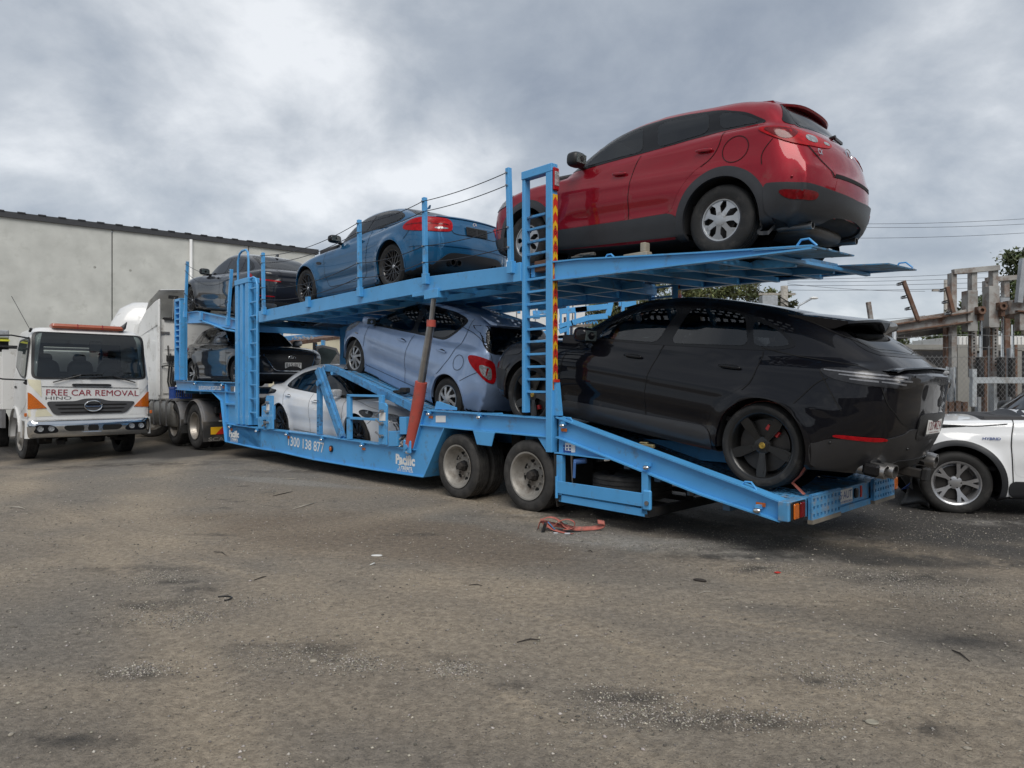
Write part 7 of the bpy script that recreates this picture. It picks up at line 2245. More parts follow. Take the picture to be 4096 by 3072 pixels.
def build_ground():
	gx = graded(-5.5,6,.04,-500,500,1.035); gy = graded(1.3,7,.04,-60,900,1.035)
	X,Y = np.meshgrid(gx,gy)
	Z = gz(X,Y)
	P = np.stack([X,Y,Z],-1).reshape(-1,3)
	ny,nx = X.shape
	i = np.arange(ny - 1)[:,None] * nx + np.arange(nx - 1)[None]
	Q = np.stack([i,i + 1,i + nx + 1,i + nx],-1).reshape(-1,4)
	me = bpy.data.meshes.new('ground')
	me.vertices.add(len(P)); me.vertices.foreach_set('co',P.ravel())
	me.loops.add(len(Q) * 4); me.loops.foreach_set('vertex_index',Q.ravel().astype('i'))
	me.polygons.add(len(Q)); me.polygons.foreach_set('loop_start',np.arange(0,len(Q) * 4,4).astype('i'))
	me.polygons.foreach_set('use_smooth',[True] * len(Q))
	me.update(calc_edges=True)
	x,y = P[:,0],P[:,1]
	tr = np.zeros(len(P)); dk = np.zeros(len(P)); pl = np.zeros(len(P))
	for (cx,cy,rr,w,s) in RUTS:
		d = np.abs(np.hypot(x - cx,y - cy) - rr)
		tr = np.maximum(tr,np.exp(-(d / w) ** 2) * s * np.clip(fbm(x * .9,y * .9,3,31) * 2.4 - .45,0,1))
	for line,w,s in TRACKS:
		g = [G(*q) for q in line]; d = np.full(len(P),99.)
		for (ax,ay),(bx,by) in zip(g[:-1],g[1:]):
			t = np.clip(((x - ax) * (bx - ax) + (y - ay) * (by - ay)) / ((bx - ax) ** 2 + (by - ay) ** 2),0,1)
			d = np.minimum(d,np.hypot(x - ax - t * (bx - ax),y - ay - t * (by - ay)))
		comb = .62 + .38 * np.sin(d * 6.283 / .085)
		tr = np.maximum(tr,s * np.exp(-(d / w) ** 2) * comb * np.clip(fbm(x * 1.3,y * 1.3,4,77) * 2.2 - .25,0,1))
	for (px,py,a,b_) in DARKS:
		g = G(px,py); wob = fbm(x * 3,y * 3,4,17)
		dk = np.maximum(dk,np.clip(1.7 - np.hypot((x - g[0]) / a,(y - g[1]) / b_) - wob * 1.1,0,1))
	for (px,py,a,b_,s) in PALES:
		g = G(px,py); wob = fbm(x * 2.5,y * 2.5,4,23)
		pl = np.maximum(pl,s * np.clip(1.8 - np.hypot((x - g[0]) / a,(y - g[1]) / b_) - wob * 1.2,0,1))
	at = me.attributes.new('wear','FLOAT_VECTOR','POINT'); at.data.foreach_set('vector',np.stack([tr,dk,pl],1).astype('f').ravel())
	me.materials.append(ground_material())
	tag(link('ground',me),kind='structure')
	pebbles('gravel',44000,(-9,9,1.5,11),(.0035,.013),None,'loose pale gravel scattered all over the dirt yard',3)
	src = [(610,2440,.20,.10),(760,2470,.10,.06),(560,2680,.10,.04),(1150,2620,.18,.09),(1420,2660,.1,.05),(2500,2800,.16,.07),(2650,2860,.2,.05),(3050,2870,.2,.05),(3500,2300,.25,.12),(3700,2350,.3,.12),
		   (620,2310,.15,.08),(1820,2680,.08,.04),(3350,2700,.2,.08),(2300,2150,.6,.2),(3000,2150,.5,.2),(3500,2080,.9,.25),(3800,2150,.6,.2),(1700,1960,.6,.12),(1000,2400,.3,.05),(2700,2180,.4,.1),(3100,2280,.25,.07),(3900,2400,.3,.1)]
	cl = []
	for px,py,a,b_ in src:
		g = G(px,py); cl.append((g[0],g[1],a,b_ * 1.4))
	pebbles('gravel',26000,None,(.002,.009),cl,'clustered pale gravel in the worn patches of the dirt yard',5)
	# bigger single stones
	M_rock = mat('pale stone',(.30,.27,.22),.85,var=.3,scale=40,bump=.4,bscale=60)
	for k,(px,py,s_) in enumerate(((1253,2650,.018),(0,0,0),(745,2458,.014),(3870,2982,.014),(908,2330,.011),(45,2940,.013),(3030,2238,.018),(1800,2160,.014))):
		if k in (1,): continue
		g = G(px,py); o = ellipsoid((0,0,0),(s_ * 1.2,s_ * .8,s_ * .45),9,6,p=.85).build('stone',M_rock,smooth=50)
		o.location = (g[0],g[1],float(gz(*g)) + s_ * .2); o.rotation_euler = (0,0,k)
		places = ('pale stone in the dark gravel patch left of centre','','pale stone on the bare dirt at the far left','small pale stone near the bottom right edge','tiny pale stone before the dark patch','pale stone at the bottom left edge','tan stone on the damp ground behind the trailer','pale stone on the dirt beside the trailer wheels')
		tag(o,places[k],'stone','loose stones on the dirt')
	g = G(3488,2885); o = MB().lathe([(.0001,.002),(.02,.003),(.024,.007),(.028,.003),(.024,0)],20,axis='z').build('flattened_cup_lid',mat('dusty card',(.27,.25,.20),.8,var=.2,scale=20),smooth=40); o.location = (*g,float(gz(*g)) + .002); o.scale = (1,.8,1); tag(o,'round dusty lid lying flat on the dirt at the lower right','lid')
	# twigs and litter
	M_twig = mat('dark twig',(.03,.024,.02),.8); M_pale = mat('pale leaf',(.36,.33,.28),.7,var=.2); M_bleach = mat('white scrap',(.6,.6,.58),.6)
	tw = [((855,2210),(905,2222),.006,M_twig,'twig','short dark twig on the dirt left of centre'),((1015,2322),(1065,2308),.007,M_twig,'twig','dark twig near the middle of the open dirt'),((2068,2575),(2160,2566),.007,M_twig,'twig','straight dark stick in the centre of the open ground'),
		  ((3808,2600),(3880,2645),.008,M_twig,'twig','curved dark stick at the right of the yard'),((1170,2035),(1265,2010),.012,M_pale,'bark_strip','long pale strip of bark on the ground beside the trailer'),((1130,1915),(1185,1917),.012,M_pale,'bark_strip','short pale strip of bark close to the trailer side'),
		  ((35,2036),(100,2044),.012,M_pale,'bark_strip','pale strip of bark at the left edge of the yard'),((2790,2377),(2855,2374),.006,M_pale,'twig','thin pale stalk on the dirt below the trailer tail'),((2280,2165),(2320,2172),.005,M_pale,'twig','thin pale stalk beside the coiled red straps'),
		  ((3560,2428),(3630,2435),.004,M_pale,'twig','thin pale stalk at the right of the yard'),((3500,2570),(3555,2576),.004,M_pale,'twig','thin pale stalk at the lower right of the yard'),((1090,1985),(1170,1966),.01,M_twig,'twig','dark stick on the rough ground left of the phone number'),
		  ((1875,2340),(1930,2345),.006,M_twig,'twig','dark forked twig right of centre'),((2350,2208),(2370,2212),.008,M_twig,'twig','tiny dark twig below the coiled straps'),((1480,2270),(1500,2262),.01,M_bleach,'paper_scrap','small white scrap of paper in the middle of the yard')]
	for a,c,r_,m_,nm,lb in tw:
		A,Bq = G(*a),G(*c); mid = ((A[0] + Bq[0]) / 2 + .01,(A[1] + Bq[1]) / 2 + .02)
		pts = [(p[0],p[1],float(gz(*p)) + r_ * .6 + e) for p,e in ((A,0),(mid,.004),(Bq,0))]
		o = MB().tube(pts,r_,6,radii=[r_ * .35,r_ * .6,r_ * .25]).build(nm,m_,smooth=True); tag(o,lb,nm.replace('_',' '),'twigs and bark on the dirt')
	g = G(890,2395); o = MB().tube([(g[0] + .06 * math.cos(a),g[1] + .05 * math.sin(a),float(gz(*g)) + .008) for a in [R(-60 + 22 * i) for i in range(10)]],.005,6).build('rubber_hoop',M_black,smooth=True); tag(o,'curled black rubber strip on the dirt left of centre','rubber strip')
	g = G(3110,2297); o = MB().box((0,0,.004),(.04,.03,.006)).build('red_scrap',M_redrefl,bevel=.002); o.location = (*g,float(gz(*g)) + .002); o.rotation_euler = (0,0,.4); tag(o,'small red plastic scrap on the ground below the rear of the trailer','scrap')
	g = G(1507,2228); o = ellipsoid((0,0,0),(.05,.02,.008),10,6,p=.8).build('white_scrap',M_bleach,smooth=True); o.location = (*g,float(gz(*g)) + .006); tag(o,'crumpled white scrap in the middle of the dirt yard','scrap')
	g = G(2800,2325); o = ellipsoid((0,0,0),(.05,.018,.012),10,6,p=.9).build('dead_leaf',M_twig,smooth=True); o.location = (*g,float(gz(*g)) + .008); o.rotation_euler = (0,0,-.5); tag(o,'curled dark dead leaf on the brown dirt behind the trailer','leaf')
	# heap of red ratchet straps
	root = empty('ratchet_strap_heap',(*G(2260,2125),0),label='tangled red ratchet straps dropped on the ground beside the rear trailer wheel',cat='straps')
	z0 = float(gz(*G(2260,2125)))
	root.location.z = z0
	def rb(pts,m=M_webbing,w=.05,up=(.25,1,.0)):
		b = MB(); P_ = []
		for i in range(len(pts) - 1):
			for k in range(4): P_.append(Vector(pts[i]).lerp(Vector(pts[i + 1]),k / 4))
		P_.append(Vector(pts[-1]))
		for _ in range(3): P_ = [P_[0]] + [(P_[i - 1] + P_[i] * 2 + P_[i + 1]) / 4 for i in range(1,len(P_) - 1)] + [P_[-1]]
		u = Vector(up).normalized(); d0 = None
		for i,p in enumerate(P_):
			b.v.append(tuple(p - u * w / 2)); b.v.append(tuple(p + u * w / 2))
		for i in range(len(P_) - 1): b.f.append((2 * i,2 * i + 1,2 * i + 3,2 * i + 2))
		o = b.build('strap',m,root,smooth=True); md = o.modifiers.new('t','SOLIDIFY'); md.thickness = .005
		return o
	rb([(-.26,0,.03),(-.24,0,.12),(-.14,0,.15),(-.05,0,.11),(.0,.0,.04),(.08,0,.02)],up=(.3,1,.1))
	rb([(-.14,-.03,.02),(-.08,-.03,.10),(.02,-.03,.135),(.10,-.03,.10),(.08,-.03,.04),(-.02,-.03,.03)])
	rb([(-.24,.04,.10),(-.12,.05,.06),(.0,.02,.05),(.10,.0,.025),(.30,.02,.03),(.38,.02,.05),(.40,.0,.09),(.32,-.0,.10)],up=(0,.6,.5))
	rb([(-.2,-.02,.08),(-.1,-.05,.02),(.0,-.12,.012),(.05,-.16,.012)],up=(1,.3,0))
	rb([(-.12,.05,.13),(-.05,.06,.10),(.03,.06,.06)],m=mat('grey green webbing',(.16,.20,.17),.85),up=(.3,1,.1))
	rb([(-.17,-.02,.10),(-.10,-.05,.03)],m=mat('blue webbing',(.08,.22,.42),.85),w=.03)
	MB().box((-.21,-.07,.045),(.03,.04,.12),Matrix.Rotation(.3,3,'Y')).build('ratchet_handle',M_black,root,bevel=.006)
	MB().box((.01,-.16,.015),(.06,.03,.02)).build('strap_hook',M_silver,root,bevel=.006); MB().box((-.10,-.14,.015),(.05,.03,.02)).build('strap_hook',M_silver,root,bevel=.006)

build_ground()
# ------------------------------------------------------------------ trucks in the left half

def loft(levels,n=10):
	"""levels: (z, x_back, x_front, half width, corner radius); rounded-rectangle rings joined up, lid on top and bottom"""
	b = MB(); m = None
	for (z,xb,xf,hw,r) in levels:
		ring = []
		for cx,cy,a0 in ((xf - r,hw - r,0),(xb + r,hw - r,90),(xb + r,-hw + r,180),(xf - r,-hw + r,270)):
			for k in range(n + 1):
				a = R(a0 + 90 * k / n); ring.append((cx + r * math.cos(a),cy + r * math.sin(a),z))
		m = len(ring); b.v += ring
	L_ = len(levels)
	for i in range(L_ - 1):
		for k in range(m): b.f.append((i * m + k,i * m + (k + 1) % m,(i + 1) * m + (k + 1) % m,(i + 1) * m + k))
	b.f.append(tuple(range(m))[::-1]); b.f.append(tuple((L_ - 1) * m + k for k in range(m)))
	return b

def sheet(name,poly,fn,material,parent,off=.004,thick=.012,axis='x',res=.06,rnd_=1,hole=None):
	"""polygon in (y,z) laid on the surface x = fn(y,z) (axis x), or in (x,z) on y = fn(x,z) (axis y)"""
	if rnd_: poly = chaikin(poly,rnd_)
	bd = densify(poly,res); nb = len(bd)
	bx = [p[0] for p in bd]; by = [p[1] for p in bd]
	GX,GY = np.meshgrid(np.arange(min(bx),max(bx),res),np.arange(min(by),max(by),res)); GX = GX.ravel(); GY = GY.ravel()
	ok = inpoly(GX,GY,bd); GX,GY = GX[ok],GY[ok]
	hd = densify(chaikin(hole,1),res) if hole else []
	if hole:
		ok = ~inpoly(GX,GY,hd); GX,GY = GX[ok],GY[ok]; ok = segdist(GX,GY,hd) > res * .4; GX,GY = GX[ok],GY[ok]
	if len(GX): ok = segdist(GX,GY,bd) > res * .4; GX,GY = GX[ok],GY[ok]
	nh = len(hd); r = delaunay_2d_cdt([Vector(b) for b in bd + hd] + [Vector((float(a),float(c))) for a,c in zip(GX,GY)],[(i,(i + 1) % nb) for i in range(nb)] + [(nb + i,nb + (i + 1) % nh) for i in range(nh)],[],1,1e-6)
	uv = [(v.x,v.y) for v in r[0]]; n = len(uv)
	sg = 1 if off > 0 else -1
	def p3(u,v,d): return (fn(u,v) + d,u,v) if axis == 'x' else (u,fn(u,v) + d,v)
	V = [p3(u,v,off) for u,v in uv] + [p3(u,v,off - thick * sg) for u,v in uv]
	F_ = []
	tris = r[2]
	if hole: tris = [f for f in tris if not inpoly(np.array([sum(uv[i][0] for i in f) / len(f)]),np.array([sum(uv[i][1] for i in f) / len(f)]),hd)[0]]
	for f in tris:
		f = tuple(f); a = Vector(V[f[0]]); nn = (Vector(V[f[1]]) - a).cross(Vector(V[f[2]]) - a)
		comp = nn.x if axis == 'x' else nn.y
		if comp * sg < 0: f = f[::-1]
		F_.append(f)
	cnt = {(f[i],f[(i + 1) % len(f)]) for f in F_ for i in range(len(f))}
	F2 = list(F_)
	for a,c in cnt:
		if (c,a) not in cnt: F2.append((c,a,a + n,c + n))
	b = MB(); b.v = V; b.f = F2
	return b.build(name,material,parent,smooth=35)

M_truckwhite = mat('chalky white truck paint',(.66,.66,.65),.35,coat=.5,var=.04,scale=2,dirt=(.30,.27,.23),dirt_amt=.12,dscale=4)
M_cream = mat('cream repainted panel',(.66,.62,.46),.4,coat=.3,var=.04)
M_grille = mat('dark grey grille plastic',(.06,.06,.062),.45,var=.08)
M_orange = mat('faded orange beacon',(.36,.085,.04),.35,coat=.5,var=.1)
M_redtxt = mat('dark red sign vinyl',(.26,.012,.03),.45,var=.1)
M_scab = mat('off white cab paint',(.72,.715,.69),.38,coat=.4,var=.04,scale=2,dirt=(.25,.22,.18),dirt_amt=.2,dscale=3)
M_greypl = mat('grey fender plastic',(.13,.13,.135),.5,var=.08,dirt=(.16,.14,.12),dirt_amt=.4)
M_tank = mat('dusty aluminium tank',(.30,.29,.27),.42,metal=.6,var=.1,dirt=(.2,.18,.15),dirt_amt=.5)

def truck_tyre(parent,x,y,z,Rt,w,rr,near=-1,rim=True,steer=0.0,name='wheel',rimm=None):
	g = empty(name,(x,y,z),parent=parent); g.rotation_euler = (0,0,steer)
	tyre_mb(Rt,w,rr,n=48).build('tyre',M_rubber2,g,smooth=35)
	sw = w / 2 * near
	b = MB().lathe([(rr + .01,sw * .98),(rr - .008,sw * .98),(rr - .03,sw * .75),(rr - .06,sw * .1),(rr * .6,-sw * .05),(.0001,-sw * .05)] if rim != 'front' else [(rr + .01,sw * .98),(rr - .008,sw * .98),(rr - .03,sw * .7),(rr * .75,sw * .75),(rr * .5,sw * 1.0),(rr * .42,sw * 1.25),(.0001,sw * 1.3)],40)
	if near > 0: b.f = [f[::-1] for f in b.f]
	b.build('rim',rimm or M_wheelst,g,smooth=40)
	return g

def build_tow_truck():
	root = empty('tow_truck',to_world(-10.70,-1.925,-.125),-TH,'white tow truck cab facing the camera with red FREE CAR REMOVAL lettering','truck')
	zo = .125
	fr = Spline([(.4,.0),(1.0,.0),(1.7,-.015),(2.0,-.07),(2.6,-.20),(2.7,-.28)])
	hw = 1.10
	lv = []
	for z,inset,r in ((.86,.0,.14),(.95,.0,.15),(1.3,0,.15),(1.69,0,.15),(1.74,.01,.15),(2.1,.035,.16),(2.45,.07,.17),(2.60,.10,.18),(2.66,.14,.2),(2.70,.22,.2)):
		lv.append((z,-1.72 + (.02 if z > 1.7 else 0),float(fr(z)) - (.06 if z > 2.65 else 0),hw - inset,r))
	cb = loft(lv); mm_ = 44
	def open_(f):
		z = [cb.v[i][2] for i in f]; ks = {i % mm_ for i in f}
		return len(f) == 4 and ((ks == {0,43} and min(z) > 1.68 and max(z) < 2.61) or (ks == {21,22} and min(z) > 1.73 and max(z) < 2.46))
	cb.f = [f for f in cb.f if not open_(f)]
	cb.build('cab',M_truckwhite,root,smooth=35)
	for y0,y1,z0,z1 in ((-.96,-.55,1.74,2.45),(.50,.96,1.74,2.45),(-.55,.50,1.74,1.84),(-.55,.50,2.38,2.45)): MB().rng(-1.72,-1.68,y0,y1,z0,z1).build('cab_back_wall',M_greypl,root)
	for y in (-.58,.05,.62):
		st = ellipsoid((-1.25,y,1.75),(.10,.25,.34),14,10,p=.6).build('seat',M_grille,root,smooth=True); ellipsoid((-1.32,y,2.12),(.05,.13,.10),12,8,p=.7).build('headrest',M_grille,st,smooth=True)
	MB().rng(-.62,-.12,-.98,.98,1.35,1.66).build('dashboard',M_grille,root,bevel=.04)
	k = 20; MB().tube([(-.66 - .12 * math.sin(i * 6.2832 / k),.55 + .21 * math.cos(i * 6.2832 / k),1.70 + .17 * math.sin(i * 6.2832 / k)) for i in range(k + 1)],.016,6,caps=False).build('steering_wheel',M_black,root,smooth=True)
	MB().rng(-.34,-.30,.02,.26,2.22,2.46).build('sun_visor_mirror',M_black,root,bevel=.02); MB().rng(-.45,-.38,-.1,.14,1.66,1.78).build('dash_unit',M_black,root,bevel=.02)
	def X(y,z):
		ee = max(0,abs(y) - (hw - .18))
		return float(fr(z)) - ee * ee * 2.2
	# screen, seal, lower panels
	seal = [(-1.03,1.71),(-1.0,2.55),(-.93,2.61),(.93,2.61),(1.0,2.55),(1.03,1.71),(.95,1.665),(-.95,1.665)]
	glass_ = [(y * .955,1.665 + (z - 1.665) * .95 + .03) for y,z in seal]
	sheet('screen_seal',seal,X,M_black,root,off=.012,thick=.04,hole=glass_)
	sheet('windscreen',glass_,X,M_paneclear,root,off=.004,thick=.004)
	for (a,c,e) in (((-.05,1.64),(-.56,1.72),-1),((.50,1.64),(.10,1.70),-1)): pass
	wp = [((-.68,1.60),(-.20,1.745),(-.34,1.745),(.22,1.765)),((.80,1.60),(.40,1.72),(-.05,1.70),(.45,1.73))]
	for a,c,e,g in wp:
		w = MB().tube([(X(*a) + .04,*a),(X(*c) + .06,*c)],.014,6).build('wiper',M_black,root)
		MB().bar((X(*e) + .05,*e),(X(*g) + .05,*g),.012,.02,up=(1,0,0)).build('wiper_blade',M_black,w)
	sheet('panel_line',[(-.86,1.52),(.90,1.48),(.90,1.472),(-.86,1.512)],X,M_seam,root,off=.003,rnd_=0)
	sheet('grab_handle',[(-.36,1.575),(.36,1.565),(.34,1.51),(.22,1.52),(-.22,1.53),(-.34,1.52)],X,M_black,root,off=.03,thick=.03)
	g_ = [(-.80,1.22),(-.28,1.22),(-.14,1.27),(.14,1.27),(.28,1.22),(.82,1.20),(.62,.96),(-.66,.95)]
	gr = sheet('grille',g_,X,M_grille,root,off=.02,thick=.03)
	for i in range(3):
		z = 1.16 - i * .075; w_ = .66 - i * .045
		sheet('grille_slot',[(-w_,z),(w_,z - .005),(w_ - .03,z - .035),(-w_ + .03,z - .03)],X,M_seam,gr,off=.024,thick=.004)
	e = MB(); k = 30
	e.tube([(0,.155 * math.cos(i * 2 * math.pi / k),.105 * math.sin(i * 2 * math.pi / k)) for i in range(k + 1)],.016,8,caps=False)
	e.bar((0,-.14,0),(0,.14,0),.02,.03); o = e.build('emblem',M_chrome,root,smooth=40); o.location = (.045,.02,1.115)
	b = MB().lathe([(.0001,0),(1.0,0)],30,axis='x'); o = b.build('emblem_backing',M_grille,root); o.scale = (1,.15,.10); o.location = (.04,.02,1.115)
	o = MB().box((0,0,0),(.02,.24,.05)).build('emblem_bar',M_blackgloss,root,bevel=.01); o.location = (.05,.02,1.14)
	# cream corner panels and indicators
	for sd in (-1,1):
		Yq = lambda pts: [(p[0] * sd,p[1]) for p in pts]
		cm = M_cream if sd < 0 else M_truckwhite
		sheet('corner_panel',Yq([(1.085,1.66),(.88,1.64),(.86,1.30),(1.06,1.55)]),X,cm,root,off=.005,rnd_=0);
		sheet('lower_corner_panel',Yq([(1.08,1.10),(.80,1.08),(.68,.93),(1.08,.92)]),X,cm,root,off=.004,rnd_=0)
		sheet('indicator',Yq([(1.085,1.40),(1.04,1.38),(.78,1.09),(1.085,1.075)]),X,M_amber,root,off=.016,thick=.03,rnd_=0)
	# bumper
	bl = []
	for z,xf,r in ((.50,.02,.20),(.53,.06,.22),(.60,.075,.22),(.72,.085,.22),(.80,.08,.22),(.845,.04,.2)):
		bl.append((z,-.50,xf,1.135,r))
	bp = loft(bl,8).build('bumper',M_chrome,root,smooth=50)
	XB = lambda y,z: .085 - max(0,abs(y) - .90) ** 2 * 3.2
	sheet('bumper_opening',[(-.52,.735),(.56,.73),(.50,.62),(-.46,.62)],XB,M_seam,bp,off=.006,thick=.01)
	for y in (-.12,.14): sheet('bumper_strut',[(y - .05,.735),(y + .05,.735),(y + .03,.68),(y + .045,.61),(y - .045,.61),(y - .03,.68)],XB,M_chrome,bp,off=.014,thick=.02,rnd_=0)
	MB().rng(.07,.12,-.18,.16,.575,.605).build('bumper_step',M_chrome,bp,bevel=.01)
	for sd in (-1,1):
		q = [(.98,.77),(.70,.76),(.60,.67),(.60,.60),(.98,.59),(1.02,.68)]
		w = sheet('driving_lamp_housing',[(p[0] * sd,p[1]) for p in q],XB,M_blackgloss,bp,off=.010,thick=.02)
		for yy in (.72,.90):
			MB().lathe([(.0001,.0),(.042,.0),(.052,.012),(.055,.0)],16,axis='x',c=(XB(yy,.68) + .012,yy * sd,.685)).build('driving_lamp',M_clrlens,w,smooth=40)
	# lettering
	put_text('sign_lettering','FREE CAR REMOVAL',M_redtxt,root,(X(0,1.38) + .006,.04,1.385),(0,1,-.02),(0,0,1),width=1.66,height=.12)
	put_text('maker_lettering','HINO',M_grille,root,(.006,-.58,1.285),(0,1,0),(0,0,1),width=.44,height=.065)
	put_text('model_lettering','FD',M_black,root,(-.26,-1.102,1.60),(1,0,0),(0,0,1),width=.15,height=.10,bold=.02)
	put_text('fleet_number','1024',M_black,root,(-.20,-1.135,.80),(1,0,0),(0,0,1),width=.20,height=.075,bold=.02)
	# roof beacon bar, horn, aerial
	bc = loft([(2.70,-.50,-.26,.64,.03),(2.74,-.52,-.24,.66,.04),(2.79,-.50,-.26,.64,.04)],4).build('beacon_bar',M_orange,root,smooth=40)
	for y in (-.2,.25): MB().rng(-.53,-.235,y - .006,y + .006,2.70,2.795).build('beacon_joint',M_redtxt,bc)
	MB().tube([(-.35,.60,2.72),(-.28,.66,2.78),(-.26,.72,2.90)],.03,8,radii=[.07,.05,.005]).build('roof_fin',M_grille,root,smooth=True)
	MB().tube([(-.25,-1.02,2.60),(-.20,-1.0,2.66)],.025,8).build('aerial_base',M_black,root); MB().tube([(-.22,-1.02,2.64),(-.5,-1.28,3.30)],.005,5).build('aerial',M_black,root)
	# side door, window, steps, arch (side facing the camera's left)
	SY = lambda x,z: -(hw - (0 if z < 1.74 else (z - 1.74) * .085))
	sheet('door_window_trim',[(-.16,2.50),(-1.22,2.46),(-1.32,2.30),(-1.34,1.92),(-.95,1.80),(-.55,1.69),(-.14,1.66)],SY,M_black,root,off=-.006,axis='y')
	sheet('door_window',[(-.20,2.46),(-1.19,2.42),(-1.27,2.30),(-1.29,1.95),(-.92,1.83),(-.53,1.73),(-.18,1.71)],SY,M_glass2,root,off=-.012,axis='y')
	sheet('door',[(-.10,1.64),(-.52,1.66),(-.92,1.77),(-1.40,1.90),(-1.42,.95),(-.9,.93),(-.3,1.1),(-.1,1.2)],SY,M_truckwhite,root,off=-.004,axis='y')
	sheet('door_handle',[(-1.16,1.52),(-1.34,1.53),(-1.34,1.48),(-1.16,1.47)],SY,M_black,root,off=-.02,axis='y')
	w = loft([(.50,-.62,-.02,1.13,.05),(.86,-.66,-.01,1.125,.05)],4).build('lower_wing',M_truckwhite,root,smooth=40)
	for sd in (1,-1):
		a_ = MB().lathe([(.60,.0),(.60,.30 * sd),(.56,.30 * sd)],24,c=(-1.30,.84 * sd,.50),a0=R(10),a1=R(185)); a_.build('wheel_arch',M_truckwhite if sd < 0 else M_grille,root,smooth=40)
		MB().rng(-1.9,-.64,(.6) * sd,1.0 * sd,.86,.95).build('arch_liner',M_dark,root)
		MB().rng(-.05,.0,1.10 * sd,1.145 * sd,.93,1.0).build('side_repeater',M_amber,root,bevel=.008)
		truck_tyre(root,-1.30,.90 * sd,.445,.445,.26,.265,near=sd,rim='front',steer=R(4))
	# mirrors: long arms and two black heads
	mr = MB().tube([(-.10,-1.05,2.46),(.02,-1.35,2.50),(.10,-1.66,2.48),(.12,-1.72,2.40),(.12,-1.72,1.72),(.06,-1.5,1.66),(-.12,-1.08,1.64)],.014,8)
	mr = mr.build('mirror_arm',M_black,root,smooth=True)
	ellipsoid((.12,-1.74,2.20),(.05,.12,.25),16,10,p=.5).build('mirror_head',M_black,mr,smooth=True); ellipsoid((.12,-1.74,1.84),(.05,.12,.16),16,10,p=.5).build('mirror_head',M_black,mr,smooth=True)
	MB().bar((-.12,-1.06,1.64),(-.12,-1.12,1.56),.05,.08).build('mirror_bracket',M_black,mr,bevel=.01)
	# chassis clutter under the bumper
	c = MB().rng(-4.6,-.5,-.42,-.34,.62,.82); c.build('chassis_rail',M_dark,root); MB().rng(-4.6,-.5,.34,.42,.62,.82).build('chassis_rail',M_dark,root)
	MB().tube([(-1.30,-.8,.45),(-1.30,.8,.45)],.055,10).build('front_axle',M_dark,root,smooth=True)
	for i in range(9): MB().box((rnd.uniform(-.9,-.3),rnd.uniform(-.7,.7),rnd.uniform(.36,.52)),(rnd.uniform(.1,.4),rnd.uniform(.08,.35),rnd.uniform(.05,.16)),Matrix.Rotation(rnd.uniform(-.3,.3),3,'Y')).build('engine_part',M_dark,root,bevel=.01)
	MB().rng(-.9,-.62,-.9,.9,.55,.86).build('engine_cover',M_dark,root)
	# interior seen through the screen
	# body behind the cab: pale tray with racks and a tall headboard
	MB().rng(-6.3,-1.95,-1.28,1.22,1.02,1.16).build('tray',M_truckwhite,root,bevel=.01)
	for i in range(3):
		MB().rng(-2.9 - i * 1.15,-1.97 - i * 1.15,-1.30,-1.24,1.16,2.15).build('tray_side_panel',M_truckwhite,root,bevel=.01)
	MB().rng(-6.3,-1.95,-1.26,-1.18,.62,1.02).build('under_tray_box',M_greypl,root,bevel=.01)
	MB().rng(-1.99,-1.94,-1.25,1.2,1.02,2.30).build('headboard',M_truckwhite,root,bevel=.01)
	MB().rng(-2.36,-2.30,-1.312,-1.30,1.35,2.02).build('timber_slat',mat('pale timber',(.42,.34,.22),.7,var=.2),root); MB().rng(-2.60,-2.40,-1.312,-1.302,1.55,2.04).build('rope_slot',M_seam,root)
	put_text('bay_number','2',M_black,root,(-2.22,-1.304,1.98),(1,0,0),(0,0,1),height=.09,bold=.01)
	lg = empty('work_light',(-2.1,-1.22,2.36),parent=root); MB().rng(-.12,.12,-.10,.10,.18,.36).build('lamp_housing',M_silver,lg,bevel=.02); MB().rng(-.13,-.1,-.12,.12,-.1,.37).build('lamp_bracket',M_black,lg); MB().rng(-.2,.2,-.14,.3,.0,.03).build('lamp_shelf',M_black,lg); MB().rng(.0,.125,-.11,.11,.12,.16).build('reflective_band',mat('yellow tape',(.6,.6,.05),.5),lg)
	MB().tube([(-2.2,-1.2,2.36),(-2.2,1.1,2.36)],.03,8).build('rack_bar',M_black,root)
	for x in (-4.0,-5.1): truck_tyre(root,x,-1.02,.445,.445,.26,.265,near=-1); truck_tyre(root,x,.98,.445,.445,.26,.265,near=1)
	return root

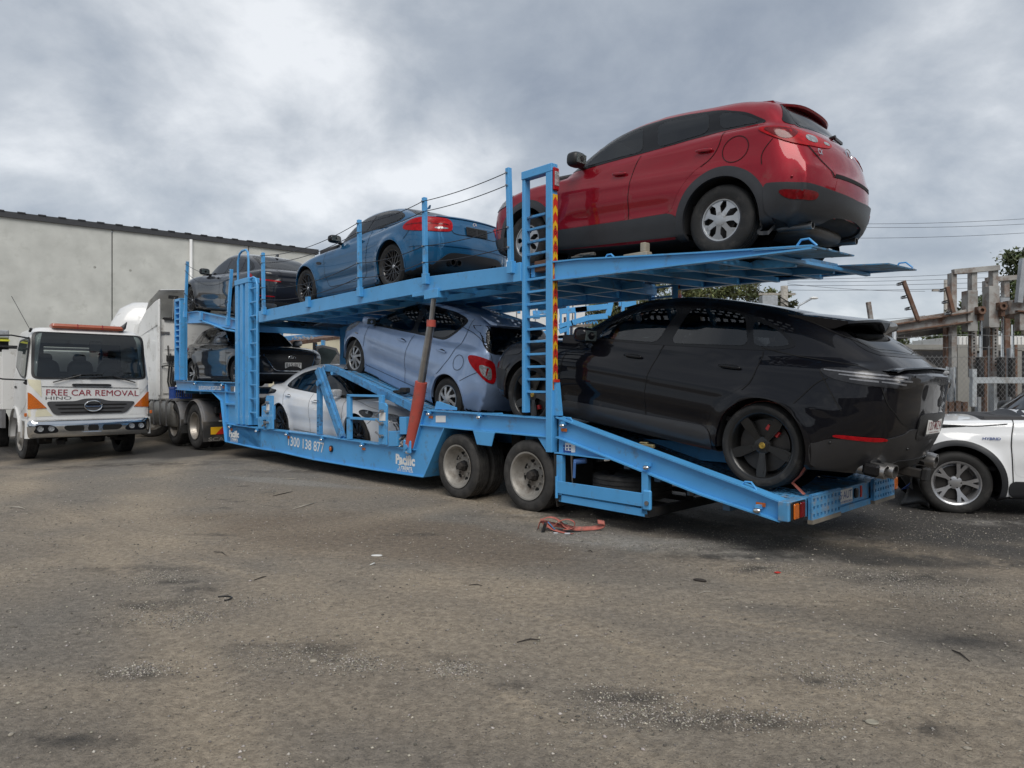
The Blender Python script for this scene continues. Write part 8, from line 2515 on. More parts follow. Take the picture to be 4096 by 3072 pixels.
def build_prime_mover():
	"""the tractor the trailer is coupled to: seen from behind and its left"""
	root = empty('prime_mover',to_world(-13.0,1.25,0),-TH,'white sleeper cab prime mover coupled to the blue trailer','truck')
	# local: x rearward (towards the trailer), y away; cab spans x -2.2 .. 0
	lv = [(1.05,-2.3,-.02,1.24,.12),(1.6,-2.3,.0,1.25,.12),(2.7,-2.28,.0,1.24,.12),(2.95,-2.25,.0,1.22,.13),(3.05,-2.15,.0,1.20,.14)]
	loft(lv).build('cab',M_scab,root,smooth=35)
	# pressed panels on the back wall
	for (y0,y1,z0,z1) in ((-1.08,.0,2.30,2.95),(.1,1.1,2.30,2.95),(-1.12,1.12,1.95,2.22),(-1.12,1.12,1.2,1.85)):
		MB().rng(.0,.014,y0,y1,z0,z1).build('back_panel',M_scab,root,bevel=.03)
	put_text('pressed_lettering','SCANIA',M_scab,root,(.016,.0,2.66),(0,1,0),(0,0,1),width=1.5,height=.16,bold=.02)
	# tall side deflector and roof spoiler tilted up
	for sd in (-1,1):
		MB().prism([(-1.9,2.6),(-1.6,3.0),(-.9,3.35),(-.2,3.52),(.10,3.55),(.12,1.15),(.02,1.15),(.0,2.9)],1.20 * sd,1.25 * sd).build('side_deflector',M_scab,root,bevel=.02)
	sp = MB(); n = 10
	for i in range(n + 1):
		y = -1.22 + 2.44 * i / n; q = (y / 1.22) ** 2
		sp.v += [(-1.7,y * .9,3.20 - .05 * q),(-.8,y,3.62 - .06 * q),(.05,y,3.86 - .08 * q),(.14,y,3.84 - .08 * q),(.10,y,3.80 - .08 * q),(-.8,y,3.56 - .06 * q)]
	for i in range(n):
		for k in range(5): sp.f.append((i * 6 + k,(i + 1) * 6 + k,(i + 1) * 6 + k + 1,i * 6 + k + 1))
	sp.build('roof_spoiler',M_scab,root,smooth=45)
	MB().tube([(.05,-.9,3.06),(.03,-.86,3.62)],.025,8).build('spoiler_stay',M_steel,root); MB().box((.02,-.88,3.62),(.06,.22,.08)).build('stay_bracket',M_dark,root)
	MB().rng(-.1,.06,-1.1,1.15,3.04,3.10).build('roof_gap',M_dark,root)
	# air lines, catwalk bracket, mirror
	for y,z1 in ((-1.02,2.4),(-.96,2.2)): MB().tube([(.06,y,z1),(.09,y + .02,1.9),(.07,y - .01,1.5),(.16,y + .05,1.15),(.5,y + .25,1.05)],.018,8).build('air_line',M_black,root,smooth=True)
	MB().tube([(.04,-.75,3.05),(.05,-.74,2.1),(.10,-.8,1.9)],.01,6).build('cable',M_black,root)
	MB().prism([(.02,2.02),(.10,2.02),(.09,2.14),(.02,2.16)],-1.05,-.55).build('hose_bracket',M_black,root); MB().box((.06,-.72,2.34),(.10,.12,.16)).build('work_lamp',M_black,root,bevel=.02)
	MB().box((.03,-1.1,2.72),(.03,.25,.05)).build('grab_bar',M_greypl,root)
	mr = MB().tube([(.02,-1.15,1.88),(.12,-1.05,1.90),(.20,-.85,1.86),(.20,-.84,1.70)],.016,8).build('mirror_arm',M_black,root,smooth=True); ellipsoid((.20,-.84,1.50),(.05,.13,.28),16,10,p=.5).build('mirror_head',M_black,mr,smooth=True)
	MB().tube([(.25,-.62,1.75),(.25,-.66,1.5),(.3,-.8,1.15)],.028,8).build('exhaust_pipe',M_dark,root,smooth=True)
	MB().rng(.05,.5,-.7,1.0,.85,1.35).build('battery_box',M_dark,root,bevel=.02)
	for i in range(6): MB().box((.3 + rnd.uniform(-.1,.2),-.6 + i * .18,1.25 + rnd.uniform(-.1,.1)),(.18,.14,.22)).build('air_fitting',M_dark,root,bevel=.015)
	MB().rng(-2.2,3.4,-.45,-.35,.75,.98).build('chassis_rail',M_dark,root); MB().rng(-2.2,3.4,.35,.45,.75,.98).build('chassis_rail',M_dark,root)
	# fuel tank
	tk = loft([(.42,-.75,.95,.40,.1),(.50,-.8,1.0,.44,.12),(.95,-.8,1.0,.44,.12),(1.03,-.75,.95,.40,.1)],6).build('fuel_tank',M_tank,root,smooth=40); tk.location = (0,-.80,0)
	for x in (-.35,.15,.62): o = MB().rng(x,x + .05,-1.255,-.36,.41,1.04).build('tank_band',M_greypl,tk,bevel=.02); o.location = (0,.80,0)
	MB().rng(-.78,1.3,-1.22,-.45,1.04,1.08).build('catwalk',M_tank,root)
	# drive wheels under ribbed grey fenders
	Rt = .50
	for k,x in enumerate((1.02 + .0,2.40)):
		x = (-11.98 + 13.0,-10.60 + 13.0)[k]
		for sd in (-1,1):
			truck_tyre(root,x,1.05 * sd,Rt,Rt,.28,.30,near=sd,rimm=mat('polished rim',(.36,.33,.29),.38,metal=.7,dirt=(.2,.17,.14),dirt_amt=.4))
			truck_tyre(root,x,.72 * sd,Rt,Rt,.26,.30,near=sd)
			f = MB(); y0,y1 = 1.23 * sd,.62 * sd
			prof = [(.0,y0),(.012,y0 - .02 * sd),(.012,y0 - .05 * sd),(.03,y0 - .07 * sd),(.03,y0 - .15 * sd),(.015,y0 - .17 * sd),(.015,y1)]
			f.lathe([(Rt + .075 + a,t) for a,t in prof],26,c=(x,0,Rt),a0=R(-8),a1=R(180));
			if sd > 0: f.f = [q[::-1] for q in f.f]
			o = f.build('fender',M_greypl,root,smooth=40); md = o.modifiers.new('t','SOLIDIFY'); md.thickness = .012
		MB().rng(x + .60,x + .62,-1.22,-.6,.30,.62).build('inner_flap',M_rubberflap,root)
	xb = 3.06
	mf = MB().rng(xb,xb + .02,-1.24,-.52,.18,.62).build('mud_flap',M_rubberflap,root,bevel=.01)
	put_text('flap_lettering','SCANIA',M_tank,mf,(xb + .022,-.80,.235),(0,1,0),(0,0,1),width=.66,height=.085,bold=.03)
	bd = MB().rng(xb + .02,xb + .03,-1.08,-.52,.34,.50).build('warning_board',M_yellow,root)
	for i in range(2):
		y = -.98 + i * .34; q = MB(); q.add([(xb + .0315,y,.34),(xb + .0315,y + .17,.34),(xb + .0315,y + .32,.50),(xb + .0315,y + .15,.50)],[(0,1,2,3)]); q.build('warning_stripe',M_redrefl,bd)
	pl = MB().rng(xb + .0,xb + .012,-.90,-.54,.52,.64).build('number_plate',M_plate,root); put_text('plate_lettering','AL',M_bluep,pl,(xb + .014,-.78,.58),(0,1,0),(0,0,1),height=.08,bold=.01)
	lp = MB().rng(xb - .02,xb + .03,-.88,-.52,.66,.82).build('tail_lamp',M_dkredlens,root,bevel=.02); MB().rng(xb - .1,xb - .0,-.98,-.5,.78,.95).build('lamp_guard',M_black,root,bevel=.02)
	return root

def build_blue_crate():
	root = empty('plastic_crate',to_world(-12.0,.28,1.08),-TH,'blue plastic crate standing on the catwalk behind the prime mover cab','crate')
	m = mat('blue crate plastic',(.015,.075,.35),.45)
	for i in range(9):
		MB().rng(.0,.015,-.18 + i * .045,-.165 + i * .045,.0,.28).build('crate_slat',m,root); MB().rng(-.38 + i * .045,-.365 + i * .045,-.20,-.185,.0,.28).build('crate_slat',m,root)
	MB().rng(-.38,.02,-.205,-.18,.25,.29).rng(-.38,.02,-.205,-.18,.0,.03).rng(-.0,.02,-.2,.2,.25,.29).rng(-.0,.02,-.2,.2,.0,.03).build('crate_rim',m,root,kind='stuff')
	MB().rng(-.36,-.02,-.17,.17,.02,.04).build('crate_base',m,root)
	o = ellipsoid((-.16,-.02,.28),(.16,.10,.07),12,8,p=.8).build('folded_cloth',M_plate,smooth=True); o.parent = None
	o.matrix_world = root.matrix_world.copy() if False else Matrix.Translation(to_world(-12.0,.28,1.08)) @ Matrix.Rotation(-TH,4,'Z'); tag(o,'white cloth lying in the blue crate behind the cab','cloth')

def build_white_conventional():
	"""roof and horns of a second white truck behind the tow truck"""
	Yd = 19.5
	def W(px,py,Y=Yd): return ((px - 2048) / FPX * Y,Y,EYE - (py - 1536) / FPX * Y)
	root = empty('parked_white_truck',(W(352,1500)[0] + 1.15,Yd + .2,0),R(180 + 22),'white truck with chrome air horns parked behind the tow truck','truck')
	lv = [(1.0,-3.2,1.2,1.2,.3),(2.3,-3.2,1.1,1.2,.35),(3.0,-3.2,.75,1.15,.4),(3.45,-3.2,.15,1.05,.45),(3.62,-3.1,-.5,.9,.4)]
	lv = [(1.0,-3.6,.55,1.15,.3),(2.4,-3.6,.55,1.15,.35),(3.1,-3.6,.45,1.1,.4),(3.5,-3.6,.25,1.0,.42),(3.68,-3.5,-.0,.8,.4)]
	c = loft(lv,8).build('cab',M_truckwhite,root,smooth=60)
	for z in (2.95,2.70):
		for y in (.45,.85):
			b = MB().lathe([(.02,0),(.03,.25),(.075,.42),(.07,.42),(.0001,.30)],14,axis='x',c=(.50,y,z)); b.f = [f[::-1] for f in b.f]; b.build('air_horn',M_chrome,root,smooth=40)
	put_text('roof_lettering','DT',M_blk_print,root,(-1.05,1.16,3.42),(-1,0,0),(0,0,1),height=.13,bold=.03)
	for sd in (-1,1): truck_tyre(root,-.6,1.0 * sd,.5,.5,.28,.3,near=sd)
	mr = MB().tube([(.2,1.15,2.5),(.3,1.45,2.5)],.03,8).build('mirror_arm',M_black,root); ellipsoid((.3,1.55,2.35),(.05,.14,.22),12,8,p=.5).build('mirror_head',M_black,mr,smooth=True)

build_tow_truck(); build_prime_mover(); build_blue_crate(); build_white_conventional()
# ------------------------------------------------------------------ buildings, yard edge, trees

def W(px,py,Y): return ((px - 2048) / FPX * Y,Y,EYE - (py - 1536) / FPX * Y)

def bbox(name,px0,py0,px1,py1,Y,dp,m,parent=None,bevel=.004,z0=None,kind=None):
	a,c = W(px0,py0,Y),W(px1,py1,Y)
	lo = min(a[2],c[2]) if z0 is None else z0
	b = MB().rng(a[0],c[0],Y,Y + dp,lo,max(a[2],c[2]))
	o = b.build(name,m,parent,bevel=bevel)
	if kind: o['kind'] = kind
	return o

def bbar(name,a,c,Ya,Yc,w,h,m,parent=None,bevel=.004):
	return MB().bar(W(*a,Ya),W(*c,Yc),w,h).build(name,m,parent,bevel=bevel)

def concrete(name,c,joints=False):
	return mat(name,c,.85,var=.13,scale=1.1,dirt=(c[0] * .84,c[1] * .84,c[2] * .83),dirt_amt=.3,dscale=1.7,bump=.25,bscale=14)

M_conc = concrete('tilt panel concrete',(.50,.505,.475))
M_cream_wall = mat('cream rendered wall',(.52,.48,.36),.85,var=.1,scale=1.2,dirt=(.38,.34,.25),dirt_amt=.3)
M_flash = mat('charcoal roof flashing',(.035,.036,.04),.5,var=.1)
M_rustgrey = mat('weathered grey paint and rust',(.31,.305,.29),.6,var=.25,scale=4,dirt=RUST,dirt_amt=.5,dscale=3.2,bump=.2)
M_rust = mat('rusted steel',(.13,.07,.045),.8,var=.35,scale=8,dirt=(.22,.19,.17),dirt_amt=.35,dscale=6,bump=.3)
M_galv = mat('galvanised steel',(.36,.38,.40),.45,metal=.35,var=.15)
M_barr = mat('pale grey painted steel',(.40,.43,.45),.5,var=.08,dirt=(.2,.17,.14),dirt_amt=.3)
M_wire = mat('fence wire',(.20,.20,.20),.5,metal=.5)
M_pole = mat('weathered timber pole',(.30,.28,.25),.85,var=.25,scale=10)
M_leafA = mat('eucalypt leaves',(.085,.105,.045),.7,vcol=True,var=.25,scale=.8)
M_bark = mat('grey bark',(.20,.17,.14),.9,var=.3)

def build_warehouse():
	# direction of the long wall
	A = Vector((-40.0,0,0));
	H_ = 9.0; HW = 8.76
	def top(px): return 843 + .1229 * px
	def pt(px):
		Y = (H_ - EYE) * FPX / (1536 - top(px)); return Vector(((px - 2048) / FPX * Y,Y,0))
	p0,p1 = pt(-700),pt(1262)
	d = (p1 - p0).normalized(); n = Vector((d.y,-d.x,0))      # n faces the camera side
	root = empty('warehouse',(p0.x,p0.y,0),math.atan2(d.y,d.x),'large grey tilt panel concrete warehouse with a charcoal roof edge','warehouse')
	L_ = (p1 - p0).length
	js = [(pt(q) - p0).length for q in (-700,-200,449,995,1262)]
	js[0] = 0; js[-1] = L_
	for a,c in zip(js[:-1],js[1:]):
		MB().rng(a + .02,c - .02,.0,.2,-.2,HW).build('wall_panel',M_conc,root,bevel=.02)
	M_stain = mat('water stain',(.33,.33,.30),.9,var=.3)
	for a,c in zip(js[:-1],js[1:]):
		for fx in (.12,.88):
			for z in (2.2,6.9):
				x_ = a + (c - a) * fx; MB().lathe([(.0001,-.004),(.06,-.004),(.06,.01)],10,c=(x_,.0,z)).build('lifting_socket',M_stain,root)
	MB().rng(0,L_,.08,12,-.2,HW - .1).build('wall_core',M_flash,root)
	MB().rng(-.1,L_ + .15,-.10,.3,HW - .02,H_ + .0).build('roof_flashing',M_flash,root)
	for i in range(int(L_ / .76)):
		MB().rng(i * .76,i * .76 + .3,-.14,.3,H_ - .01,H_ + .035).build('roof_rib',M_flash,root)
	x = (pt(762) - p0).length
	MB().tube([(x,-.10,0),(x,-.10,HW - .05)],.075,12).build('downpipe',M_truckwhite,root,smooth=True)

def build_cream_wall():
	root = empty('cream_building',(0,0,0),label='low cream rendered wall with a tiled top seen between the decks',cat='building')
	bbox('wall',1000,1340,1900,1640,27,.4,M_cream_wall,root,z0=0)
	for i in range(16):
		bbox('coping_tile',1000 + i * 56,1330,1054 + i * 56,1350,26.9,.6,M_truckwhite,root)
	bb = empty('white_shed',(0,0,0),label='white panel shed behind the second blue car carrier',cat='shed')
	bbox('wall',1900,1200,2340,1560,30,3,M_truckwhite,bb,z0=0)
	for i in range(5): bbox('wall_joint',1990 + i * 75,1200,1993 + i * 75,1500,29.97,.02,M_greypl,bb)

def build_second_carrier():
	"""a second blue car carrier parked further back, seen through the ladder tower and over the black car's bonnet"""
	Y = 15.5
	root = empty('second_car_carrier',(0,0,0),label='second pale blue car carrier parked beyond the loaded trailer',cat='car trailer')
	def b_(a,c,w=.09,h=.12,Y1=None,nm='frame_rail',m=M_tb): return bbar(nm,a,c,Y,Y1 or Y,w,h,m,root)
	z = lambda X,Yp: (2050 + X * .31646,1120 + Yp * .31646)
	b_(z(645,285),z(1405,215)); b_(z(245,325),z(435,300)); b_(z(0,350),z(130,335)); b_(z(590,400),z(940,365)); b_(z(790,380),z(1200,335)); b_(z(1400,315),z(1560,300))
	b_(z(255,410),z(435,405),.06,.08); b_(z(260,460),z(345,455),.12,.12,nm='ram'); b_(z(740,545),z(960,480)); b_(z(960,480),z(1200,455)); b_(z(590,590),z(760,540)); b_(z(250,720),z(435,670)); b_(z(590,650),z(700,610))
	for X0,X1,y0,y1 in ((685,722,290,720),(785,805,400,570),(1345,1375,215,330),(1380,1418,205,705),(60,100,350,420),(600,625,330,560)):
		a,c = z(X0,y0),z(X1,y1); bbox('frame_post',a[0],a[1],c[0],c[1],Y - .05,.12,M_tb,root)
	b_(z(1245,270),z(1205,450),.08,.12); b_(z(1225,240),z(1245,270),.1,.1)
	for X in (1175,1300): b_(z(X,260),z(X + 60,330),.02,.02,nm='chain',m=M_dark)
	b_(z(660,470),z(668,715),.05,.05,nm='ram_rod',m=M_chrome); b_(z(742,560),z(740,700),.05,.05,nm='ram_rod',m=M_chrome)
	b_(z(620,340),z(590,540),.01,.01,nm='cable',m=M_dark); b_(z(770,300),z(750,520),.01,.01,nm='cable',m=M_dark)
	for i in range(5): b_(z(850 + 45 * i,560),z(875 + 45 * i,500),.03,.03,nm='brace'); b_(z(875 + 45 * i,500),z(895 + 45 * i,555),.03,.03,nm='brace')
	b_(z(255,612),z(430,605),.04,.06,nm='timber_rail',m=M_bark); b_(z(590,595),z(1000,570),.04,.06,nm='timber_rail',m=M_bark)
	a,c = z(245,720),z(1000,600)
	MB().prism([(W(*z(590,720),Y)[0],W(*z(590,720),Y)[2] - .6),(W(*z(1000,600),Y)[0] + 1.2,W(*z(1000,640),Y)[2] - .6),(W(*z(1000,600),Y)[0] + 1.2,W(*z(1000,590),Y)[2]),(W(*z(590,690),Y)[0],W(*z(590,690),Y)[2])],Y + .3,Y + 1.6).build('dark_car_roof',M_blackgloss,root)
	MB().prism([(W(*z(0,330),Y)[0] - 3,.5),(W(*z(1500,330),Y)[0],.5),(W(*z(1500,330),Y)[0],.8),(W(*z(0,330),Y)[0] - 3,.8)],Y,Y + .15).build('chassis_beam',M_tb,root)
	# the tilted end of its deck and its tower beyond the grey hatchback
	Y2 = 19
	q = lambda X,Yp: (1200 + X * .18083,1150 + Yp * .18083)
	MB().bar(W(*q(-350,1230),Y2),W(*q(860,1075),Y2 + 3),.9,.10).build('tilted_deck',M_rust,root); MB().bar(W(*q(-350,1130),Y2),W(*q(600,1030),Y2 + 3),.1,.12).build('frame_rail',M_tb,root)
	for X0,X1 in ((465,530),): a,c = q(X0,1165),q(X1,1560); bbox('frame_post',a[0],a[1],c[0],c[1],Y2,.15,M_tb,root)
	a,c = q(280,1210),q(350,1440); bbox('frame_post',a[0],a[1],c[0],c[1],Y2,.15,M_dark,root)
	for i in range(5): a,c = q(320,1270 + 60 * i),q(460,1282 + 60 * i); bbox('ladder_rung',a[0],a[1],c[0],c[1],Y2,.05,M_tb,root)
	for i in range(7): a,c = q(-300 + 90 * i,1085 + 18 * (i % 2)),q(-240 + 90 * i,1125 + 20 * (i % 2)); MB().bar(W(*a,Y2 + .4),W(*c,Y2 + .4),.05,.05).build('brace',M_galv,root)

def car_hulk(px,py,Y,name,label,m,w=1.6):
	a = W(px,py,Y)
	root = empty(name,(a[0],Y,0),label=label,cat='wrecked car')
	b = loft([(.3,-1.8,1.8,.8,.2),(.75,-1.85,1.85,.82,.25),(.95,-1.7,1.6,.78,.25)],6); b.build('body',m,root,smooth=50)
	b = loft([(.95,-1.2,1.1,.72,.2),(1.25,-.9,.6,.62,.2),(1.36,-.7,.4,.55,.2)],6); b.build('cabin',M_glass2,root,smooth=50)
	for x in (-1.2,1.2): truck_tyre(root,x,-.75,.3,.3,.18,.18,near=-1)
	root.rotation_euler = (0,0,rnd.uniform(-.6,.6))
	root['group'] = 'wrecked cars'
	return root

def build_wrecks():
	car_hulk(1300,1480,20,'wrecked_hatchback','maroon wrecked car beyond the grey hatchback',mat('maroon paint',(.09,.015,.012),.4,coat=.4))
	d = empty('leaning_car_door',W(1330,1440,17.5),label='detached car door glass leaning in the wreck pile behind the lilac car',cat='car door')
	b = MB().prism([(-.35,-.9),(.45,-.9),(.35,-.2),(.1,.30),(-.25,.38),(-.42,.34)],0,.04); b.build('door_shell',M_greypl,d,bevel=.01); MB().prism([(-.32,-.25),(.28,-.2),(.08,.24),(-.24,.32),(-.36,.28)],-.01,.0).build('door_glass',M_glass2,d)
	p = empty('crumpled_panel',W(1368,1450,17),label='crumpled pale grey sheet metal in front of the cream wall',cat='scrap metal')
	for i in range(5): MB().box((rnd.uniform(-.3,.4),rnd.uniform(-.1,.1),rnd.uniform(-.4,.0)),(.4,.03,.35),Matrix.Rotation(rnd.uniform(-.6,.6),3,'Y') @ Matrix.Rotation(rnd.uniform(-.5,.5),3,'X')).build('torn_sheet',mat('spotted grey metal',(.25,.24,.22),.6,dirt=(.03,.03,.03),dirt_amt=.4,dscale=9),p)
	car_hulk(1380,1500,22,'silver_wreck','silver wrecked car behind the leaning door glass',M_silver)
	car_hulk(3450,1500,15.5,'dark_parked_van','dark car parked behind the chain link fence',M_blackgloss)

def build_rust_yard():
	Q = lambda X,Yp: (3500 + X * .39185,1000 + Yp * .39185)
	Y = 13.4
	root = empty('rusty_car_carrier',(0,0,0),label='rusty grey paint car carrier frame standing behind the chain link fence',cat='car trailer')
	def bx(nm,X0,y0,X1,y1,dp=.14,m=M_rustgrey,Yo=0.0,z0=None):
		a,c = Q(X0,y0),Q(X1,y1); return bbox(nm,a[0],a[1],c[0],c[1],Y + Yo,dp,m,root,z0=z0)
	def br(nm,p,q,w,h,m=M_rustgrey,Ya=0.,Yb=0.): return bbar(nm,Q(*p),Q(*q),Y + Ya,Y + Yb,w,h,m,root)
	bx('tower_post',783,232,838,1200); bx('tower_post',990,205,1046,420); bx('tower_post',1205,188,1262,370)
	br('head_bar',(795,225),(1262,182),.10,.10)
	bx('sliding_sleeve',950,412,1052,828,.2,M_rustgrey,-.12); bx('sliding_sleeve',1165,366,1275,790,.2,M_rustgrey,-.12)
	for X0,X1,yt,yb in ((988,1042,828,1300),(1207,1262,790,1300)):
		bx('rack_column',X0,yt,X1,yb,.12)
		for i in range(12):
			yy = yt + 20 + i * 33; cx = (X0 + X1) / 2; bx('rack_hole',cx - 7,yy,cx + 7,yy + 14,.02,M_seam,-.012)
		for i in range(12):
			yy = yt + 15 + i * 36
			a = W(*Q(X0,yy),Y); c = W(*Q(X0 - 16,yy + 14),Y)
			MB().prism([(a[0],a[2]),(c[0],a[2] + .02),(c[0] + .01,c[2]),(a[0],c[2] - .04)],Y + .03,Y + .05).build('rack_tooth',M_rust,root)
	br('deck_beam',(-30,830),(950,680),.14,.28,M_rustgrey,-.2,0); br('deck_flange',(-30,797),(950,636),.26,.03,M_rust,-.25,-.05); br('deck_flange',(-30,868),(950,735),.26,.03,M_rust,-.25,-.05)
	br('deck_underside',(60,900),(780,800),.3,.16,M_dark,.6,.5)
	br('deck_beam',(1340,590),(1560,560),.14,.26,M_rustgrey); br('deck_flange',(1420,520),(1560,500),.3,.03,M_rust,-.1,-.1); br('deck_flange',(1400,630),(1560,640),.3,.03,M_rust)
	bx('brace_post',730,740,770,1200,.12,M_rust,.1)
	for cx,cy in ((1090,615),(1308,572)):
		bx('pivot_block',cx - 38,cy - 38,cx + 38,cy + 38,.14,M_rust,-.22); a = W(*Q(cx,cy),Y - .24); MB().lathe([(.035,-.02),(.075,-.02),(.075,.04)],18,c=a).build('pivot_boss',M_rust,root,smooth=40)
		bx('clevis',cx - 20,cy + 38,cx + 22,cy + 105,.1,M_rust,-.2); bx('ram_rod',cx - 7,cy + 100,cx + 9,1095,.05,M_chrome,-.18); bx('ram_barrel',cx - 24,1090,cx + 26,1500,.12,M_dark,-.2)
	br('cross_tube',(1130,640),(1440,672),.12,.12,M_rust,.2,.3); bx('ram_rod',1408,760,1424,1105,.05,M_chrome,.1); bx('ram_barrel',1398,1100,1436,1500,.12,M_dark,.1)
	bx('tower_post',1130,312,1178,420,.12,M_rustgrey,1.2); bx('tower_post',1322,300,1376,480,.12,M_rustgrey,1.2); br('head_bar',(1135,306),(1500,276),.10,.10,M_rustgrey,1.2,1.2); bx('sliding_sleeve',1285,485,1378,640,.2,M_galv,1.1)
	bx('rack_column',1330,640,1384,1300,.12,M_rust,1.2); bx('rack_column',1130,780,1180,1300,.12,M_dark,1.0); bx('ram_barrel',1075,790,1082,1000,.05,M_dark,.4)
	br('leaning_rail',(1465,540),(1515,90),.10,.10,M_galv,-.3,-.3); bx('sliding_sleeve',1480,650,1540,820,.15,M_rustgrey,-.1)
	for X in (745,822): bx('ram_rod',X - 5,1190,X + 7,1545,.05,M_chrome,-.1)
	bx('foot_frame',770,1200,800,1560,.1,M_galv,.0,z0=0); bx('foot_frame',1215,1290,1262,1560,.12,M_barr,-.1,z0=0)
	for i in range(4): bx('foot_block',690 + i * 70,1540 + (i % 2) * 10,740 + i * 70,1600,.2,M_rust,-.1,z0=0)
	for i in range(7): bx('stacked_tube',1060 + i * 62 + rnd.uniform(-8,8),1000 + rnd.uniform(-60,60),1085 + i * 62,1560,.1,rnd.choice([M_rust,M_dark,M_galv]),.5 + .1 * (i % 3),z0=0)
	# two leaning posts with hanging clips
	for (p,q,clips) in (((290,315),(440,715),((262,350),(305,485),(345,602))),((735,375),(800,640),((695,415),(725,535),(755,650)))):
		br('leaning_stake',p,q,.05,.07,M_rust,-.3,-.3)
		for cx,cy in clips:
			for k in range(3): bx('stake_clip',cx - 30 + k * 16,cy - 14 - 3 * k,cx - 22 + k * 16,cy + 12 - 3 * k,.05,M_galv,-.33)
			br('clip_bar',(cx - 30,cy - 10),(cx + 30,cy - 24),.02,.02,M_dark,-.33,-.33); br('clip_bar',(cx - 30,cy + 12),(cx + 30,cy + 0),.02,.02,M_dark,-.33,-.33)
	bbar('thin_stake',(3473,1208),(3490,1320),Y - .5,Y - .5,.07,.07,M_rustgrey,root)
	# pale barrier
	br_ = empty('steel_barrier',(0,0,0),label='pale grey painted steel barrier in front of the rusty carrier',cat='barrier')
	for X0,y0,X1,y1 in ((1000,1300,1600,1362),(995,1215,1042,1300),(995,1362,1042,1600)):
		a,c = Q(X0,y0),Q(X1,y1); bbox('barrier_rail' if X1 > 1500 else 'barrier_post',a[0],a[1],c[0],c[1],12.9,.1,M_barr,br_)
	# concrete headwall and shed behind
	cw = empty('concrete_headwall',(0,0,0),label='weathered concrete wall with dark openings behind the rusty frames',cat='wall')
	Y3 = 17.5
	def cb(nm,X0,y0,X1,y1,dp,m,Yo=0.,z0=None): a,c = Q(X0,y0),Q(X1,y1); return bbox(nm,a[0],a[1],c[0],c[1],Y3 + Yo,dp,m,cw,z0=z0)
	M_oldc = concrete('old concrete',(.24,.235,.215))
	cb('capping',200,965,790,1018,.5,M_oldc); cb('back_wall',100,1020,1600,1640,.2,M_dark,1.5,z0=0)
	cb('pier',845,965,980,1640,.6,M_oldc,0,z0=0); cb('pier',1130,1010,1200,1640,.6,M_oldc,0,z0=0); cb('pier',1420,1020,1500,1640,.6,M_oldc,0,z0=0); cb('capping',980,965,1600,1030,.5,M_oldc)
	wr = empty('white_container',(0,0,0),label='long off white container behind the headwall at the right edge',cat='container')
	a,c = Q(845,880),Q(1640,962); bbox('container_side',a[0],a[1],c[0],c[1],21,2.4,M_scab,wr,z0=0)
	for i in range(18): a,c = Q(860 + i * 40,884),Q(866 + i * 40,960); bbox('corrugation',a[0],a[1],c[0],c[1],20.96,.05,M_scab,wr)
	gs = empty('grey_shed',(0,0,0),label='low grey shed roof on the skyline behind the black car',cat='shed'); bbox('roof',3440,1297,3640,1335,40,4,M_galv,gs,z0=0)

def build_fence():
	Y = 11.9
	root = empty('chain_link_fence',(0,0,0),label='chain link fence with barbed wire above it between the yard and the rusty frames',cat='fence')
	x0,x1 = 3.6,10.5; zt = 1.93
	for x in (W(3577,1300,Y)[0],W(3577,1300,Y)[0] + 2.9):
		MB().tube([(x,Y,0),(x,Y,2.42)],.033,10).build('fence_post',M_galv,root,smooth=True); ellipsoid((x,Y,2.42),(.04,.04,.03),10,6).build('post_cap',M_galv,root,smooth=True)
	for py in (1345,1394):
		z = W(3577,py,Y)[2]
		pts = [(x0 + (x1 - x0) * i / 30,Y,z + .015 * math.sin(i * .8) - .02 * math.sin(i * .21)) for i in range(31)]
		w = MB().tube(pts,.0045,5).build('barbed_wire',M_wire,root,smooth=True)
		bb = MB()
		for i in range(56):
			x = x0 + i * .12; bb.tube([(x,Y,z - .018),(x + .012,Y,z + .018)],.003,4)
		bb.build('barb',M_wire,w,kind='stuff')
	MB().tube([(x0,Y,zt - .03),(x1,Y,zt - .03)],.004,5).build('line_wire',M_wire,root); MB().tube([(x0,Y,.95),(x1,Y,.97)],.004,5).build('line_wire',M_wire,root)
	b = MB(); s = .078; r = .0026
	n = int((x1 - x0) / s) + 30
	for i in range(-30,n):
		for sg in (1,-1):
			xa = x0 + i * s * 1.0 + (0 if sg > 0 else 0)
			# a straight strand rising at 55 degrees
			za,zb_ = .05,zt
			dx = (zb_ - za) / 1.25 * sg
			xs = xa if sg > 0 else xa + (zb_ - za) / 1.25
			p,q = Vector((xs,Y + .006 * sg,za)),Vector((xs + dx,Y + .006 * sg,zb_))
			if sg > 0:
				if q.x < x0 or p.x > x1: continue
			else:
				if p.x < x0 or q.x > x1: continue
			b.tube([p,q],r,3,caps=False)
	b.build('wire_mesh',M_wire,root,kind='stuff')

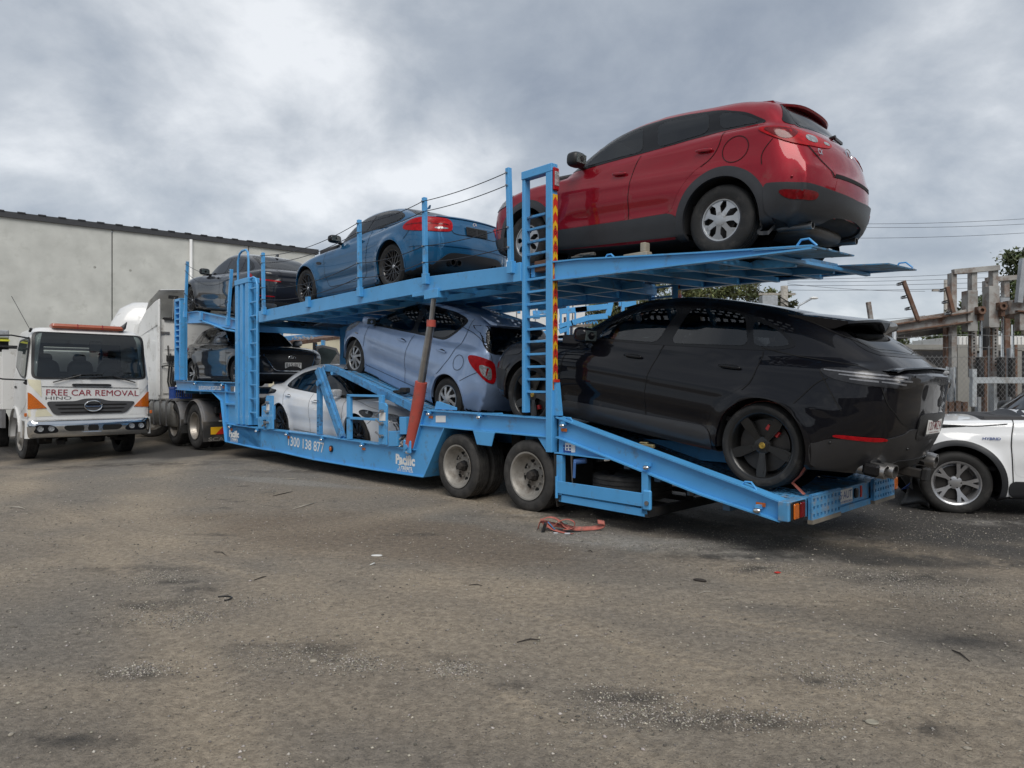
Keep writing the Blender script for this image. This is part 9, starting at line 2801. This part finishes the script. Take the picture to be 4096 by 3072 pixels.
def tree(name,label,x,y,h,crown,n=3500,leaf=.22,group=None,tone=(1,1,1),z0=0.0,trunk=True,seed=0,cat='tree'):
	"""crown: list of (dx, dy, z, rx, ry, rz) clumps"""
	rs = np.random.RandomState(seed + 11)
	root = empty(name,(x,y,z0),label=label,cat=cat,group=group)
	if trunk:
		b = MB().tube([(0,0,0),(.1,0,h * .25),(-.05,.05,h * .5),(.0,0,h * .8)],.1,8,radii=[h * .028,h * .022,h * .016,h * .006]); b.build('trunk',M_bark,root,smooth=True)
		for (dx,dy,cz,rx,ry,rz) in crown:
			MB().tube([(0,0,h * .32),(dx * .5,dy * .5,(h * .32 + cz) * .52),(dx,dy,cz)],.1,6,radii=[h * .014,h * .009,h * .003]).build('limb',M_bark,root,smooth=True)
	# sub clumps spread over each crown ellipsoid, leaves spread in each sub clump
	P = []; T = []
	tot = sum(c[3] * c[5] for c in crown)
	for (dx,dy,cz,rx,ry,rz) in crown:
		k = max(4,int(26 * (rx * rz / tot) * len(crown) ** .5))
		for _ in range(k):
			v = rs.randn(3); v /= np.linalg.norm(v); rr = rs.uniform(.35,1.0) ** .6
			c = np.array([dx,dy,cz]) + v * rr * np.array([rx,ry,rz])
			m = int(n / 26 * rs.uniform(.5,1.3) * (1 / len(crown)) * 2)
			s = rs.uniform(.16,.34) * min(rx,rz)
			q = rs.randn(m,3) * s * np.array([1.15,1.15,.7]) + c
			P.append(q); T.append(np.full(m,rs.uniform(.55,1.35)))
	P = np.concatenate(P); T = np.concatenate(T); m = len(P)
	T = T * rs.uniform(.7,1.3,m)
	a = rs.randn(m,3); a /= np.linalg.norm(a,axis=1)[:,None]
	bb_ = rs.randn(m,3); bb_[:,2] -= .5; bb_ = np.cross(a,bb_); bb_ /= np.linalg.norm(bb_,axis=1)[:,None]
	L_ = leaf * rs.uniform(.6,1.3,m)[:,None]
	V = np.stack([P - a * L_,P + bb_ * L_ * .38,P + a * L_,P - bb_ * L_ * .38],1).reshape(-1,3)
	Q_ = (np.arange(m)[:,None] * 4 + np.arange(4)[None])
	me = bpy.data.meshes.new('crown')
	me.vertices.add(len(V)); me.vertices.foreach_set('co',V.ravel()); me.loops.add(m * 4); me.loops.foreach_set('vertex_index',Q_.ravel().astype('i')); me.polygons.add(m); me.polygons.foreach_set('loop_start',np.arange(0,m * 4,4).astype('i')); me.update(calc_edges=True)
	at = me.color_attributes.new('tone','FLOAT_COLOR','POINT')
	cc = np.stack([T * tone[0] * rs.uniform(.85,1.2,m),T * tone[1],T * tone[2] * rs.uniform(.8,1.2,m),np.ones(m)],1)
	at.data.foreach_set('color',np.repeat(cc,4,0).astype('f').ravel())
	me.materials.append(M_leafA)
	o = link('crown',me,root); o['kind'] = 'stuff'
	return root

def build_trees():
	gp = None
	def at(px,py,Y): a = W(px,py,Y); return a
	Y = 45
	specs = [(2410,1235,'dense green tree at the left end of the row under the upper deck',1),(2560,1215,'tall gum tree second in the row beyond the second carrier',2),(2700,1205,'gum tree in the middle of the row above the black car roof',3),(2840,1195,'broad gum tree above the middle of the black car roof',4),(2990,1200,'gum tree just left of the timber power pole',5),(3095,1215,'thin spreading gum tree behind the timber power pole',6)]
	for px,py,lb,sd in specs:
		a = at(px,py,Y)
		top = a[2] + 1.9
		cr = [(rnd.uniform(-.6,.6),rnd.uniform(-.5,.5),top - 1.0,1.25,1.1,.8),(rnd.uniform(-1.2,-.4),0,top - 2.2,1.2,1.1,.9),(rnd.uniform(.4,1.2),.3,top - 2.0,1.2,1.0,.9),(0,0,top - 3.4,1.6,1.2,1.2)]
		if sd == 6: cr = [(.2,0,top - 1.5,.9,.7,.5),(.9,0,top - 2.2,.8,.7,.45),(-.5,0,top - 2.2,.8,.6,.7)]
		tree('gum_tree',lb,a[0],Y,top,cr,n=5200 if sd < 6 else 2200,leaf=.14,group='gum trees behind the carrier',seed=sd,tone=(1.15,1.05,.9))
	a = W(2460,1300,36); tree('shade_tree','dark bushy tree between the frames of the second carrier',a[0],36,4.6,[(0,0,3.6,1.5,1.2,1.2),(1.0,0,2.8,1.2,1,1)],n=4500,leaf=.13,seed=21,tone=(.95,.95,.8))
	a = W(3880,1200,30); tree('gum_tree','round crowned gum tree behind the rusty towers',a[0] + .1,30,5.2,[(-.4,0,4.55,.62,.5,.5),(.6,0,4.7,.55,.5,.55),(.1,.2,3.9,.75,.5,.5),(-1.0,0,3.6,.4,.4,.3)],n=3400,leaf=.10,seed=31,tone=(.85,.9,.8))
	a = W(4085,1100,24); tree('gum_tree','tall gum tree cut by the right edge of the photo',a[0] + .2,24,6.2,[(0,0,5.6,.75,.6,.55),(-.25,0,4.7,.7,.6,.5),(.4,0,5.2,.9,.6,.8)],n=4200,leaf=.10,seed=41,tone=(.8,.85,.75))
	# low scrub bank behind the headwall
	root = None
	cr = [(-1.6 + i * .75,rnd.uniform(-.4,.4),2.3 + .15 * (i % 3) + .035 * i,.65,.6,.75) for i in range(16)]
	t = tree('scrub','low green scrub along the bank behind the concrete headwall',W(3620,1400,24)[0],24,3,cr,n=30000,leaf=.085,trunk=False,seed=51,tone=(.9,1.0,.75),cat='scrub')
	cr = [(i * 1.6,0,3.9 + .2 * (i % 2) + .1 * i,1.2,.8,.8) for i in range(5)]
	tree('scrub','pale scrubby treetops on the skyline above the rusty deck beam',W(3700,1300,38)[0] - .6,38,4,cr,n=9000,leaf=.12,trunk=False,seed=61,tone=(1.1,1.15,.9),cat='scrub')

def build_services():
	Y = 38
	root = empty('power_pole',(0,0,0),label='pale timber power pole rising behind the black car',cat='power pole')
	a,c = W(3137,1000,Y),W(3137,1400,Y)
	MB().tube([(c[0],Y,0),(a[0],Y,6.8)],.2,10,radii=[.22,.19]).build('pole',M_pole,root,smooth=True)
	tr = MB().rng(a[0] - 1.3,a[0] - .45,Y - .3,Y + .3,5.7,6.25); tr.build('transformer',M_galv,root,bevel=.03); MB().rng(a[0] - 1.4,a[0] + .6,Y - .05,Y + .05,6.3,6.42).build('cross_arm',M_pole,root)
	for i in range(5): MB().tube([(a[0] + .15,Y - .2,4.9 + i * .25),(a[0] - .4,Y - .3,5.2 + i * .25)],.03,5).build('fitting',M_dark,root)
	p2 = empty('power_pole',(0,0,0),label='far green tinted power pole behind the leaning stakes',cat='power pole')
	a = W(3785,1120,55); MB().tube([(a[0],55,0),(a[0],55,a[2])],.2,8,radii=[.24,.17]).build('pole',M_pole,p2,smooth=True); MB().rng(a[0] - 1.1,a[0] + .5,54.9,55.1,a[2] - .9,a[2] - .75).build('cross_arm',M_pole,p2)
	for (y0,y1,Ya,Yb,px0,px1,nm) in ((893,868,30,30,3260,4200,'u'),(905,890,30,30,3260,4200,'m'),(950,925,30,30,3200,4200,'l'),
									  (1118,1075,45,45,3150,4200,'a'),(1128,1098,45,45,3150,4200,'b'),(1142,1118,45,45,3150,4200,'c'),(1160,1140,45,45,3150,4200,'d'),(1135,1165,45,45,3150,3700,'e'),(1275,1262,45,45,3400,3700,'f')):
		n = 12; pts = []
		A,Bq = Vector(W(px0,y0,Ya)),Vector(W(px1,y1,Yb))
		for i in range(n + 1):
			t = i / n; p = A.lerp(Bq,t); p.z -= .25 * 4 * t * (1 - t) * .5; pts.append(p)
		o = MB().tube(pts,.008 if Ya < 40 else .012,4).build('power_line',M_cable,smooth=True)
		pos = {'u': 'uppermost wire of the three crossing the sky right of the red car','m': 'middle wire of the three crossing the sky right of the red car','l': 'lowest wire of the three crossing the sky right of the red car','a': 'topmost wire of the bundle running right from the timber power pole','b': 'second wire down running right from the timber power pole','c': 'third wire down running right from the timber power pole','d': 'fourth wire down running right from the timber power pole','e': 'slack wire sagging between the timber pole and the far pole','f': 'lowest thin wire just over the rusty deck beam'}[nm]
		tag(o,pos,'power line','overhead wires')
	sl = empty('street_lamp',(0,0,0),label='street lamp on a slanting arm above the black car spoiler',cat='street lamp')
	Yl = 34
	MB().tube([W(3190,1500,Yl),W(3190,1240,Yl),W(3196,1222,Yl),W(3245,1195,Yl)],.05,8).build('lamp_pole',M_galv,sl,smooth=True); e = W(3256,1192,Yl); ellipsoid(e,(.22,.1,.07),12,8).build('lamp_head',M_truckwhite,sl,smooth=True)

def build_behind():
	"""gum trees and an added shed behind the photographer: only their reflection is seen"""
	root = empty('reflected_shed',(0,-19,0),label='long dark unseen shed behind the camera, sized for its reflection in the cars',cat='shed')  # unseen shed, added and sized to darken reflections in the car sides
	MB().rng(-42,26,-8,0,0,4.4).build('wall',M_flash,root); MB().prism([(-43,4.4),(27,4.4),(27,4.7),(-43,4.7)],-9,.6).build('roof',M_flash,root)
	for i in range(6): MB().rng(-31 + i * 8,-27 + i * 8,.0,.06,0,3.6).build('roller_door',M_rustgrey,root)
	for k,(x,y) in enumerate(((22,-20),(29,-12),(34,0),(-36,-12))):
		tree('gum_tree',['bushy gum tree behind the camera beside the shed','second gum tree from the shed behind the camera','gum tree far out to the right of the yard','gum tree out to the left behind the camera'][k],x,y,8,[(0,0,6,3,3,2),(1.5,1,4.5,2.5,2.5,1.8)],n=3500,leaf=.4,seed=80 + k)

build_warehouse(); build_cream_wall(); build_second_carrier(); build_wrecks(); build_rust_yard(); build_fence(); build_trees(); build_services(); build_behind()
for f in (build_red_crossover,build_black_suv,build_blue_coupe,build_lilac_hatch,build_white_sedan,build_grey_hatch,build_black_sedan,build_white_suv): f()
for sh in PENDING: sh.cut_and_build()
